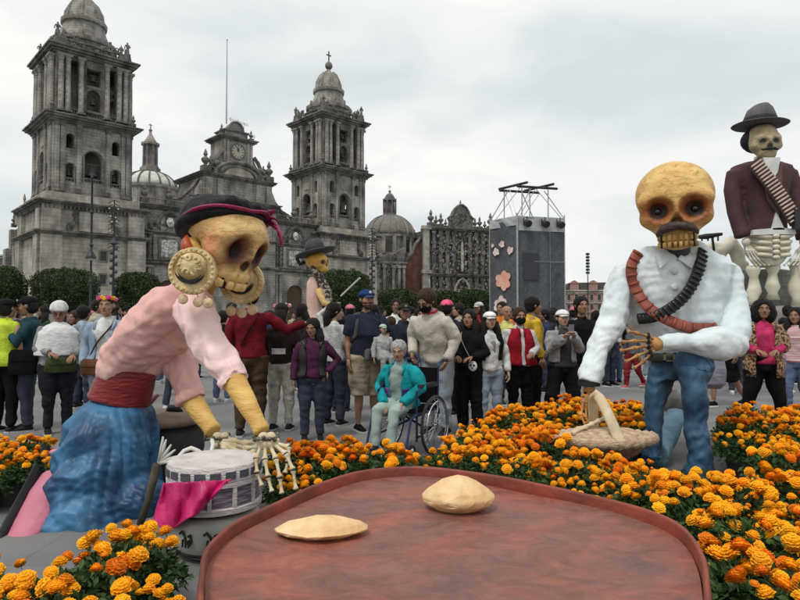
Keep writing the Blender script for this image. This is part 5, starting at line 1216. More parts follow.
m.bar((-.22, .0, .24), (.22, 0, .45), .012, 8); m.bar((.22, 0.02, .24), (-.22, .02, .45), .012, 8); m.build('frame', BLU, wc)
m = MB(); m.box(-.22, .22, -.24, .2, .45, .49); m.build('seat', cloth(BLK), wc); m = MB(); m.box(-.21, .21, .2, .225, .5, .88); m.build('backrest', cloth(BLK), wc)
for s_ in (-1, 1):
    m = MB(); m.box(s_ * .225 - .025, s_ * .225 + .025, -.2, .14, .71, .74); m.build('armrest', BLACKP, wc); m = MB(); m.box(s_ * .2 - .1 * (s_ > 0) - .0, s_ * .2 + .1 * (s_ < 0), -.6, -.46, .12, .135); m.build('footrest', BLACKP, wc)
    m = MB(); m.tube([(s_ * .225, .32, .95), (s_ * .225, .43, .95)], .018, 8); m.build('handle', RUB, wc)
def jack(t, S, q):
    for a, c in ((-40, (.35, .05, .3)), (38, (.08, .04, .2))): front_patch(a - 12, a + 12, .60, .66, c, 'jacket_panel', .03)(t, S, q)
person('elderly grey haired woman in turquoise jacket sitting in the wheelchair', 402, 344, 457, -28, Y=W0.y + .16, H=1.40, zbase=.0, stance='sit', female=True, top=(.30, .38, .36), bottom=mat('mint_trackpants', (.33, .42, .38), (.27, .35, .32), sc=6, rough=.8), hair='grey', skin=(.40, .25, .17), fat=1.15,
       outer=((.01, .33, .37), 'long', 24, .52), arms=(((-.17, -.03, .66), (-.06, -.17, .56)), ((.18, -.02, .66), (.09, -.17, .57))), extras=(jack,), shoes=(.6, .6, .6), lean=6, head=(15, 8, 0))
# ------------------------------------------------------------------ giant papier-mache figures
def skull_sdf(eye=(.125, .16, .105), ex=.18, jaw=1.0, cran=(.42, .5, .38)):
    def f(p):
        m = p.copy(); m[:, 0] = np.abs(m[:, 0])
        d = s_ell(m, (0, .06, .14), cran); d = smin(d, s_ell(m, (0, -.15, -.08), (.355, .29, .3)), .1)
        d = smin(d, s_ell(m, (.255, -.20, -.14), (.11, .13, .10)), .08)
        d = smin(d, s_ell(m, (0, -.22, -.34), (.225 * jaw, .2, .16)), .06)
        d = smin(d, s_ell(m, (ex * .95, -.30, .06), (eye[0] * .9, .06, .05)), .14)
        d = smin(d, s_ell(m, (0, -.41, -.08), (.06, .07, .12)), .05)
        d = smax(d, -s_ell(m, (ex, -.5, -.06), eye), .03)
        d = smax(d, -s_ell(m, (.035, -.5, -.205), (.045, .1, .06)), .03); d = smax(d, -s_ell(m, (0, -.5, -.165), (.035, .1, .06)), .03)
        d = smax(d, -s_ell(m, (.4, -.16, -.36), (.15, .2, .12)), .08)
        return d
    return f
def veins(m, n, l, b, out, mp):
    a = n.new('ShaderNodeTexNoise'); a.inputs['Scale'].default_value = 5.5; a.inputs['Detail'].default_value = 5; a.inputs['Distortion'].default_value = 1.6; m2 = n.new('ShaderNodeMapping'); m2.inputs['Scale'].default_value = (.8, .8, 1.9); l.new(mp.outputs[0], m2.inputs[0]); l.new(m2.outputs[0], a.inputs[0])
    s = n.new('ShaderNodeMath'); s.operation = 'SUBTRACT'; s.inputs[1].default_value = .5; l.new(a.outputs[0], s.inputs[0]); q = n.new('ShaderNodeMath'); q.operation = 'ABSOLUTE'; l.new(s.outputs[0], q.inputs[0])
    r = n.new('ShaderNodeMapRange'); r.inputs['From Min'].default_value = .0; r.inputs['From Max'].default_value = .028; l.new(q.outputs[0], r.inputs[0])
    x = n.new('ShaderNodeMix'); x.data_type = 'RGBA'; l.new(r.outputs[0], x.inputs[0]); x.inputs[6].default_value = (.60, .40, .26, 1); x.inputs[7].default_value = (1, 1, 1, 1)
    y = n.new('ShaderNodeMix'); y.data_type = 'RGBA'; y.blend_type = 'MULTIPLY'; y.inputs[0].default_value = .8; l.new(out, y.inputs[6]); l.new(x.outputs[2], y.inputs[7]); l.new(y.outputs[2], b.inputs['Base Color'])
PAINT = lambda nm, rough=.5, bump=.5: mat(nm, (1, 1, 1), (.80, .76, .68), sc=5, rough=rough, bump=bump, bsc=16, attr='Col', bdist=.03, spec=.35, extra=veins)
def skull(parent, M_, base, eyep, cheek=None, socket=(.10, .035, .015), nu=150, nv=110, eye=(.125, .16, .105), ex=.18, jaw=1.0, nm='skull', brush=1, cran=(.42, .5, .38)):
    co, fs = star(skull_sdf(eye, ex, jaw, cran), nu, nv, (0, -.02, -.02), focus=.4)
    co = co * (1 + .022 * crease(co, 3.2, 5) + .010 * crease(co, 8, 2) - .012)[:, None]
    x, y, z = np.abs(co[:, 0]), co[:, 1], co[:, 2]; col = np.ones((len(co), 3)) * np.array(base)
    n1 = fbm(co, 3, 3)[:, None]; col *= 1 + .18 * n1
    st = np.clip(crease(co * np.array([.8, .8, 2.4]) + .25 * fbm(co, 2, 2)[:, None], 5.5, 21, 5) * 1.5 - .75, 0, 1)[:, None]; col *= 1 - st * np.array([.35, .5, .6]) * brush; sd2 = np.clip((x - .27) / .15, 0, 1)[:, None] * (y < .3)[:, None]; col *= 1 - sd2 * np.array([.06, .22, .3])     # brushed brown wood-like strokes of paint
    fr = (y < .05)
    q = np.sqrt(((x - ex) / (eye[0] * 1.0)) ** 2 + ((z + .06) / (eye[2] * 1.0)) ** 2); a = (np.clip((1.5 - q) / .7, 0, 1) ** 1.2)[:, None] * fr[:, None]; col = col * (1 - a) + np.array(socket) * 3.0 * a
    a = np.clip((.74 - q) * 5, 0, 1)[:, None] * fr[:, None]; col = col * (1 - a) + np.array(socket) * .25 * a
    q = np.sqrt((x / .07) ** 2 + ((z + .2) / .07) ** 2); a = np.clip((1.15 - q) * 2.5, 0, 1)[:, None] * (y < -.2)[:, None]; col = col * (1 - a) + np.array(socket) * a
    if cheek is not None:
        q = np.sqrt(((y + .17) / .13) ** 2 + ((z + .10) / .12) ** 2); a = np.clip((1.25 - q) * 1.2, 0, .6)[:, None] * (x > .2)[:, None]; col = col * (1 - a) + np.array(cheek) * a
    m = MB(); HMx = np.array(M_)[:3, :3]; tr = np.array(M_)[:3, 3]
    m.add([Vector(v) for v in co @ HMx.T + tr], fs)
    o = m.build(nm, PAINT('painted_skull'), parent, smooth=True, world=True)
    ca = o.data.color_attributes.new('Col', 'FLOAT_COLOR', 'POINT'); C = np.ones((len(co), 4)); C[:, :3] = np.clip(col, .005, .95); ca.data.foreach_set('color', C.ravel())
    for s_ in (-1, 1):
        e_ = MB(); e_.ell(M_ @ Vector((s_ * ex, -.275, -.06)), [v * M_.to_scale()[0] for v in (eyep, eyep, eyep)], 16, 12); e_.build('eye', mat('glossy_black', (.006, .005, .006), rough=.08, spec=.7), o, smooth=True)
        oo = o.children[-1]; oo.parent = parent; l = parent.location; oo.data.transform(Matrix.Translation((-l.x, -l.y, -l.z)))
    return o
def teeth(parent, M_, col, n=8, w=.2, z0=-.30, z1=-.385, z2=-.465, y=-.40, bow=.11, gap=.12, r=1.0):
    m = MB(); Ls = M_.to_scale()[0]
    for row, (za, zb) in enumerate(((z0, z1), (z1, z2))):
        for i in range(n):
            u = (i + .5) / n * 2 - 1; x = u * w; yy = y + bow * u * u; hw = w / n * (1 - gap)
            m.T = M_ @ Matrix.Translation((x, yy, (za + zb) / 2)) @ Matrix.Rotation(math.atan(2 * bow * u / w), 4, 'Z')
            hh = (za - zb) / 2 * (1 - gap)
            m.rings([(Vector((0, 0, -hh)), Vector((hw * .8, 0, 0)), Vector((0, .03, 0))), (Vector((0, 0, -hh * .7)), Vector((hw, 0, 0)), Vector((0, .045, 0))), (Vector((0, 0, hh * .7)), Vector((hw, 0, 0)), Vector((0, .045, 0))), (Vector((0, 0, hh)), Vector((hw * .8, 0, 0)), Vector((0, .03, 0)))], 10, power=3)
    m.T = None; return m.build('teeth', col, parent, smooth=True, world=True, kind='stuff')
def pleated(amp, f, axis, seed=0):
    ax = np.array(Vector(axis).normalized())
    def g(co, no):
        q = co - np.outer(co @ ax, ax) * .86; w = 2.2 * crease(q, f, seed) + 1.0 * crease(co, f * .9, seed + 4) + .4 * crease(co, f * 3, seed + 8) - 1.3
        return co + no * (w * amp)[:, None]
    return g
def paper(amp, sc, st=(1, 1, 1), seed=0, fine=.35):
    def f(co, no):
        w = .25 * ridged(co * np.array(st) + seed, sc, 2) + 2.0 * crease(co * np.array([1, 1, .6]) + co[:, [2, 0, 1]] * .4, sc * .42, seed + 7) + .9 * crease(co * np.array(st), sc * .8, seed) + .4 * crease(co, sc * 2.6, seed + 3) - 1.22; return co + no * (w * amp)[:, None]
    return f
def phalanges(m, pts, r, knob=1.7):
    for i in range(len(pts) - 1): m.bone(pts[i], pts[i + 1], r * (1 - .1 * i), 8, 0, knob)
BONEY = mat('ochre_bone_paint', (.62, .42, .16), (.45, .27, .09), sc=6, rough=.6, bump=.4, bsc=25, bdist=.02)
BONEW = mat('cream_bone_paint', (.68, .60, .42), (.52, .42, .25), sc=7, rough=.6, bump=.4, bsc=30, bdist=.02)
BONEB = mat('brown_bone_paint', (.50, .26, .09), (.22, .10, .035), sc=9, rough=.55, bump=.4, bsc=30, bdist=.02)
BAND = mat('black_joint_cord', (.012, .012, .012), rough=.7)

# ===== kneeling man in white shirt
D = 5.7
bl = P(677, 300, D)
man = thing('kneeling_skeleton_man', 'giant kneeling skeleton with ochre skull, moustache, white shirt, crossed cartridge belts and blue jeans', 'sculpture', (bl.x, D, 0))
def crumple(m, n, l, b, out, mp):
    v = n.new('ShaderNodeTexVoronoi'); v.feature = 'F1'; v.inputs['Scale'].default_value = 4.5; nz = n.new('ShaderNodeTexNoise'); nz.inputs['Scale'].default_value = 5; nz.inputs['Detail'].default_value = 3
    ad = n.new('ShaderNodeMix'); ad.data_type = 'VECTOR'; ad.inputs[0].default_value = .12; l.new(mp.outputs[0], nz.inputs[0]); l.new(mp.outputs[0], ad.inputs[4]); l.new(nz.outputs['Color'], ad.inputs[5]); l.new(ad.outputs[1], v.inputs['Vector'])
    v2 = n.new('ShaderNodeTexVoronoi'); v2.inputs['Scale'].default_value = 17; l.new(ad.outputs[1], v2.inputs['Vector'])
    mu = n.new('ShaderNodeMath'); mu.operation = 'MULTIPLY_ADD'; mu.inputs[1].default_value = .35; l.new(v2.outputs['Distance'], mu.inputs[0]); l.new(v.outputs['Distance'], mu.inputs[2])
    bp = n.new('ShaderNodeBump'); bp.inputs['Strength'].default_value = .25; bp.inputs['Distance'].default_value = .05; l.new(mu.outputs[0], bp.inputs['Height']); l.new(bp.outputs[0], b.inputs['Normal'])
SH = mat('white_painted_paper', (.74, .80, .82), (.58, .66, .69), sc=1.6, rough=.6, bump=.5, bsc=14, bdist=.03, lo=.3, hi=.7, extra=crumple)
TR = []
def trow(py, xa, xb, ry, cy=0):
    a, b = P(xa, py, D), P(xb, py, D); TR.append(((a + b) / 2 + Vector((0, cy, 0)), (b.x - a.x) / 2, ry))
for row in ((362, 652, 706, .19), (345, 645, 710, .21), (325, 636, 716, .25), (300, 630, 724, .29), (278, 622, 732, .30), (265, 620, 735, .27), (256, 634, 722, .23), (250, 652, 704, .17), (246, 662, 692, .12)): trow(*row)
m = MB(); m.rings([(c, Vector((a, 0, 0)), Vector((0, b, 0))) for c, a, b in TR], 32, power=2.5)
sl1 = [(636, 272, 5.7, .12), (625, 274, 5.7, .14), (617, 295, 5.68, .15), (609, 322, 5.6, .145), (600, 345, 5.5, .132), (592, 368, 5.42, .122), (589, 384, 5.38, .112)]
sl2 = [(715, 272, 5.7, .12), (725, 274, 5.7, .14), (732, 298, 5.66, .145), (735, 322, 5.55, .135), (732, 342, 5.4, .12)]
sl3 = [(737, 343, 5.42, .12), (725, 343, 5.32, .125), (700, 343, 5.22, .105), (675, 343, 5.15, .092), (656, 344, 5.1, .09)]
for sl in (sl1, sl2, sl3): m.tube([P(x, y, Y) for x, y, Y, r_ in sl], [r_ for *_, r_ in sl], 18)
o = m.build('shirt', SH, man, smooth=True, world=True); remesh(o, .013, paper(.070, 3.6, (1, 1, 1), 2), 3)
def tfront(px, py, off=.03):
    z = P(px, py, D).z; zs = [c.z for c, _, _ in TR]; o_ = np.argsort(zs); zs = np.array(zs)[o_]
    cx = np.interp(z, zs, np.array([c.x for c, _, _ in TR])[o_]); rx = np.interp(z, zs, np.array([a for _, a, _ in TR])[o_]); ry = np.interp(z, zs, np.array([b for _, _, b in TR])[o_])
    x = P(px, py, D - ry * .8).x; u = min(abs((x - cx) / rx), .98); y = D - ry * (1 - u ** 2.5) ** (1 / 2.5); q = P(px, py, y - off); return Vector((q.x, y - off, q.z))
def sash(pts, w, mt, nm, loops, loopmt):
    P3 = [tfront(x, y, .072) for x, y in pts]; m = MB(); N = 44; L = []
    for i in range(N + 1):
        t_ = i / N * (len(P3) - 1); k = min(int(t_), len(P3) - 2); f_ = t_ - k
        p0, p1, p2, p3 = P3[max(k - 1, 0)], P3[k], P3[k + 1], P3[min(k + 2, len(P3) - 1)]
        L.append(.5 * ((2 * p1) + (p2 - p0) * f_ + (2 * p0 - 5 * p1 + 4 * p2 - p3) * f_ ** 2 + (3 * p1 - p0 - 3 * p2 + p3) * f_ ** 3))
    m.tube(L, [(w, .018)] * len(L), 10, up=(0, -1, 0)); s_ = m.build(nm, mt, man, smooth=True, world=True, angle=50)
    lm = MB()
    for i in range(1, N, 44 // loops):
        t_ = (L[i + 1] - L[i - 1]).normalized(); a = t_.cross(Vector((0, -1, 0))).normalized()
        lm.tube([L[i] - a * w * .92 + Vector((0, -.016, 0)), L[i] + Vector((0, -.026, 0)), L[i] + a * w * .92 + Vector((0, -.016, 0))], .013, 6)
    l = man.location; lm.v = [(a - l.x, b - l.y, c - l.z) for a, b, c in lm.v]; lm.build('cartridge_loops', loopmt, s_, smooth=True, kind='stuff')
REDB = mat('red_brown_leather_paint', (.33, .085, .05), (.19, .05, .035), sc=5, rough=.5, bump=.5, bsc=20)
BLB = mat('black_leather_paint', (.012, .016, .015), (.03, .035, .033), sc=6, rough=.4, bump=.5, bsc=20)
sash([(638, 252), (631, 268), (635, 288), (648, 307), (668, 320), (692, 328), (716, 328)], .050, REDB, 'red_bandolier', 14, REDB)
sash([(703, 250), (699, 268), (690, 288), (676, 304), (656, 316), (638, 319)], .050, BLB, 'black_bandolier', 22, mat('dark_gloss', (.02, .024, .024), rough=.25))
for s_, pts in ((-1, [(664, 246), (655, 256), (660, 268), (672, 258)]), (1, [(688, 246), (697, 256), (692, 268), (679, 259)])):
    m = MB(); q = [tfront(x, y, .05 if i != 1 else .06) for i, (x, y) in enumerate(pts)]; q[0] += Vector((0, .06, 0)); m.add(q + [v + Vector((0, .03, 0)) for v in q], [(0, 1, 2, 3), (7, 6, 5, 4), (0, 4, 5, 1), (1, 5, 6, 2), (2, 6, 7, 3), (3, 7, 4, 0)]); m.build('collar_flap', SH, man, world=True)
for y in (271, 287, 302): m = MB(); p = tfront(674, y, .02); m.lathe([(.028, 0), (.034, .012), (.028, .022), (.012, .024)], p, 12, axis=(0, -1, 0)); m.build('button', mat('pearl_button', (.62, .68, .7), rough=.3), man, smooth=True, world=True)
m = MB(); m.tube([P(676, 262, 5.6), P(676, 240, 5.58)], [.13, .12], 14); m.build('neck', mat('dark_neck_cloth', (.06, .055, .055), rough=.8), man, smooth=True, world=True)
hc = P(675, 207, 5.5)
MS = Matrix.Translation(hc) @ Matrix.Rotation(R(-2), 4, 'Y') @ Matrix.Rotation(R(-23), 4, 'Z') @ Matrix.Rotation(R(4), 4, 'X') @ Matrix.Scale(.80, 4)
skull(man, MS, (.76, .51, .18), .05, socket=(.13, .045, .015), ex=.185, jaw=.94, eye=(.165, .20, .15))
teeth(man, MS, mat('tooth_paint', (.60, .40, .14), (.30, .16, .05), sc=8, rough=.5, lo=.42, hi=.6), 8, .19, -.315, -.40, -.475, -.405)
m = MB(); m.T = MS; m.box(-.17, .17, -.36, -.3, -.47, -.31); m.T = None; m.build('mouth_gap', BAND, man, world=True)
m = MB()
for s_ in (-1, 1): m.tube([MS @ Vector(v) for v in ((0, -.455, -.235), (s_ * .07, -.47, -.245), (s_ * .14, -.45, -.27), (s_ * .19, -.40, -.31), (s_ * .205, -.375, -.345))], [.035, .042, .038, .026, .008], 12)
m.tube([MS @ Vector(v) for v in ((-.03, -.455, -.24), (.03, -.455, -.24))], [.034, .034], 12)
o = m.build('moustache', mat('moustache_paint', (.035, .018, .02), (.06, .035, .03), sc=20, rough=.45, bump=.8, bsc=20, stretch=(1, 1, 6)), man, smooth=True, world=True); remesh(o, .008, paper(.004, 12, (1, 1, 3)), 2)
# jeans
JB = mat('painted_denim', (.038, .105, .19), (.007, .022, .05), sc=3.2, rough=.6, bump=.7, bsc=10, bdist=.04, lo=.35, hi=.7, stretch=(1.5, 1.5, .8), extra=crumple)
m = MB(); m.rings([(P(679, 352, D), Vector((.26, 0, 0)), Vector((0, .185, 0))), (P(679, 365, D), Vector((.275, 0, 0)), Vector((0, .21, 0))), (P(678, 380, D), Vector((.26, 0, 0)), Vector((0, .22, 0)))], 24, power=2.5)
m.tube([P(661, 368, 5.7), P(656, 395, 5.68), P(653, 425, 5.66), P(652, 449, 5.64), P(652, 462, 5.62)], [.135, .13, .12, .115, .115], 18)
m.tube([P(692, 368, 5.7), P(694, 366, 5.45), P(694, 370, 5.2)], [.16, .17, .16], 18)
m.tube([P(694, 366, 5.2), P(694, 392, 5.17), P(697, 425, 5.15), P(699, 455, 5.13), P(700, 476, 5.12)], [.15, .13, .122, .12, .125], 18)
o = m.build('jeans', JB, man, smooth=True, world=True); remesh(o, .0125, paper(.065, 4.0, (1.3, 1.3, .9), 5), 3)
m = MB(); m.tube([P(655, 455, 5.75), P(664, 440, 6.1), P(676, 415, 6.5)], [.13, .12, .11], 14); o = m.build('shank', mat('painted_pale_denim', (.22, .36, .44), (.12, .22, .3), sc=3, rough=.6, bump=.7, bsc=10, bdist=.04), man, smooth=True, world=True); remesh(o, .015, paper(.012, 4), 2)
m = MB(); m.tube([P(676, 414, 6.5), P(673, 400, 6.6), P(671, 390, 6.62)], [.10, .11, .06], 12); m.build('boot', mat('worn_grey_leather', (.2, .19, .17), (.1, .1, .09), sc=6, rough=.6), man, smooth=True, world=True)
b0 = P(703, 300, 5.0); m = MB(); m.rings([(Vector((b0.x - .02, 5.2, .07)), Vector((.11, 0, 0)), Vector((0, 0, .07))), (Vector((b0.x, 5.0, .09)), Vector((.12, 0, 0)), Vector((0, 0, .09))), (Vector((b0.x + .02, 4.8, .06)), Vector((.10, 0, 0)), Vector((0, 0, .06))), (Vector((b0.x + .03, 4.72, .04)), Vector((.05, 0, 0)), Vector((0, 0, .03)))], 14); m.build('boot', BLB, man, smooth=True, world=True)
m = MB(); m.rings([(P(679, y, D), Vector((a, 0, 0)), Vector((0, b, 0))) for y, a, b in ((361, .285, .215), (359.5, .295, .225), (354, .295, .225), (352.5, .285, .215))], 28, power=2.5); m.build('belt', BLB, man, smooth=True, world=True)
m = MB(); p = P(669, 357, D - .235)
for a in ((-.05, -.035, -.04, .04), (.035, .05, -.04, .04), (-.05, .05, .028, .04), (-.05, .05, -.04, -.028)): m.box(p.x + a[0], p.x + a[1], p.y - .02, p.y, p.z + a[2], p.z + a[3])
m.build('buckle', mat('brass', (.55, .45, .25), rough=.3, metal=.8), man, world=True)
# resting hand of brown bones
hb_ = thing  # (keep name free)
m = MB(); wr = P(656, 344, 5.06); m.ell(wr, (.06, .05, .06), 10, 8)
rowsF = [((648, 336), (636, 333), (628, 331)), ((648, 341), (634, 341), (622, 342)), ((648, 346), (634, 348), (620, 351)), ((649, 351), (637, 356), (625, 362)), ((651, 354), (643, 362), (634, 368))]
parts = []
for k, fr in enumerate(rowsF):
    pts = [wr + Vector((0, 0, .03 - .015 * k))] + [P(x, y, 5.02 - .02 * i) for i, (x, y) in enumerate(fr)]; phalanges(m, pts, .022)
m.build('hand', BONEB, man, smooth=True, world=True)
m = MB()
for fr in rowsF: p = P(fr[0][0], fr[0][1], 5.02); m.ell(p, (.018, .03, .03), 8, 6)
m.build('joint_cords', BAND, man, smooth=True, world=True, kind='stuff')
m = MB(); wr = P(589, 392, 5.36); m.tube([P(589, 378, 5.38), P(589, 392, 5.36)], [.04, .05], 10)
for k, (x1, y1, x2, y2, x3, y3) in enumerate(((583, 403, 581, 416, 585, 424), (586, 404, 586, 418, 591, 425), (590, 404, 591, 418, 596, 424), (594, 402, 597, 413, 600, 420), (597, 398, 601, 405, 600, 412))):
    phalanges(m, [wr, P(x1, y1, 5.3), P(x2, y2, 5.24), P(x3, y3, 5.22)], .02)
m.build('hand', BONEB, man, smooth=True, world=True)
m = MB(); m.lathe([(.095, -.015), (.095, .03)], P(589, 384, 5.38), 16); m.build('sleeve_shade_disc', BAND, man, world=True)  # black disc, shade inside the cuff put into its colour
man['label'] = 'giant kneeling skeleton with ochre skull, moustache, white shirt, crossed cartridge belts and jeans'

# ===== basket on the flowers
bk = P(603, 437, 5.05)
bas = thing('bread_basket', 'shallow oval basket with a cream arched handle held by the kneeling skeleton', 'basket', (bk.x, bk.y, 0), R(4))
CRM = mat('cream_woven_paper', (.62, .48, .32), (.40, .24, .16), sc=9, rough=.8, bump=.8, bsc=22, bdist=.02, stretch=(2, 2, 6))
m = MB(); z = bk.z; sc_ = .385
m.rings([(Vector((0, 0, z - .17)), Vector((sc_ * .55, 0, 0)), Vector((0, .16, 0))), (Vector((0, 0, z - .12)), Vector((sc_ * .8, 0, 0)), Vector((0, .2, 0))), (Vector((0, 0, z - .03)), Vector((sc_, 0, 0)), Vector((0, .26, 0))), (Vector((0, 0, z - .01)), Vector((sc_ * .9, 0, 0)), Vector((0, .22, 0))), (Vector((0, 0, z - .06)), Vector((sc_ * .7, 0, 0)), Vector((0, .17, 0)))], 40)
m.build('bowl', mat('red_brown_weave', (.26, .12, .07), (.12, .06, .04), sc=12, rough=.8, bump=.8, bsc=30), bas, smooth=True)
m = MB(); m.tube([(sc_ * (1 + .1 * abs(math.cos(a)) ** 6) * math.cos(a), .24 * math.sin(a) * (1 - .2 * math.cos(a) ** 2), z - .01) for a in [k * math.pi / 45 for k in range(90)]], [.046 + .008 * math.sin(k * 1.9) for k in range(90)], 8, closed=True)
for k in range(0):
    a = 2 * math.pi * k / 40; m.ell((sc_ * (1 + .1 * abs(math.cos(a)) ** 6) * math.cos(a), .24 * math.sin(a) * (1 - .2 * math.cos(a) ** 2), z - .005), (.036, .05, .055), 8, 6)
m.build('scalloped_rim', CRM, bas, smooth=True)
m = MB(); m.rings([(Vector((x * sc_, 0, z + .01)), Vector((0, .2 * w_, 0)), Vector((0, 0, .07 * w_))) for x, w_ in ((-.95, .2), (-.7, .8), (-.3, 1.0), (.2, 1.0), (.6, .9), (.98, .2))], 18)
o = m.build('bread_cloth', CRM, bas, smooth=True); remesh(o, .012, paper(.014, 4, (.5, 2.5, 1)), 2)
m = MB(); m.tube([(-.08 + .1 * t_, -.24 + .02, z + .02 + 0) if False else (.06 - .10 * math.sin(math.pi * t_) - .03 * t_, -.25 + .5 * t_, z - .05 + .40 * math.sin(math.pi * t_)) for t_ in [k / 14 for k in range(15)]], [(.045, .02)] * 15, 10, up=(0, 1, 0)); o = m.build('handle', mat('cream_cloth_wrap', (.68, .58, .40), (.5, .4, .25), sc=8, rough=.8, bump=.6, bsc=30), bas, smooth=True)
m = MB()
for k in range(4): m.bone((-.3 + k * .03, -.1 + k * .05, z + .05), (-.16 + k * .07, -.06 + k * .03, z + .1 + .02 * k), .022)
m.build('bone_roll', BONEW, bas, smooth=True)

# ===== woman leaning over the table
wl0 = P(128, 300, 4.6)
wom = thing('kneeling_skeleton_woman', 'giant skeleton woman with pink blouse, blue skirt and huge round earrings leaning over the table', 'sculpture', (wl0.x, 4.6, 0))
PK = mat('pink_painted_paper', (.80, .50, .46), (.64, .31, .29), sc=1.5, rough=.6, bump=.5, bsc=14, bdist=.03, lo=.3, hi=.7, extra=crumple)
PKL = mat('pale_pink_painted_paper', (.88, .67, .64), (.78, .50, .48), sc=1.5, rough=.6, bump=.5, bsc=14, bdist=.03, lo=.3, hi=.7, extra=crumple)
def tilt_ring(x, y, Y, rpx, ry, ang):     # ring seen side on : axis tilted by ang degrees to the right from vertical
    c = P(x, y, Y); r_ = rpx / FPX * Y; a = R(ang); return (c, Vector((math.cos(a) * r_, 0, -math.sin(a) * r_)), Vector((0, ry, 0)))
m = MB(); m.rings([tilt_ring(126, 378, 4.6, 25, .19, 14), tilt_ring(133, 362, 4.6, 31, .23, 25), tilt_ring(146, 346, 4.58, 33, .27, 38), tilt_ring(164, 328, 4.52, 35, .30, 46), tilt_ring(181, 309, 4.48, 31, .30, 52), tilt_ring(194, 294, 4.42, 24, .24, 56), tilt_ring(202, 286, 4.38, 12, .12, 58)], 30, power=2.2)
o = m.build('blouse', PK, wom, smooth=True, world=True); remesh(o, .014, pleated(.085, 3.6, (.75, 0, .66), 8), 3)
m = MB(); m.tube([P(188, 300, 4.3), P(194, 305, 4.2), P(204, 325, 4.1), P(214, 345, 4.02), P(226, 365, 3.96), P(236, 381, 3.92)], [.10, .155, .155, .135, .12, .095], 18)
m.tube([P(233, 377, 3.93), P(237, 384, 3.91)], [.115, .108], 16)
o = m.build('near_sleeve', PKL, wom, smooth=True, world=True); remesh(o, .013, pleated(.065, 4.4, (.32, -.1, -.9), 3), 3); o.name = 'sleeve'
m = MB(); m.tube([P(176, 330, 4.72), P(176, 348, 4.72), P(182, 370, 4.66), P(187, 388, 4.6), P(190, 397, 4.58)], [.13, .145, .135, .12, .095], 18); m.tube([P(189, 393, 4.58), P(192, 402, 4.56)], [.12, .12], 16)
o = m.build('sleeve', PK, wom, smooth=True, world=True); remesh(o, .013, pleated(.060, 4.4, (.15, 0, -1), 12), 3)
m = MB()
for k in range(7):
    y = 371 + k * 4.6; x = 130 - k * 1.7; m.rings([tilt_ring(x, y - 2.6, 4.6, 26 + .5 * k, .21, 12), tilt_ring(x - .6, y, 4.6, 27 + .5 * k, .218, 12 + (k % 3)), tilt_ring(x - 1.2, y + 3, 4.6, 26 + .5 * k, .21, 12)], 28)
o = m.build('sash', mat('red_lacquer_paper', (.24, .02, .02), (.13, .012, .014), sc=3, rough=.35, bump=.4, bsc=12, bdist=.03, stretch=(1, 1, 4)), wom, smooth=True, world=True); remesh(o, .012, paper(.008, 5, (1, 1, 3)), 2)
SKB = mat('blue_painted_paper', (.045, .18, .34), (.008, .045, .12), sc=3.4, rough=.5, bump=.6, bsc=9, bdist=.05, lo=.38, hi=.62, spec=.5, extra=crumple)
m = MB(); sk = [(121, 400, 25, .20), (119, 408, 33, .28), (115, 425, 42, .36), (111, 447, 47, .42), (108, 468, 49, .46), (112, 490, 47, .50), (113, 506, 49, .53), (113, 516, 49, .52)]
m.rings([tilt_ring(x, y, 4.62, r_, ry, 6 if i < 3 else 0) for i, (x, y, r_, ry) in enumerate(sk)], 40, power=2.3)
m.ell(P(97, 498, 4.5), (.26, .25, .17), 20, 14); m.ell(P(135, 498, 4.48), (.26, .28, .2), 20, 14); m.ell(P(82, 448, 4.6), (.14, .2, .16), 16, 12)
def skirt_post(co, no):
    a = np.arctan2(co[:, 1], co[:, 0] + .12); h = co[:, 2]
    fold = np.abs(np.sin(a * 13 + 5 * fbm(co, 2.0, 3) + h * 1.5)) ** .7 * np.clip(.5 + h * .5, .35, 1)
    w = .035 * fold * np.clip(.3 + h, .3, 1) + .20 * crease(co * np.array([1, 1, .3]), 3.4, 4) + .12 * crease(co * np.array([1, 1, .75]) + co[:, [2, 0, 1]] * .5, 4.2, 8) + .04 * crease(co, 11, 3); k_ = np.clip((.80 - h) / .35, .12, 1); return co + no * ((w - .115) * k_)[:, None]
o = m.build('skirt', SKB, wom, smooth=True, world=True); remesh(o, .0115, skirt_post, 2)
# pink soles with black edge trailing to the left
PF = mat('rose_painted_paper', (.58, .20, .27), (.44, .13, .19), sc=2, rough=.6, bump=.5, bsc=12, bdist=.03, extra=crumple)
for (a, b_, w0, w1) in ((P(62, 478, 4.5), P(18, 542, 3.95), .165, .10), (P(66, 456, 4.85), P(56, 468, 4.75), .15, .13)):
    m = MB(); m.tube([a, a.lerp(b_, .35), a.lerp(b_, .7), b_], [(w0, .10), (w0 * 1.02, .10), ((w0 + w1) / 2, .07), (w1, .04)], 16, up=(0, 0, 1)); o = m.build('foot', PF, wom, smooth=True, world=True); remesh(o, .013, paper(.010, 4), 2)
    d = (b_ - a).normalized(); s_ = Vector((0, 0, 1)).cross(d).normalized(); s_ = s_ if s_.x < 0 else -s_
    m = MB(); m.tube([a + s_ * w0 * 1.0 + Vector((0, 0, .03)), a.lerp(b_, .5) + s_ * (w0 + w1) * .52 + Vector((0, 0, .01)), b_ + s_ * w1 * 1.1 + d * .08], [(.035, .11), (.035, .09), (.03, .05)], 8, up=(0, 0, 1)); m.build('sole', mat('black_edge_paint', (.022, .024, .024), rough=.6, bump=.3), wom, world=True)
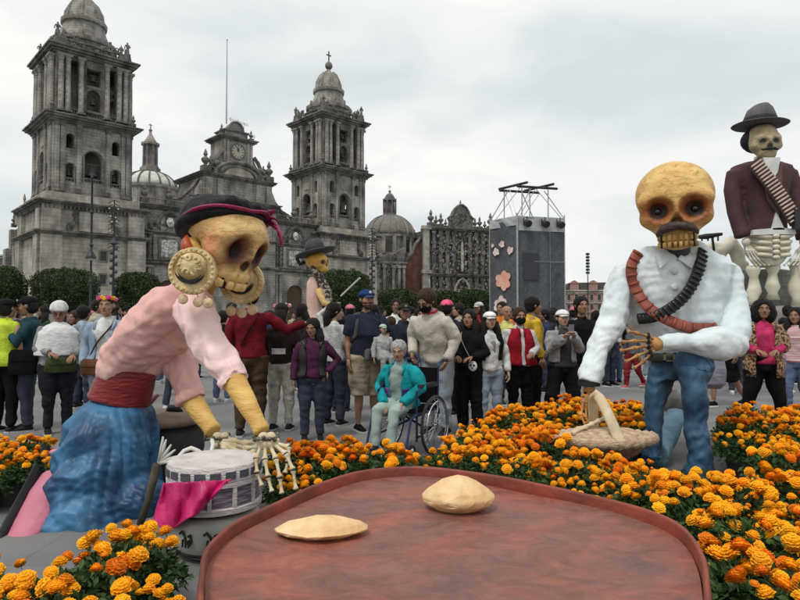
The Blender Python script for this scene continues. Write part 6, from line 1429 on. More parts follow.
# forearms and hands
def plank_arm(a, b_, r0, r1):
    m = MB(); m.tube([a, a.lerp(b_, .15), a.lerp(b_, .5), a.lerp(b_, .8), b_.lerp(a, .04), b_], [r0, r0 * .95, (r0 + r1) * .5, r1, r1 * 1.05, r1 * .9], 14); return m
OCH = mat('yellow_bone_paint', (.72, .47, .14), (.55, .31, .08), sc=4, rough=.6, bump=.5, bsc=20, bdist=.02, stretch=(1, 1, 3))
o = plank_arm(P(234, 380, 3.93), P(263, 432, 3.72), .078, .052).build('forearm', OCH, wom, smooth=True, world=True); remesh(o, .011, paper(.006, 8), 1)
o = plank_arm(P(189, 396, 4.58), P(214, 432, 4.38), .088, .062).build('forearm', OCH, wom, smooth=True, world=True); remesh(o, .011, paper(.006, 8), 1)
for c, r_ in ((P(266, 437, 3.71), .07), (P(217, 437, 4.36), .085)):
    m = MB()
    for k in range(12): a = k * math.pi / 6; m.ell(c + Vector((r_ * math.cos(a), r_ * math.sin(a), .010 * math.sin(3 * a))), (.014, .014, .014), 8, 6)
    m.tube([c + Vector((r_ * math.cos(k * math.pi / 8), r_ * math.sin(k * math.pi / 8), 0)) for k in range(16)], .009, 6, closed=True); m.build('bracelet', mat('tarnished_silver', (.18, .16, .13), (.05, .045, .04), sc=20, rough=.4, metal=.6), wom, smooth=True, world=True)
m = MB(); wr = P(267, 441, 3.70)
for k in range(6): a = k * 1.05; m.ell(wr + Vector((.045 * math.cos(a), .0, .03 * math.sin(a))), (.034, .03, .03), 8, 6)
jc = []
for fr in (((256, 459, 3.64), (257, 473, 3.60), (262, 486, 3.58)), ((265, 460, 3.62), (268, 477, 3.57), (272, 492, 3.54)), ((276, 459, 3.62), (280, 478, 3.57), (282, 494, 3.54)), ((286, 454, 3.64), (293, 470, 3.60), (296, 490, 3.56)), ((289, 447, 3.68), (288, 462, 3.64), (285, 473, 3.62))):
    pts = [wr + Vector(((fr[0][0] - 270) * .002, 0, -.01))] + [P(*q) for q in fr]; phalanges(m, pts, .0215, 1.6); jc += [pts[1], pts[2]]
m.build('hand', BONEW, wom, smooth=True, world=True)
m = MB()
for p in jc: m.ell(p, (.019, .019, .010), 8, 6)
m.build('joint_cords', BAND, wom, smooth=True, world=True, kind='stuff')
m = MB(); wr = P(220, 441, 4.33)
for k in range(6): a = k * 1.05; m.ell(wr + Vector((.05 * math.cos(a), .02, .035 * math.sin(a))), (.035, .03, .03), 8, 6)
jc = []
for fr in (((234, 441, 4.2), (246, 443, 4.05), (256, 440, 3.95)), ((235, 445, 4.18), (247, 448, 4.02), (258, 446, 3.92)), ((233, 449, 4.15), (245, 453, 4.0), (254, 452, 3.9)), ((228, 450, 4.2), (233, 459, 4.08), (236, 466, 4.0)), ((224, 447, 4.25), (228, 455, 4.15), (229, 463, 4.1))):
    pts = [wr] + [P(*q) for q in fr]; phalanges(m, pts, .027, 1.6); jc += [pts[1], pts[2]]
m.build('hand', BONEW, wom, smooth=True, world=True)
# head
hc = P(225, 239, 4.12)
MSW = Matrix.Translation(hc) @ Matrix.Rotation(R(11), 4, 'Y') @ Matrix.Rotation(R(63), 4, 'Z') @ Matrix.Rotation(R(10), 4, 'X') @ Matrix.Scale(.60, 4)
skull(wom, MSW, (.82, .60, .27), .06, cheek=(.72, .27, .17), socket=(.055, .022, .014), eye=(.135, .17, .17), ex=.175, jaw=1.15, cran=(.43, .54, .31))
TW = mat('outlined_tooth_paint', (.72, .50, .20), (.6, .38, .14), sc=4, rough=.5)
m = MB(); m.T = MSW; m.box(-.2, .2, -.35, -.29, -.50, -.30); m.T = None; m.build('mouth_gap', BAND, wom, world=True)
teeth(wom, MSW, TW, 5, .23, -.29, -.395, -.50, -.395, .13, .10)
# black gathered head cloth, rope and magenta ribbon
BC = mat('black_painted_paper', (.005, .005, .006), (.011, .011, .012), sc=3, rough=.6, bump=.6, bsc=12, bdist=.03, spec=.22, extra=crumple)
co_, hf = star(lambda p: smax(s_ell(p, (0, .07, .15), (.45, .555, .335)), -(p[:, 2] - (.22 - .62 * (p[:, 1] + .02))), .05), 70, 40, (0, .08, .42)); m = MB(); m.T = MSW; m.add(co_.tolist(), hf)
for k in range(9): a_ = k * .7; m.ell((.24 * math.sin(a_), .14 - .26 * math.cos(a_), .30 + .13 * math.cos(a_)), (.11, .10, .08), 12, 8, rot=Matrix.Rotation(a_, 3, 'Z'))
m.T = None; o = m.build('head_cloth', BC, wom, smooth=True, world=True); remesh(o, .010, paper(.030, 6, (1, 1, 1), 4), 2)
def ringpt(a, out, lift):
    lo_, hi_ = .05, .9
    for _ in range(24):
        t_ = (lo_ + hi_) / 2; y = .06 - t_ * math.cos(a); z = .23 - .62 * (y + .02); q = (t_ * math.sin(a) / .43) ** 2 + ((y - .06) / .54) ** 2 + ((z - .14) / .31) ** 2
        if q < 1: lo_ = t_
        else: hi_ = t_
    t_ = lo_ + out; y = .06 - t_ * math.cos(a); return MSW @ Vector((t_ * math.sin(a), y, .23 - .62 * (.04 - lo_ * math.cos(a) + .04) + lift))
m = MB(); m.tube([ringpt(a, .0, .06 + .02 * math.sin(5 * a)) for a in [k * math.pi / 24 for k in range(48)]], [(.040 + .010 * math.sin(k * 1.7)) for k in range(48)], 12, closed=True); o = m.build('gathered_roll', BC, wom, smooth=True, world=True); remesh(o, .010, paper(.03, 6.5, (1, 1, 1), 9), 1)
m = MB(); m.tube([ringpt(a, .01, -.02) for a in [k * math.pi / 24 for k in range(48)]], [.03 + .035 * (1 - math.cos(k * math.pi / 24)) * .5 for k in range(48)], 10, closed=True); o = m.build('hair_roll', BC, wom, smooth=True, world=True); remesh(o, .010, paper(.01, 9), 1)
m = MB(); m.tube([ringpt(a, .045, .03 + .018 * math.sin(4 * a)) for a in [k * math.pi / 24 for k in range(48)]], [(.036 + .012 * math.sin(k * .9), .014) for k in range(48)], 8, closed=True, up=(0, 0, 1))
for s_ in (1,): 
    q = ringpt(R(50), .04, .03)
    for k in range(5): m.tube([q, q + Vector((.03 + .02 * k, -.03, .05 - .035 * k)), q + Vector((.07 + .01 * k, -.02, .06 - .06 * k))], [(.02, .01), (.032, .01), (.02, .008)], 6)
o = m.build('magenta_ribbon', mat('magenta_paint', (.32, .02, .10), (.2, .012, .06), sc=4, rough=.45, bump=.4, bsc=20), wom, smooth=True, world=True)
# neck
m = MB(); m.tube([P(196, 292, 4.4), P(206, 275, 4.3), P(214, 258, 4.2)], [.12, .10, .10], 14); m.build('neck', OCH, wom, smooth=True, world=True)
# earrings : round filigree discs with dark crescent slot and three coins
GOLD = mat('straw_gold_paint', (.72, .57, .30), (.46, .33, .15), sc=12, rough=.6, bump=.6, bsc=40)
def earring(px, py, Y, rpx, tiltz, coins):
    c = P(px, py, Y); r_ = rpx / FPX * Y; Mx = Matrix.Translation(c) @ Matrix.Rotation(R(tiltz), 4, 'Y'); m = MB(); m.T = Mx
    m.lathe([(r_ * .96, -.02), (r_, 0), (r_ * .97, .03), (r_ * .8, .035), (r_ * .74, .02)], (0, 0, 0), 40, axis=(0, -1, 0)); m.T = None
    e_ = m.build('earring', GOLD, wom, smooth=True, world=True, angle=50)
    def sub(mm, nm, mt): l = wom.location; mm.v = [(a - l.x, b - l.y, d - l.z) for a, b, d in mm.v]; return mm.build(nm, mt, e_, smooth=True)
    m = MB(); m.T = Mx
    m.ell((0, -.02, r_ * .2), (r_ * .62, .07, r_ * .56), 24, 12)
    for k in range(7):
        a0 = k * .9; cx, cz = r_ * .36 * math.cos(a0), r_ * .22 + r_ * .3 * math.sin(a0)
        m.tube([(cx + r_ * (.04 + .02 * j) * math.cos(j * .8 + a0), -.085 + .04 * (abs(cx) / r_), cz + r_ * (.04 + .02 * j) * math.sin(j * .8 + a0)) for j in range(8)], .009, 5)
    for k in range(26): a = -math.pi * k / 13; m.ell((r_ * .88 * math.cos(a), -.034, r_ * .88 * math.sin(a)), (.010, .007, .010), 6, 5)
    m.T = None; sub(m, 'filigree', GOLD)
    m = MB(); m.T = Mx; n = 14; pts = []
    for k in range(n + 1): a = math.pi * (1.14 + .72 * k / n); pts.append((r_ * .60 * math.cos(a), r_ * .10 + r_ * .66 * math.sin(a)))
    for k in range(n, -1, -1): a = math.pi * (1.14 + .72 * k / n); pts.append((r_ * .60 * math.cos(a), r_ * .10 + r_ * .50 * math.sin(a)))
    vs = []; 
    for x, z in pts: vs.append((x, -.085, z))
    m.add(vs, [(k, k + 1, 2 * n - k, 2 * n + 1 - k) for k in range(n)]); m.add([(x, -.03, z) for x, _, z in vs], [(2 * n + 1 - k, 2 * n - k, k + 1, k) for k in range(n)]); m.T = None; sub(m, 'dark_slot', BAND)
    for x, y in coins:
        p = P(x, y, Y - .03); m = MB(); rr_ = 5.2 / FPX * Y; m.lathe([(rr_ * .9, -.008), (rr_, 0), (rr_ * .85, .008), (rr_ * .6, .006), (rr_ * .3, .012), (.002, .014)], p, 16, axis=(0, -1, 0)); m.bar(p + Vector((0, 0, rr_)), P(x + (px - x) * .2, y - 8, Y - .01), .004, 5)
        sub(m, 'coin', mat('pale_coin_paint', (.68, .52, .34), (.5, .33, .18), sc=20, rough=.6, bump=.5, bsc=50))
earring(193, 271, 3.84, 24, 6, ((183, 299), (198, 302), (208, 303)))
earring(242, 282, 4.34, 22.5, -6, ((231, 311), (242, 313), (252, 310)))
m = MB(); m.tube([P(187, 236, 3.90), P(186, 242, 3.86), P(187, 249, 3.84), P(188, 254, 3.84)], [.01, .03, .04, .02], 10); m.build('ear_drop', mat('orange_red_paint', (.45, .07, .02), rough=.45), wom, smooth=True, world=True)
m = MB(); m.tube([P(192, 240, 4.0), P(193, 252, 3.97), P(194, 262, 3.94)], [.04, .07, .05], 12); m.build('ear', OCH, wom, smooth=True, world=True)

# ===== painted basket and pot under it
c0 = P(216, 300, 3.72)
bt = thing('striped_basket', 'round white basket with purple woven squares under the bony hand', 'basket', (c0.x, 3.72, 0))
WB = mat('white_basket_paint', (.66, .62, .60), (.5, .46, .46), sc=9, rough=.75, bump=.7, bsc=30, bdist=.02, stretch=(1, 1, 4))
zz = lambda y: CAMZ + (HZ - y) / FPX * (3.72 - .27)
za, zb_, zc = zz(467), zz(485), zz(516)
tl = Matrix.Rotation(R(-4), 4, 'Y')
m = MB(); m.lathe([(.20, za - .02), (.268, za - .01), (.275, za - .03), (.275, zb_ + .01), (.262, zb_), (.24, zb_)], n=48); lid = m.build('lid', WB, bt, smooth=True, angle=40)
m = MB(); m.lathe([(.255, zb_ - .001), (.262, zb_ - .03), (.268, zc + .03), (.262, zc), (.2, zc - .02)], n=48); body_ = m.build('body', mat('purple_grey_weave', (.12, .09, .15), (.3, .27, .28), sc=14, rough=.8, bump=.8, bsc=30, stretch=(.6, .6, 8), lo=.45, hi=.6), bt, smooth=True)
PS = mat('purple_green_weave', (.10, .05, .15), (.05, .10, .05), sc=24, rough=.8, bump=.8, bsc=60)
for k in range(20):
    a = k * 2 * math.pi / 20; m = MB(); m.T = Matrix.Rotation(a, 4, 'Z'); m.box(.268, .281, -.030, .030, zb_ + .026, za - .034); m.build('woven_square', PS, lid)
m = MB()
for k in range(12): a = k * math.pi / 6 + .2; m.T = Matrix.Rotation(a, 4, 'Z'); m.box(.262, .279, -.011, .011, zc + .01, zb_); m.T = None
m.lathe([(.265, zc), (.283, zc + .005), (.283, zc + .035), (.268, zc + .04)], n=40); m.lathe([(.262, zb_ - .025), (.278, zb_ - .02), (.278, zb_ + .004), (.262, zb_ + .006)], n=40); m.build('white_bars', WB, body_, smooth=True, angle=40)
c1 = c0; pot = thing('painted_pot', 'grey white round pot with black painted swirl under the striped basket', 'pot', (c1.x + .01, 3.72, 0))
zt_ = zc - .03
m = MB(); m.lathe([(.16, .001), (.2, .02), (.25, zt_ * .35), (.272, zt_ * .62), (.26, zt_ * .9), (.24, zt_), (.15, zt_)], n=40); pb = m.build('body', mat('grey_glaze', (.5, .49, .44), (.36, .36, .33), sc=3, rough=.5), pot, smooth=True)
m = MB()
for z_ in (.03, zt_ * .3): m.lathe([(.2 + .15 * z_, z_), (.225 + .18 * z_, z_ + .008), (.225 + .18 * z_, z_ + .022), (.2 + .15 * z_, z_ + .03)], n=36)
m.build('black_band', BAND, pb, smooth=True)
for a0 in (-1.9, -1.35, -.85):
    m = MB(); m.tube([(.277 * math.cos(a0 + u), .277 * math.sin(a0 + u), zt_ * .62 + v) for u, v in ((-.16, .03), (-.1, .045), (-.03, .02), (.02, -.02), (.08, -.03), (.13, 0), (.1, .03), (.05, .02))], .008, 5)
    for u in (-.08, 0, .07): m.tube([(.276 * math.cos(a0 + u), .276 * math.sin(a0 + u), zt_ * .62), (.272 * math.cos(a0 + u - .02), .272 * math.sin(a0 + u - .02), zt_ * .62 - .045)], .006, 5)
    m.build('painted_swirl', BAND, pb)
# magenta cloth hanging over the basket front
m = MB(); nx, nz = 34, 30; vs = []
for j in range(nz + 1):
    v = j / nz
    for i in range(nx + 1):
        u = i / nx; Lu = float(np.interp(u, [0, .25, .6, 1], [42, 48, 34, 3])); px = 163 + 69 * u + v * (-10 + 3 * u + 1.5 * math.sin(u * 9)); py = 483 - 3 * u + v * Lu; dep = 3.70 - .30 * math.sqrt(max(.06, 1 - ((px - 216) / 52) ** 2)) - .03 - .05 * v + .03 * (.3 + v) * math.sin(u * 16 + v * 2.5) + .014 * math.sin(u * 33 - v * 6)
        vs.append(P(px, py, dep))
fs = [(j * (nx + 1) + i, j * (nx + 1) + i + 1, (j + 1) * (nx + 1) + i + 1, (j + 1) * (nx + 1) + i) for j in range(nz) for i in range(nx)]
clo = thing('magenta_cloth', 'shiny magenta cloth hanging from the front of the striped basket', 'cloth', (c0.x - .15, 3.45, 0)); m.add(vs, fs); o = m.build('cloth_sheet', mat('magenta_satin', (.62, .012, .15), (.38, .006, .10), sc=5, rough=.45, bump=.6, bsc=12, bdist=.03), clo, smooth=True, world=True); s_ = o.modifiers.new('s', 'SOLIDIFY'); s_.thickness = .008
# cloth spill at its foot
# white bristle brush and cord
br = P(170, 452, 4.05); bo = thing('bristle_brush', 'white spiky brush beside the blue skirt', 'brush', (br.x, br.y, 0)); m = MB(); base = P(160, 462, 4.1)
for k, (x, y) in enumerate(((166, 440), (171, 445), (175, 450), (178, 456), (178, 461), (163, 437))): m.tube([base, P(x, y, 4.0)], [.02, .006], 6)
m.build('bristles', mat('white_bristle', (.7, .69, .64), rough=.6), bo, smooth=True, world=True)
m = MB(); m.tube([base + Vector((-.02, 0, -.02)), base + Vector((-.1, .05, -.28)), Vector((base.x - .15, base.y + .05, .01))], [.03, .025, .025], 8); m.build('handle', BARK, bo, smooth=True, world=True)
cd = thing('rope_loop', 'white cord looping above the striped basket', 'cord', (P(197, 300, 3.9).x, 3.9, 0)); m = MB(); m.tube([P(175, 466, 3.8), P(178, 458, 3.85), P(184, 451, 3.9), P(191, 448, 3.92), P(198, 451, 3.93), P(205, 456, 3.95), P(211, 453, 4.0), P(213, 445, 4.05), P(212, 440, 4.1)], .014, 8); m.build('cord', mat('white_rope', (.72, .7, .66), rough=.8), cd, smooth=True, world=True)
# dark vessel with wide brown brim
vc = P(163, 418, 5.15); ve = thing('wide_brimmed_vessel', 'large black vessel with a wide brown brim standing behind the blue skirt', 'vessel', (vc.x, vc.y, 0))
m = MB(); m.lathe([(.2, .001), (.26, .05), (.34, vc.z * .55), (.33, vc.z * .8), (.30, vc.z - .05)], n=32); m.build('body', mat('black_clay', (.022, .02, .02), (.04, .035, .033), sc=5, rough=.7, bump=.5, bsc=20), ve, smooth=True)
m = MB(); m.lathe([(.28, vc.z - .05), (.39, vc.z - .02), (.40, vc.z), (.38, vc.z + .02), (.25, vc.z + .045), (.08, vc.z + .06), (.03, vc.z + .06)], n=40); m.build('brim', mat('brown_felt', (.20, .14, .10), (.11, .08, .06), sc=6, rough=.85, bump=.5, bsc=20), ve, smooth=True)
m = MB(); m.tube([(.04, 0, vc.z + .05), (.07, -.03, vc.z + .09), (.13, -.02, vc.z + .085), (.16, 0, vc.z + .05)], [.02, .03, .03, .015], 8); m.build('knot', BAND, ve, smooth=True)
st = thing('red_stick', 'dark red stick leaning beside the red sash', 'stick', (P(150, 300, 4.95).x, 4.95, 0)); m = MB(); m.tube([P(143, 412, 4.9), P(148, 404, 4.93), P(158, 395, 5.0)], [.02, .028, .012], 8); m.tube([P(143, 412, 4.9), P(136, 440, 4.9), Vector((P(134, 440, 4.9).x, 4.9, .01))], .02, 8); m.build('stick', mat('dark_red_paint', (.13, .02, .02), rough=.6), st, smooth=True, world=True)

# ===== red table with raised rim
RIMPX = [(400, 466.5), (430, 467), (480, 473), (530, 482), (580, 492), (630, 504), (668, 517), (690, 533), (702, 555), (707, 580), (708, 605), (690, 680), (600, 800), (400, 860), (250, 760), (208, 650), (201, 600), (201, 575), (203, 555), (212, 540), (235, 522), (275, 503), (320, 483), (360, 471)]
ZT = .52
pts = [G(x, y, ZT) for x, y in RIMPX]; pts = [Vector((p.x, max(p.y, .9 if True else 0), 0)) for p in pts]
CR = []
N = len(pts)
for k in range(N):
    p0, p1, p2, p3 = pts[k - 1], pts[k], pts[(k + 1) % N], pts[(k + 2) % N]
    for f_ in (0, .25, .5, .75): CR.append(.5 * ((2 * p1) + (p2 - p0) * f_ + (2 * p0 - 5 * p1 + 4 * p2 - p3) * f_ ** 2 + (3 * p1 - p0 - 3 * p2 + p3) * f_ ** 3))
cc = sum(CR, Vector((0, 0, 0))) / len(CR)
tb = thing('red_table', 'low rounded red painted table with raised rim carrying two breads', 'table', (cc.x, cc.y, 0))
TOP = bpy.data.materials.new('worn_red_paint'); TOP.use_nodes = True
def top_mat(m):
    n, l = m.node_tree.nodes, m.node_tree.links; b = n['Principled BSDF']; tc = n.new('ShaderNodeTexCoord'); mp = n.new('ShaderNodeMapping'); mp.inputs['Rotation'].default_value = (0, 0, R(-14)); mp.inputs['Scale'].default_value = (1, 1.35, 1); l.new(tc.outputs['Object'], mp.inputs[0])
    a = n.new('ShaderNodeTexNoise'); a.inputs['Scale'].default_value = .9; a.inputs['Detail'].default_value = 8; a.inputs['Roughness'].default_value = .62; a.inputs['Distortion'].default_value = 2.2; l.new(mp.outputs[0], a.inputs[0])
    c = n.new('ShaderNodeValToRGB'); e = c.color_ramp.elements; e[0].position = .32; e[0].color = (.19, .098, .082, 1); e[1].position = .74; e[1].color = (.37, .12, .08, 1); q = e.new(.47); q.color = (.26, .10, .075, 1); q = e.new(.56); q.color = (.32, .10, .068, 1); l.new(a.outputs[0], c.inputs[0])
    s = n.new('ShaderNodeTexNoise'); s.inputs['Scale'].default_value = 6; s.inputs['Detail'].default_value = 12; s.inputs['Roughness'].default_value = .72; s.inputs['Distortion'].default_value = .9; m2 = n.new('ShaderNodeMapping'); m2.inputs['Rotation'].default_value = (0, 0, R(-14)); m2.inputs['Scale'].default_value = (1, 1.4, 1); l.new(tc.outputs['Object'], m2.inputs[0]); l.new(m2.outputs[0], s.inputs[0])
    r_ = n.new('ShaderNodeMapRange'); r_.inputs['From Min'].default_value = .35; r_.inputs['From Max'].default_value = .7; r_.inputs['To Min'].default_value = .62; r_.inputs['To Max'].default_value = 1.2; l.new(s.outputs[0], r_.inputs[0])
    mm = n.new('ShaderNodeMix'); mm.data_type = 'RGBA'; mm.blend_type = 'MULTIPLY'; mm.inputs[0].default_value = 1; l.new(c.outputs[0], mm.inputs[6]); l.new(r_.outputs[0], mm.inputs[7]); l.new(mm.outputs[2], b.inputs['Base Color'])
    rr = n.new('ShaderNodeMapRange'); rr.inputs['To Min'].default_value = .3; rr.inputs['To Max'].default_value = .65; l.new(s.outputs[0], rr.inputs[0]); l.new(rr.outputs[0], b.inputs['Roughness'])
    bp = n.new('ShaderNodeBump'); bp.inputs['Strength'].default_value = .7; bp.inputs['Distance'].default_value = .02; l.new(s.outputs[0], bp.inputs['Height']); l.new(bp.outputs[0], b.inputs['Normal'])
top_mat(TOP)
n = len(CR); K = 26
m = MB(); vs = []; fs = []
for j in range(K + 1):
    f_ = 1 - j / K
    for k in range(n):
        q = cc + (CR[k] - cc) * (f_ * .985 if j else .985); zq = ZT - .068 + .010 * (f_ ** 8) + .006 * float(vnoise(np.array([q.x * 3, q.y * 3, 1.1]))) ; vs.append((q.x, q.y, zq))
for j in range(K):
    for k in range(n): k2 = (k + 1) % n; fs.append((j * n + k, j * n + k2, (j + 1) * n + k2, (j + 1) * n + k))
m.add(vs, fs); m.build('tabletop', TOP, tb, smooth=True, world=True)
RIM = mat('rim_red_paint', (.27, .055, .032), (.14, .035, .022), sc=5, rough=.5, bump=.6, bsc=25, bdist=.01)
m = MB(); vs = []; prof = [(.0, -.07), (.0, -.01), (.004, 0), (.014, .002), (.02, -.006), (.028, -.08), (.02, -.22), (-.03, -.26)]
for o_, dz_ in prof:
    for k in range(n):
        nn = (CR[(k + 1) % n] - CR[k - 1]).cross(Vector((0, 0, 1))).normalized(); nn = nn if nn.dot(CR[k] - cc) > 0 else -nn; w_ = .006 * float(vnoise(np.array([CR[k].x * 4, CR[k].y * 4, 3.3])))
        q = CR[k] + nn * (o_ - .012 + w_); vs.append((q.x, q.y, ZT + dz_ + w_ * .8))
fs = [(j * n + k, j * n + (k + 1) % n, (j + 1) * n + (k + 1) % n, (j + 1) * n + k) for j in range(len(prof) - 1) for k in range(n)]
m.add(vs, fs); m.build('rim', RIM, tb, smooth=True, world=True, angle=60)
for (dx, dy) in ((-.5, .6), (.6, .7), (-.4, -.5), (.5, -.5)):
    m = MB(); m.lathe([(.07, .001), (.06, .2), (.07, ZT - .072)], (cc.x + dx, cc.y + dy, 0), 12); m.build('leg', RIM, tb, smooth=True, world=True)
# breads
BRD = mat('baked_dough', (.78, .56, .32), (.62, .38, .17), sc=7, rough=.6, bump=.6, bsc=30, bdist=.012, detail=7)
def bread(px, py, rx, ry, h, rot, label, seed, point):
    c = G(px, py, ZT - .055); t = thing('bread', label, 'bread', (c.x, c.y, ZT - .068), R(rot)); rg = random.Random(seed); m = MB(); vs = []; n_ = 15
    for zf, rf in ((0, .60), (.22, .93), (.38, 1.0), (.60, .82), (.82, .5), (.93, .25)):
        for k in range(n_):
            a = 2 * math.pi * (k + .5 * (zf > .3)) / n_; q = 1 + point * abs(math.cos(a)) ** 5 + rg.uniform(-.045, .045); vs.append((rx * rf * q * math.cos(a) / (1 + point), ry * rf * math.sin(a) * (1 + rg.uniform(-.05, .05)), h * zf + rg.uniform(-.004, .004)))
    vs.append((0, 0, h)); fs = []
    for j in range(5):
        for k in range(n_): k2 = (k + 1) % n_; fs.append((j * n_ + k, j * n_ + k2, (j + 1) * n_ + k2, (j + 1) * n_ + k))
    for k in range(n_): fs.append((5 * n_ + k, 5 * n_ + (k + 1) % n_, 6 * n_))
    fs.append(tuple(range(n_ - 1, -1, -1))); m.add(vs, fs); o = m.build('loaf', BRD, t, smooth=False)
    bv = o.modifiers.new('b', 'BEVEL'); bv.width = .014; bv.segments = 3
bread(322, 532, .215, .12, .085, 3, 'flat pale bread nearer the left rim of the red table', 5, .22)
bread(458, 506, .19, .15, .17, -6, 'taller faceted bread further back on the red table', 9, .12)

# ===== standing skeleton in brown jacket on a stone plinth
DC = 14.0; X = lambda px: P(px, 300, DC).x; Zc = lambda py: P(400, py, DC).z; sc1 = DC / FPX
sk3 = thing('standing_skeleton_man', 'tall standing skeleton with grey hat, moustache and brown jacket at the right', 'sculpture', (X(765), DC, 0))
JK = mat('brown_jacket_paint', (.075, .03, .032), (.045, .018, .02), sc=2, rough=.75, bump=.4, bsc=8, bdist=.03)
HT = mat('grey_felt_paint', (.13, .12, .12), (.08, .075, .075), sc=3, rough=.8)
m = MB()
hcx, hz = X(763), Zc(125)
m.lathe([(.2, -.02), (.60, -.015), (.62, 0), (.58, .02), (.33, .03)], (hcx, DC, hz), 36, sy=.9); o = m.build('hat_brim', HT, sk3, smooth=True, world=True)
m = MB(); m.rings([(Vector((hcx, DC, hz + .01)), Vector((.35, 0, 0)), Vector((0, .36, 0))), (Vector((hcx, DC, hz + .2)), Vector((.33, 0, 0)), Vector((0, .34, 0))), (Vector((hcx + .0, DC, hz + .36)), Vector((.26, 0, 0)), Vector((0, .3, 0))), (Vector((hcx + .02, DC, hz + .46)), Vector((.15, 0, 0)), Vector((0, .22, 0))), (Vector((hcx + .03, DC, hz + .43)), Vector((.05, 0, 0)), Vector((0, .12, 0)))], 24); m.build('hat_crown', HT, sk3, smooth=True, world=True)
m = MB(); m.lathe([(.352, .015), (.362, .03), (.352, .15), (.34, .16)], (hcx, DC, hz), 30); m.build('hat_band', BAND, sk3, smooth=True, world=True)
M3 = Matrix.Translation((X(765), DC, Zc(143))) @ Matrix.Rotation(R(-8), 4, 'Z') @ Matrix.Scale(.92, 4)
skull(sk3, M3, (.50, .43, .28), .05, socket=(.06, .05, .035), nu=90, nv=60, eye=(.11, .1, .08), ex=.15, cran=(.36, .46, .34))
m = MB(); m.T = M3; m.ell((0, .16, .12), (.44, .42, .34), 16, 12); m.T = None; m.build('hair', BAND, sk3, smooth=True, world=True)
m = MB()
for s_ in (-1, 1): m.tube([M3 @ Vector(v) for v in ((0, -.45, -.26), (s_ * .08, -.47, -.27), (s_ * .17, -.42, -.28), (s_ * .21, -.38, -.25))], [.03, .035, .022, .006], 8)
m.build('moustache', BAND, sk3, smooth=True, world=True)
m = MB(); m.tube([(X(763), DC, Zc(157)), (X(763), DC, Zc(168))], .14, 12); m.build('neck', mat('white_cloth_paint', (.72, .72, .7), rough=.7), sk3, smooth=True, world=True)
m = MB(); TJ = [(232, 746, 786, .30), (215, 745, 786, .32), (195, 743, 788, .36), (178, 736, 792, .38), (167, 734, 793, .34), (163, 745, 782, .26), (161, 756, 772, .15)]
m.rings([(Vector(((X(a) + X(b_)) / 2, DC, Zc(y))), Vector(((X(b_) - X(a)) / 2, 0, 0)), Vector((0, ry, 0))) for y, a, b_, ry in TJ], 28, power=2.6)
m.tube([(X(738), DC, Zc(172)), (X(734), DC, Zc(190)), (X(735), DC - .05, Zc(212)), (X(740), DC - .15, Zc(238))], [.2, .19, .17, .17], 14); m.tube([(X(790), DC, Zc(172)), (X(796), DC, Zc(190)), (X(799), DC - .05, Zc(212)), (X(801), DC - .15, Zc(240))], [.2, .19, .18, .17], 14)
o = m.build('jacket', JK, sk3, smooth=True, world=True); remesh(o, .04, paper(.012, 2.5), 1)
def patch(pl, y0, mt, nm, th=.05):
    m = MB(); m.prism([(X(x), Zc(y)) for x, y in pl], y0, y0 + th); return m.build(nm, mt, sk3, world=True)
patch([(755, 162), (772, 162), (769, 176), (765, 182), (758, 172)], DC - .41, mat('white_cloth_paint', (.72, .72, .7)), 'shirt_front')
patch([(753, 168), (758, 172), (765, 184), (770, 172), (774, 168), (773, 200), (770, 218), (760, 205)], DC - .40, mat('brown_vest_paint', (.14, .075, .065), rough=.8), 'vest', .05)
for pl in ([(768, 214), (764, 232), (776, 232)], [(745, 232), (770, 230), (786, 231), (787, 236), (745, 237)]): patch(pl, DC - .37, mat('white_cloth_paint', (.72, .72, .7)), 'shirt_tail', .1)
m = MB(); L3 = [Vector((X(744 + 41 * t_), DC - .45 - .04 * math.sin(t_ * 3), Zc(166 + 54 * t_ + 6 * t_ * t_))) for t_ in [k / 20 for k in range(21)]]; m.tube(L3, [(.17, .02)] * 21, 8, up=(0, -1, 0)); m.build('bandolier', mat('dark_strap', (.06, .03, .03), rough=.6), sk3, smooth=True, world=True, angle=50)
for k in range(1, 20):
    t_ = (L3[k + 1] - L3[k - 1]).normalized(); a = t_.cross(Vector((0, -1, 0))).normalized(); m = MB(); m.tube([L3[k] - a * .15 + Vector((0, -.03, 0)), L3[k] + a * .11 + Vector((0, -.03, 0)), L3[k] + a * .15 + Vector((0, -.03, 0))], [.024, .024, .008], 6); m.build('cartridge', mat('pale_cartridge', (.55, .42, .34), rough=.4), sk3, smooth=True, world=True)
m = MB(); m.box(X(781), X(789), DC - .55, DC - .42, Zc(232), Zc(213)); m.build('holster', BLACKP, sk3, world=True)
BN = mat('ivory_bone_paint', (.70, .67, .55), (.54, .50, .38), sc=2.5, rough=.6, bump=.4, bsc=10, bdist=.02)
m = MB(); m.rings([(Vector((X(768), DC, Zc(y))), Vector((r_, 0, 0)), Vector((0, .3, 0))) for y, r_ in ((236, .48), (244, .54), (254, .50), (262, .34), (267, .2))], 20); o = m.build('pelvis', BN, sk3, smooth=True, world=True); remesh(o, .04, paper(.01, 3), 1)
for s_ in (-1, 1):
    for k in range(4): m = MB(); m.tube([(X(768) + s_ * .1, DC - .33, Zc(239 + k * 6)), (X(768) + s_ * .32, DC - .30, Zc(238 + k * 6)), (X(768) + s_ * (.52 - .04 * k), DC - .12, Zc(236 + k * 6))], [.045, .05, .035], 8); m.build('rib', BN, sk3, smooth=True, world=True)
m = MB()
for k in range(5): m.ell((X(768), DC - .34, Zc(238 + k * 5.2)), (.09, .06, .055), 10, 6)
m.build('spine', BN, sk3, smooth=True, world=True)
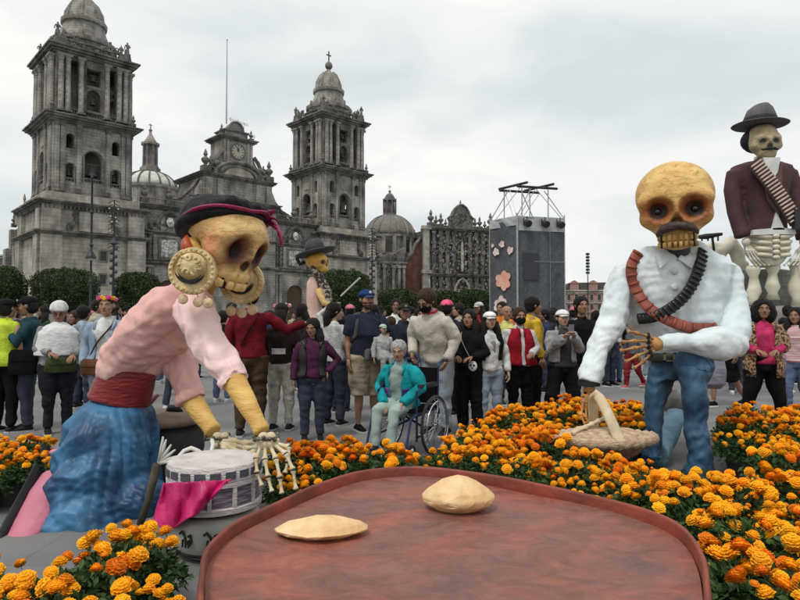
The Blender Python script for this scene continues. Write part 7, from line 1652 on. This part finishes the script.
for (a, b_, c) in (((751, 266), (752, 287), (750, 306)), ((771, 264), (770, 283), (770, 300)), ((795, 262), (792, 285), (795, 306))):
    m = MB(); pa, pb_, pc = [Vector((X(x), DC - .1, Zc(y))) for x, y in (a, b_, c)]; m.tube([pa, pa.lerp(pb_, .2), pa.lerp(pb_, .55), pb_, pb_.lerp(pc, .25), pb_.lerp(pc, .6), pc], [.13, .16, .09, .13, .16, .10, .15], 14); o = m.build('leg_bone', BN, sk3, smooth=True, world=True)
for wx, dirs in ((742, 1), (799, -1)):
    m = MB(); w_ = Vector((X(wx), DC - .2, Zc(243))); m.ell(w_, (.1, .08, .1), 10, 8)
    for k in range(4): phalanges(m, [w_, w_ + Vector((dirs * (.0 + .06 * k), -.03, -.22)), w_ + Vector((dirs * (.08 + .09 * k), -.05, -.42)), w_ + Vector((dirs * (.2 + .1 * k), -.05, -.55))], .035)
    m.build('hand', BN, sk3, smooth=True, world=True)
pl = thing('stone_plinth', 'grey rock textured plinth under the standing skeleton', 'plinth', (X(775), DC + .6, 0))
RK = mat('grey_rock_paint', (.24, .23, .22), (.13, .125, .12), sc=2, rough=.9, bump=.8, bsc=5, bdist=.1)
m = MB(); zt3 = Zc(306); m.rings([(Vector((X(778), DC + .4, z)), Vector((r_, 0, 0)), Vector((0, r_ * .8, 0))) for z, r_ in ((0, 1.6), (.6, 1.5), (zt3 - .1, 1.35), (zt3, 1.25))], 24, power=5); o = m.build('base_block', RK, pl, smooth=True, world=True); remesh(o, .05, paper(.05, 1.5), 1)
m = MB(); m.rings([(Vector((X(783), DC + .75, z)), Vector((r_, 0, 0)), Vector((0, .3, 0))) for z, r_ in ((zt3 - .2, .75), (zt3 + .6, .68), (Zc(268), .6))], 20, power=5); o = m.build('back_slab', RK, pl, smooth=True, world=True); remesh(o, .05, paper(.04, 1.8), 1)
# pale horse-like bones behind the white shoulder
hs = thing('pale_bone_sculpture', 'pale bone sculpture showing above the white shirt shoulder', 'sculpture', (X(728), DC + 1.2, 0)); m = MB()
q = lambda x, y, Y=DC + 1.2: P(x, y, Y)
m.tube([q(700, 252), q(712, 247), q(722, 250), q(731, 243), q(737, 252), q(741, 268)], [.08, .13, .19, .22, .18, .15], 14); m.tube([q(741, 262), q(740, 285), Vector((q(740, 285).x, DC + 1.2, 0))], [.2, .15, .15], 12); m.tube([q(718, 250), q(716, 285), Vector((q(716, 285).x, DC + 1.2, 0))], [.2, .14, .14], 12)
o = m.build('bone_mass', BN, hs, smooth=True, world=True); remesh(o, .04, paper(.03, 2.5), 1)
m = MB(); m.tube([q(699, 237, DC + .8), q(706, 236.5, DC + .8), q(722, 234, DC + .8)], [.05, .07, .04], 8)
for x in (702, 708, 713, 718): m.bar(q(x, 235, DC + .8), q(x, 241, DC + .8), .02)
m.bar(q(712, 236, DC + .8), q(714, 250, DC + 1.1), .03); m.build('dark_rifle', BLACKP, hs, world=True)

# ===== small skeleton in black hat
DD = 15.5; q = lambda x, y, Y=DD: P(x, y, Y); s4 = thing('small_skeleton_figure', 'smaller skeleton figure with yellow skull and broad black hat beyond the crowd', 'sculpture', (q(315, 300).x, DD, 0))
M4 = Matrix.Translation(q(318, 263)) @ Matrix.Rotation(R(-14), 4, 'Y') @ Matrix.Rotation(R(62), 4, 'Z') @ Matrix.Scale(.58, 4)
skull(s4, M4, (.72, .45, .10), .05, socket=(.08, .03, .02), nu=80, nv=60)
m = MB(); m.T = Matrix.Translation(q(316, 253)) @ Matrix.Rotation(R(-14), 4, 'Y')
m.lathe([(.2, -.02), (.46, -.03), (.54, .03), (.52, .05), (.26, .0)], n=30); m.lathe([(.27, 0), (.25, .22), (.16, .36), (.05, .38)], n=20); m.T = None; m.build('hat', mat('charcoal_felt', (.03, .032, .036), (.05, .052, .058), rough=.7), s4, smooth=True, world=True)
m = MB(); m.tube([q(306, 255), q(300, 254), q(297, 259), q(300, 264), q(305, 262)], .05, 8); m.build('hat_loop', BAND, s4, smooth=True, world=True)
m = MB(); m.rings([(q(314, y), Vector((r_, 0, 0)), Vector((0, r_ * .8, 0))) for y, r_ in ((350, .34), (330, .26), (310, .17), (297, .19), (283, .17), (277, .10))], 18); o = m.build('dress', mat('blush_paper', (.70, .5, .42), (.6, .38, .32), sc=3, rough=.7, bump=.5, bsc=10), s4, smooth=True, world=True); remesh(o, .03, paper(.015, 3), 1)
m = MB(); m.rings([(q(x, y), Vector((r_, 0, 0)), Vector((0, .2, 0))) for x, y, r_ in ((328, 305, .14), (325, 290, .17), (319, 277, .15), (315, 270, .12), (314, 266, .08))], 14); o = m.build('patterned_shawl', mat('dark_pattern', (.05, .03, .02), (.4, .36, .3), sc=14, rough=.8, lo=.5, hi=.6), s4, smooth=True, world=True); remesh(o, .025, paper(.02, 5), 1)
m = MB(); m.tube([q(318, 290, DD - .2), q(324, 303, DD - .3), q(337, 307, DD - .4)], [.09, .08, .07], 10); m.build('arm', BONEY, s4, smooth=True, world=True)
ss = thing('selfie_stick', 'thin pale stick raised above the woman with her hand on her head', 'selfie stick', (P(343, 292, 7.4).x, 7.4, 1.6)); m = MB(); m.tube([P(341, 296, 7.4), P(360, 278, 7.2)], .011, 6); m.build('stick', mat('pale_metal', (.6, .6, .6), rough=.3), ss, world=True)
bgp = thing('plastic_bag', 'translucent grey plastic bag carried behind the blue jeans', 'bag', (P(712, 300, 7.0).x, 7.0, .6)); m = MB(); m.rings([(P(712, y, 7.0), Vector((r_, 0, 0)), Vector((0, r_ * .5, 0))) for y, r_ in ((389, .10), (384, .16), (370, .17), (358, .14), (350, .06), (345, .02))], 18); o = m.build('film', mat('grey_film', (.22, .23, .29), (.14, .14, .18), sc=6, rough=.3, bump=.8, bsc=14, bdist=.02), bgp, smooth=True, world=True); remesh(o, .012, paper(.014, 6), 1)
# ------------------------------------------------------------------ marigolds
def bloom_mesh(seed, bud=False):
    rg = random.Random(seed); m = MB(); 
    lay = [(.22, 6, .45, .52), (.48, 10, .42, .42), (.72, 13, .38, .22), (.90, 15, .36, -.02), (.97, 15, .36, -.26), (.86, 13, .3, -.46), (.62, 10, .3, -.58)] if not bud else [(.5, 7, .6, .25), (.8, 9, .5, 0)]
    for r_, n, L, z in lay:
        for k in range(n):
            a = 2 * math.pi * (k + rg.random() * .5) / n + r_ * 3; rr = r_ * rg.uniform(.88, 1.08); w = 1.15 * math.pi * r_ / n + .05
            d = Vector((math.cos(a), math.sin(a), 0)); t_ = Vector((-math.sin(a), math.cos(a), 0)); up = Vector((0, 0, 1)); inn = d * rr * .45 + up * (z * .9 - .12)
            lift = z + rg.uniform(-.06, .06) + .1 * (1 - r_)
            q = [inn - t_ * w * .4, inn + t_ * w * .4, d * rr + t_ * w + up * lift, d * rr * 1.08 + up * (lift - .10) + t_ * w * .3 * rg.uniform(-1, 1), d * rr - t_ * w + up * lift]
            m.add(q, [(0, 1, 2), (0, 2, 3), (0, 3, 4)])
    m.ell((0, 0, -.02), (.68, .68, .52), 8, 6)
    m.lathe([(.06, -1.5), (.06, -.5), (.3, -.38), (.42, -.2)], n=5, mi=1)
    return m
ORA = [mat('marigold_orange', (.90, .32, .004), (.95, .42, .01), sc=30, rough=.7, rnd=.16, spec=.2), mat('marigold_gold', (.92, .40, .006), (.95, .48, .015), sc=30, rough=.7, rnd=.12, spec=.2), mat('marigold_deep', (.74, .18, .004), (.86, .27, .008), sc=30, rough=.7, rnd=.18, spec=.2)]
STEM = mat('flower_stem', (.05, .10, .03), rough=.7)
BLM = []
for s_ in range(3):
    for mt in ORA: BLM.append(bloom_mesh(s_).mesh('bloom', [mt, STEM]))
BUD = [bloom_mesh(9, True).mesh('bud', [ORA[2], STEM])]
def foliage_mesh(seed):
    rg = np.random.RandomState(seed); n = 950; vs = []; fs = []
    d = rg.normal(size=(n, 3)); d[:, 2] = np.abs(d[:, 2]) * .9 - .25; d /= np.linalg.norm(d, axis=1)[:, None]
    rad = .35 + .65 * rg.rand(n) ** .5; p = d * rad[:, None] * np.array([.19, .19, .13]) * (1 + .25 * fbm(d * 2 + seed, 1.5, 2))[:, None] + np.array([0, 0, .23])
    for i in range(n):                                  # narrow feathery leaflets
        a = Vector(d[i] + rg.normal(size=3) * .7).normalized(); b = a.cross(Vector(rg.normal(size=3))).normalized(); L = .042 * rg.uniform(.6, 1.3); w = .010
        P0 = Vector(p[i]); k = len(vs); vs += [P0, P0 + a * L * .5 + b * w, P0 + a * L + Vector((0, 0, -.006)), P0 + a * L * .5 - b * w]; fs.append((k, k + 1, k + 2, k + 3))
    me = bpy.data.meshes.new('foliage'); me.from_pydata([tuple(v) for v in vs], [], fs); me.materials.append(mat('marigold_leaves', (.030, .065, .018), (.06, .11, .03), sc=12, rough=.65, spec=.25, rnd=.15)); return me
FOL = [foliage_mesh(k) for k in range(4)]
m = MB(); m.lathe([(.07, 0), (.095, .15), (.10, .15), (.10, .165), (.09, .165), (.085, .14)], n=16); POT = m.mesh('pot', mat('black_nursery_pot', (.02, .02, .02), rough=.6))
def inpoly(x, y, pl):
    c = False; n = len(pl)
    for i in range(n):
        x1, y1 = pl[i]; x2, y2 = pl[i - 1]
        if (y1 > y) != (y2 > y) and x < (x2 - x1) * (y - y1) / (y2 - y1) + x1: c = not c
    return c
ZTOP = .40
MARKS = [(290, 440, 'beside the bony fingers'), (285, 470, 'between bony fingers and table rim'), (320, 440, 'before the woman in leather vest'), (350, 462, 'left of the wheelchair footrest'), (400, 462, 'between wheelchair and table rim'), (440, 450, 'right of the wheelchair wheel'),
 (470, 430, 'before the woman with skull bag'), (495, 418, 'at the feet of the white hoodie'), (520, 412, 'at the feet of the red vest'), (555, 405, 'at the feet of the phone photographer'), (470, 455, 'beyond the taller bread'), (510, 440, 'in the middle of the central bed'), (510, 468, 'against the far table rim'), (555, 470, 'in front of the basket, left side'),
 (590, 465, 'in front of the basket'), (630, 468, 'below the right end of the basket'), (575, 410, 'left of the basket handle'), (610, 408, 'just beyond the basket handle'), (640, 410, 'left of the kneeling jeans'), (670, 480, 'in front of the kneeling jeans'), (700, 492, 'in front of the grey boot'), (735, 415, 'right of the kneeling jeans'), (765, 408, 'below the leopard coat'), (795, 410, 'at the right edge, far row'),
 (735, 432, 'right of the jeans, near row'), (765, 432, 'below the leopard coat, near row'), (795, 435, 'at the right edge beyond the path'), (730, 520, 'beside the right corner of the table'), (770, 480, 'at the bend of the right bed'), (795, 480, 'by the right edge, middle height'), (770, 530, 'in the middle of the right bed'), (795, 560, 'in the lower right corner'), (750, 580, 'right of the table near the bottom'),
 (10, 440, 'in the planter at the left edge'), (45, 440, 'in the planter nearest the skirt'), (20, 570, 'in the lower left corner'), (70, 560, 'in front of the pink feet'), (120, 545, 'in front of the blue skirt'), (170, 545, 'in front of the painted pot'), (110, 590, 'in the middle of the front left bed'), (175, 590, 'left of the near table corner')]
beds = [('bed behind the table', [(272, 446), (292, 434), (330, 436), (352, 447), (378, 458), (408, 459), (440, 446), (470, 424), (500, 412), (540, 404), (566, 402), (572, 420), (562, 440), (562, 456), (648, 456), (650, 468), (700, 480), (712, 500), (708, 520), (670, 500), (560, 474), (430, 450), (350, 458), (300, 480), (288, 470)], .255, 'potted orange marigold in the bed along the far rim of the table'),
        ('strip beyond the basket', [(566, 402), (648, 402), (644, 424), (572, 421)], .26, 'potted marigold in the short row beyond the cream basket'),
        ('right row', [(716, 412), (800, 404), (840, 404), (840, 440), (770, 438), (716, 438)], .27, 'potted marigold in the row right of the kneeling jeans'),
        ('right bed', [(708, 500), (712, 480), (775, 462), (800, 440), (850, 440), (900, 620), (735, 640), (722, 560)], .27, 'potted marigold in the dense bed at the lower right'),
        ('left bed', [(-40, 434), (20, 430), (56, 430), (50, 446), (30, 456), (-40, 462)], .26, 'potted marigold in the planter left of the pink feet'),
        ('front left bed', [(-60, 552), (12, 546), (40, 562), (78, 556), (95, 529), (138, 529), (160, 550), (188, 572), (190, 580), (186, 700), (-60, 700)], .26, 'large blooming potted marigold in the lower left corner')]
rg = random.Random(77); npl = nbl = 0
for bn, poly, sp, lab in beds:
    i = 0
    for gy in range(0, 80):
        for gx in range(-60, 60):
            x = gx * sp + (gy % 2) * sp * .5 + rg.uniform(-.04, .04); y = 1.5 + gy * sp * .88 + rg.uniform(-.04, .04)
            dz = ZTOP - CAMZ; vx = CP * y + SP * dz; px = 400 + FPX * x / vx; py = 300 - FPX * (-SP * y + CP * dz) / vx
            if not inpoly(px, py, poly): continue
            if any((Vector((x, y, 0)) - c).length < .14 for c in CR): continue
            if inpoly(x, y, [(c.x, c.y) for c in CR]): continue
            if (Vector((x, y)) - Vector((c0.x, 3.72))).length < .36: continue
            hh = rg.choice([.86, 1.0, 1.16]) * rg.uniform(.98, 1.02); tone = rg.choice(['golden', 'golden', 'orange', 'orange', 'deep orange', 'mixed', 'mixed'])
            near = min(MARKS, key=lambda q: (q[0] - px) ** 2 + (q[1] - py) ** 2)[2]
            lb = '%s marigold, %s blooms, %s' % ({.86: 'low', 1.0: 'medium', 1.16: 'tall'}[min((.86, 1.0, 1.16), key=lambda v: abs(v - hh))], tone, near)
            t = thing('marigold_plant', lb, 'flower plant', (x, y, 0), rg.uniform(0, 6.28), 'potted marigolds', scale=hh)
            inst('pot', POT, t); inst('foliage', FOL[rg.randrange(4)], t, (0, 0, 0), (0, 0, rg.uniform(0, 6)), (1, 1, 1)); npl += 1
            nb = rg.randint(14, 20); dense = 1
            for k in range(nb):
                a = rg.uniform(0, 6.28); rr = .20 * math.sqrt(rg.random()); s_ = rg.uniform(.021, .037) * (1.0 if bn.startswith('front') else 1)
                z = .30 + .10 * math.sqrt(max(0, 1 - (rr / .21) ** 2)) + rg.uniform(-.02, .035)
                u = rg.random(); w3 = {'golden': (.85, .99), 'orange': (.2, .95), 'deep orange': (.1, .5), 'mixed': (.45, .85)}[tone]; me = BLM[rg.randrange(3) * 3 + (1 if u < w3[0] else 0 if u < w3[1] else 2)] if rg.random() > .12 else BUD[0]
                if me is BUD[0]: s_ *= .6
                inst('bloom', me, t, (rr * math.cos(a), rr * math.sin(a), z), (rg.uniform(-.2, .2) - rr * math.sin(a) * 3.2, rr * math.cos(a) * 3.2 + rg.uniform(-.2, .2), rg.uniform(0, 6)), s_); nbl += 1
by = {}
for o in list(COL.objects):
    if o.get('category') == 'flower plant': by.setdefault(o['label'], []).append(o)
for lb, os_ in by.items():
    if len(os_) > 1:
        os_.sort(key=lambda o: o.location.x / o.location.y)
        names = ['left one of two', 'right one of two'] if len(os_) == 2 else ['leftmost of several', 'rightmost of several'] if False else ['%s from the left' % w for w in ('first', 'second', 'third', 'fourth', 'fifth', 'sixth', 'seventh', 'eighth')]
        for o, w in zip(os_, names): o['label'] = lb + ', ' + w
print('plants', npl, 'blooms', nbl)
# planter boxes at the left
def planter(label, a, b_, w, h):
    a, b_ = Vector((a.x, a.y, 0)), Vector((b_.x, b_.y, 0)); c = (a + b_) / 2; d = b_ - a; t = thing('planter', label, 'planter', c, math.atan2(d.y, d.x)); L = d.length / 2
    for nm, q in (('side_board', (-L, L, -w, -w + .03, 0, h)), ('side_board', (-L, L, w - .03, w, 0, h)), ('end_board', (-L, -L + .03, -w + .031, w - .031, 0, h)), ('end_board', (L - .03, L, -w + .031, w - .031, 0, h))):
        m = MB(); m.box(*q); m.build(nm, mat('black_stained_wood', (.025, .024, .022), (.045, .04, .035), sc=6, rough=.7, bump=.4, bsc=30), t)
planter('low black wooden planter holding marigolds at the left edge', G(-40, 500), G(30, 492), .38, .2)
finalize()
for j in JOINS: j()
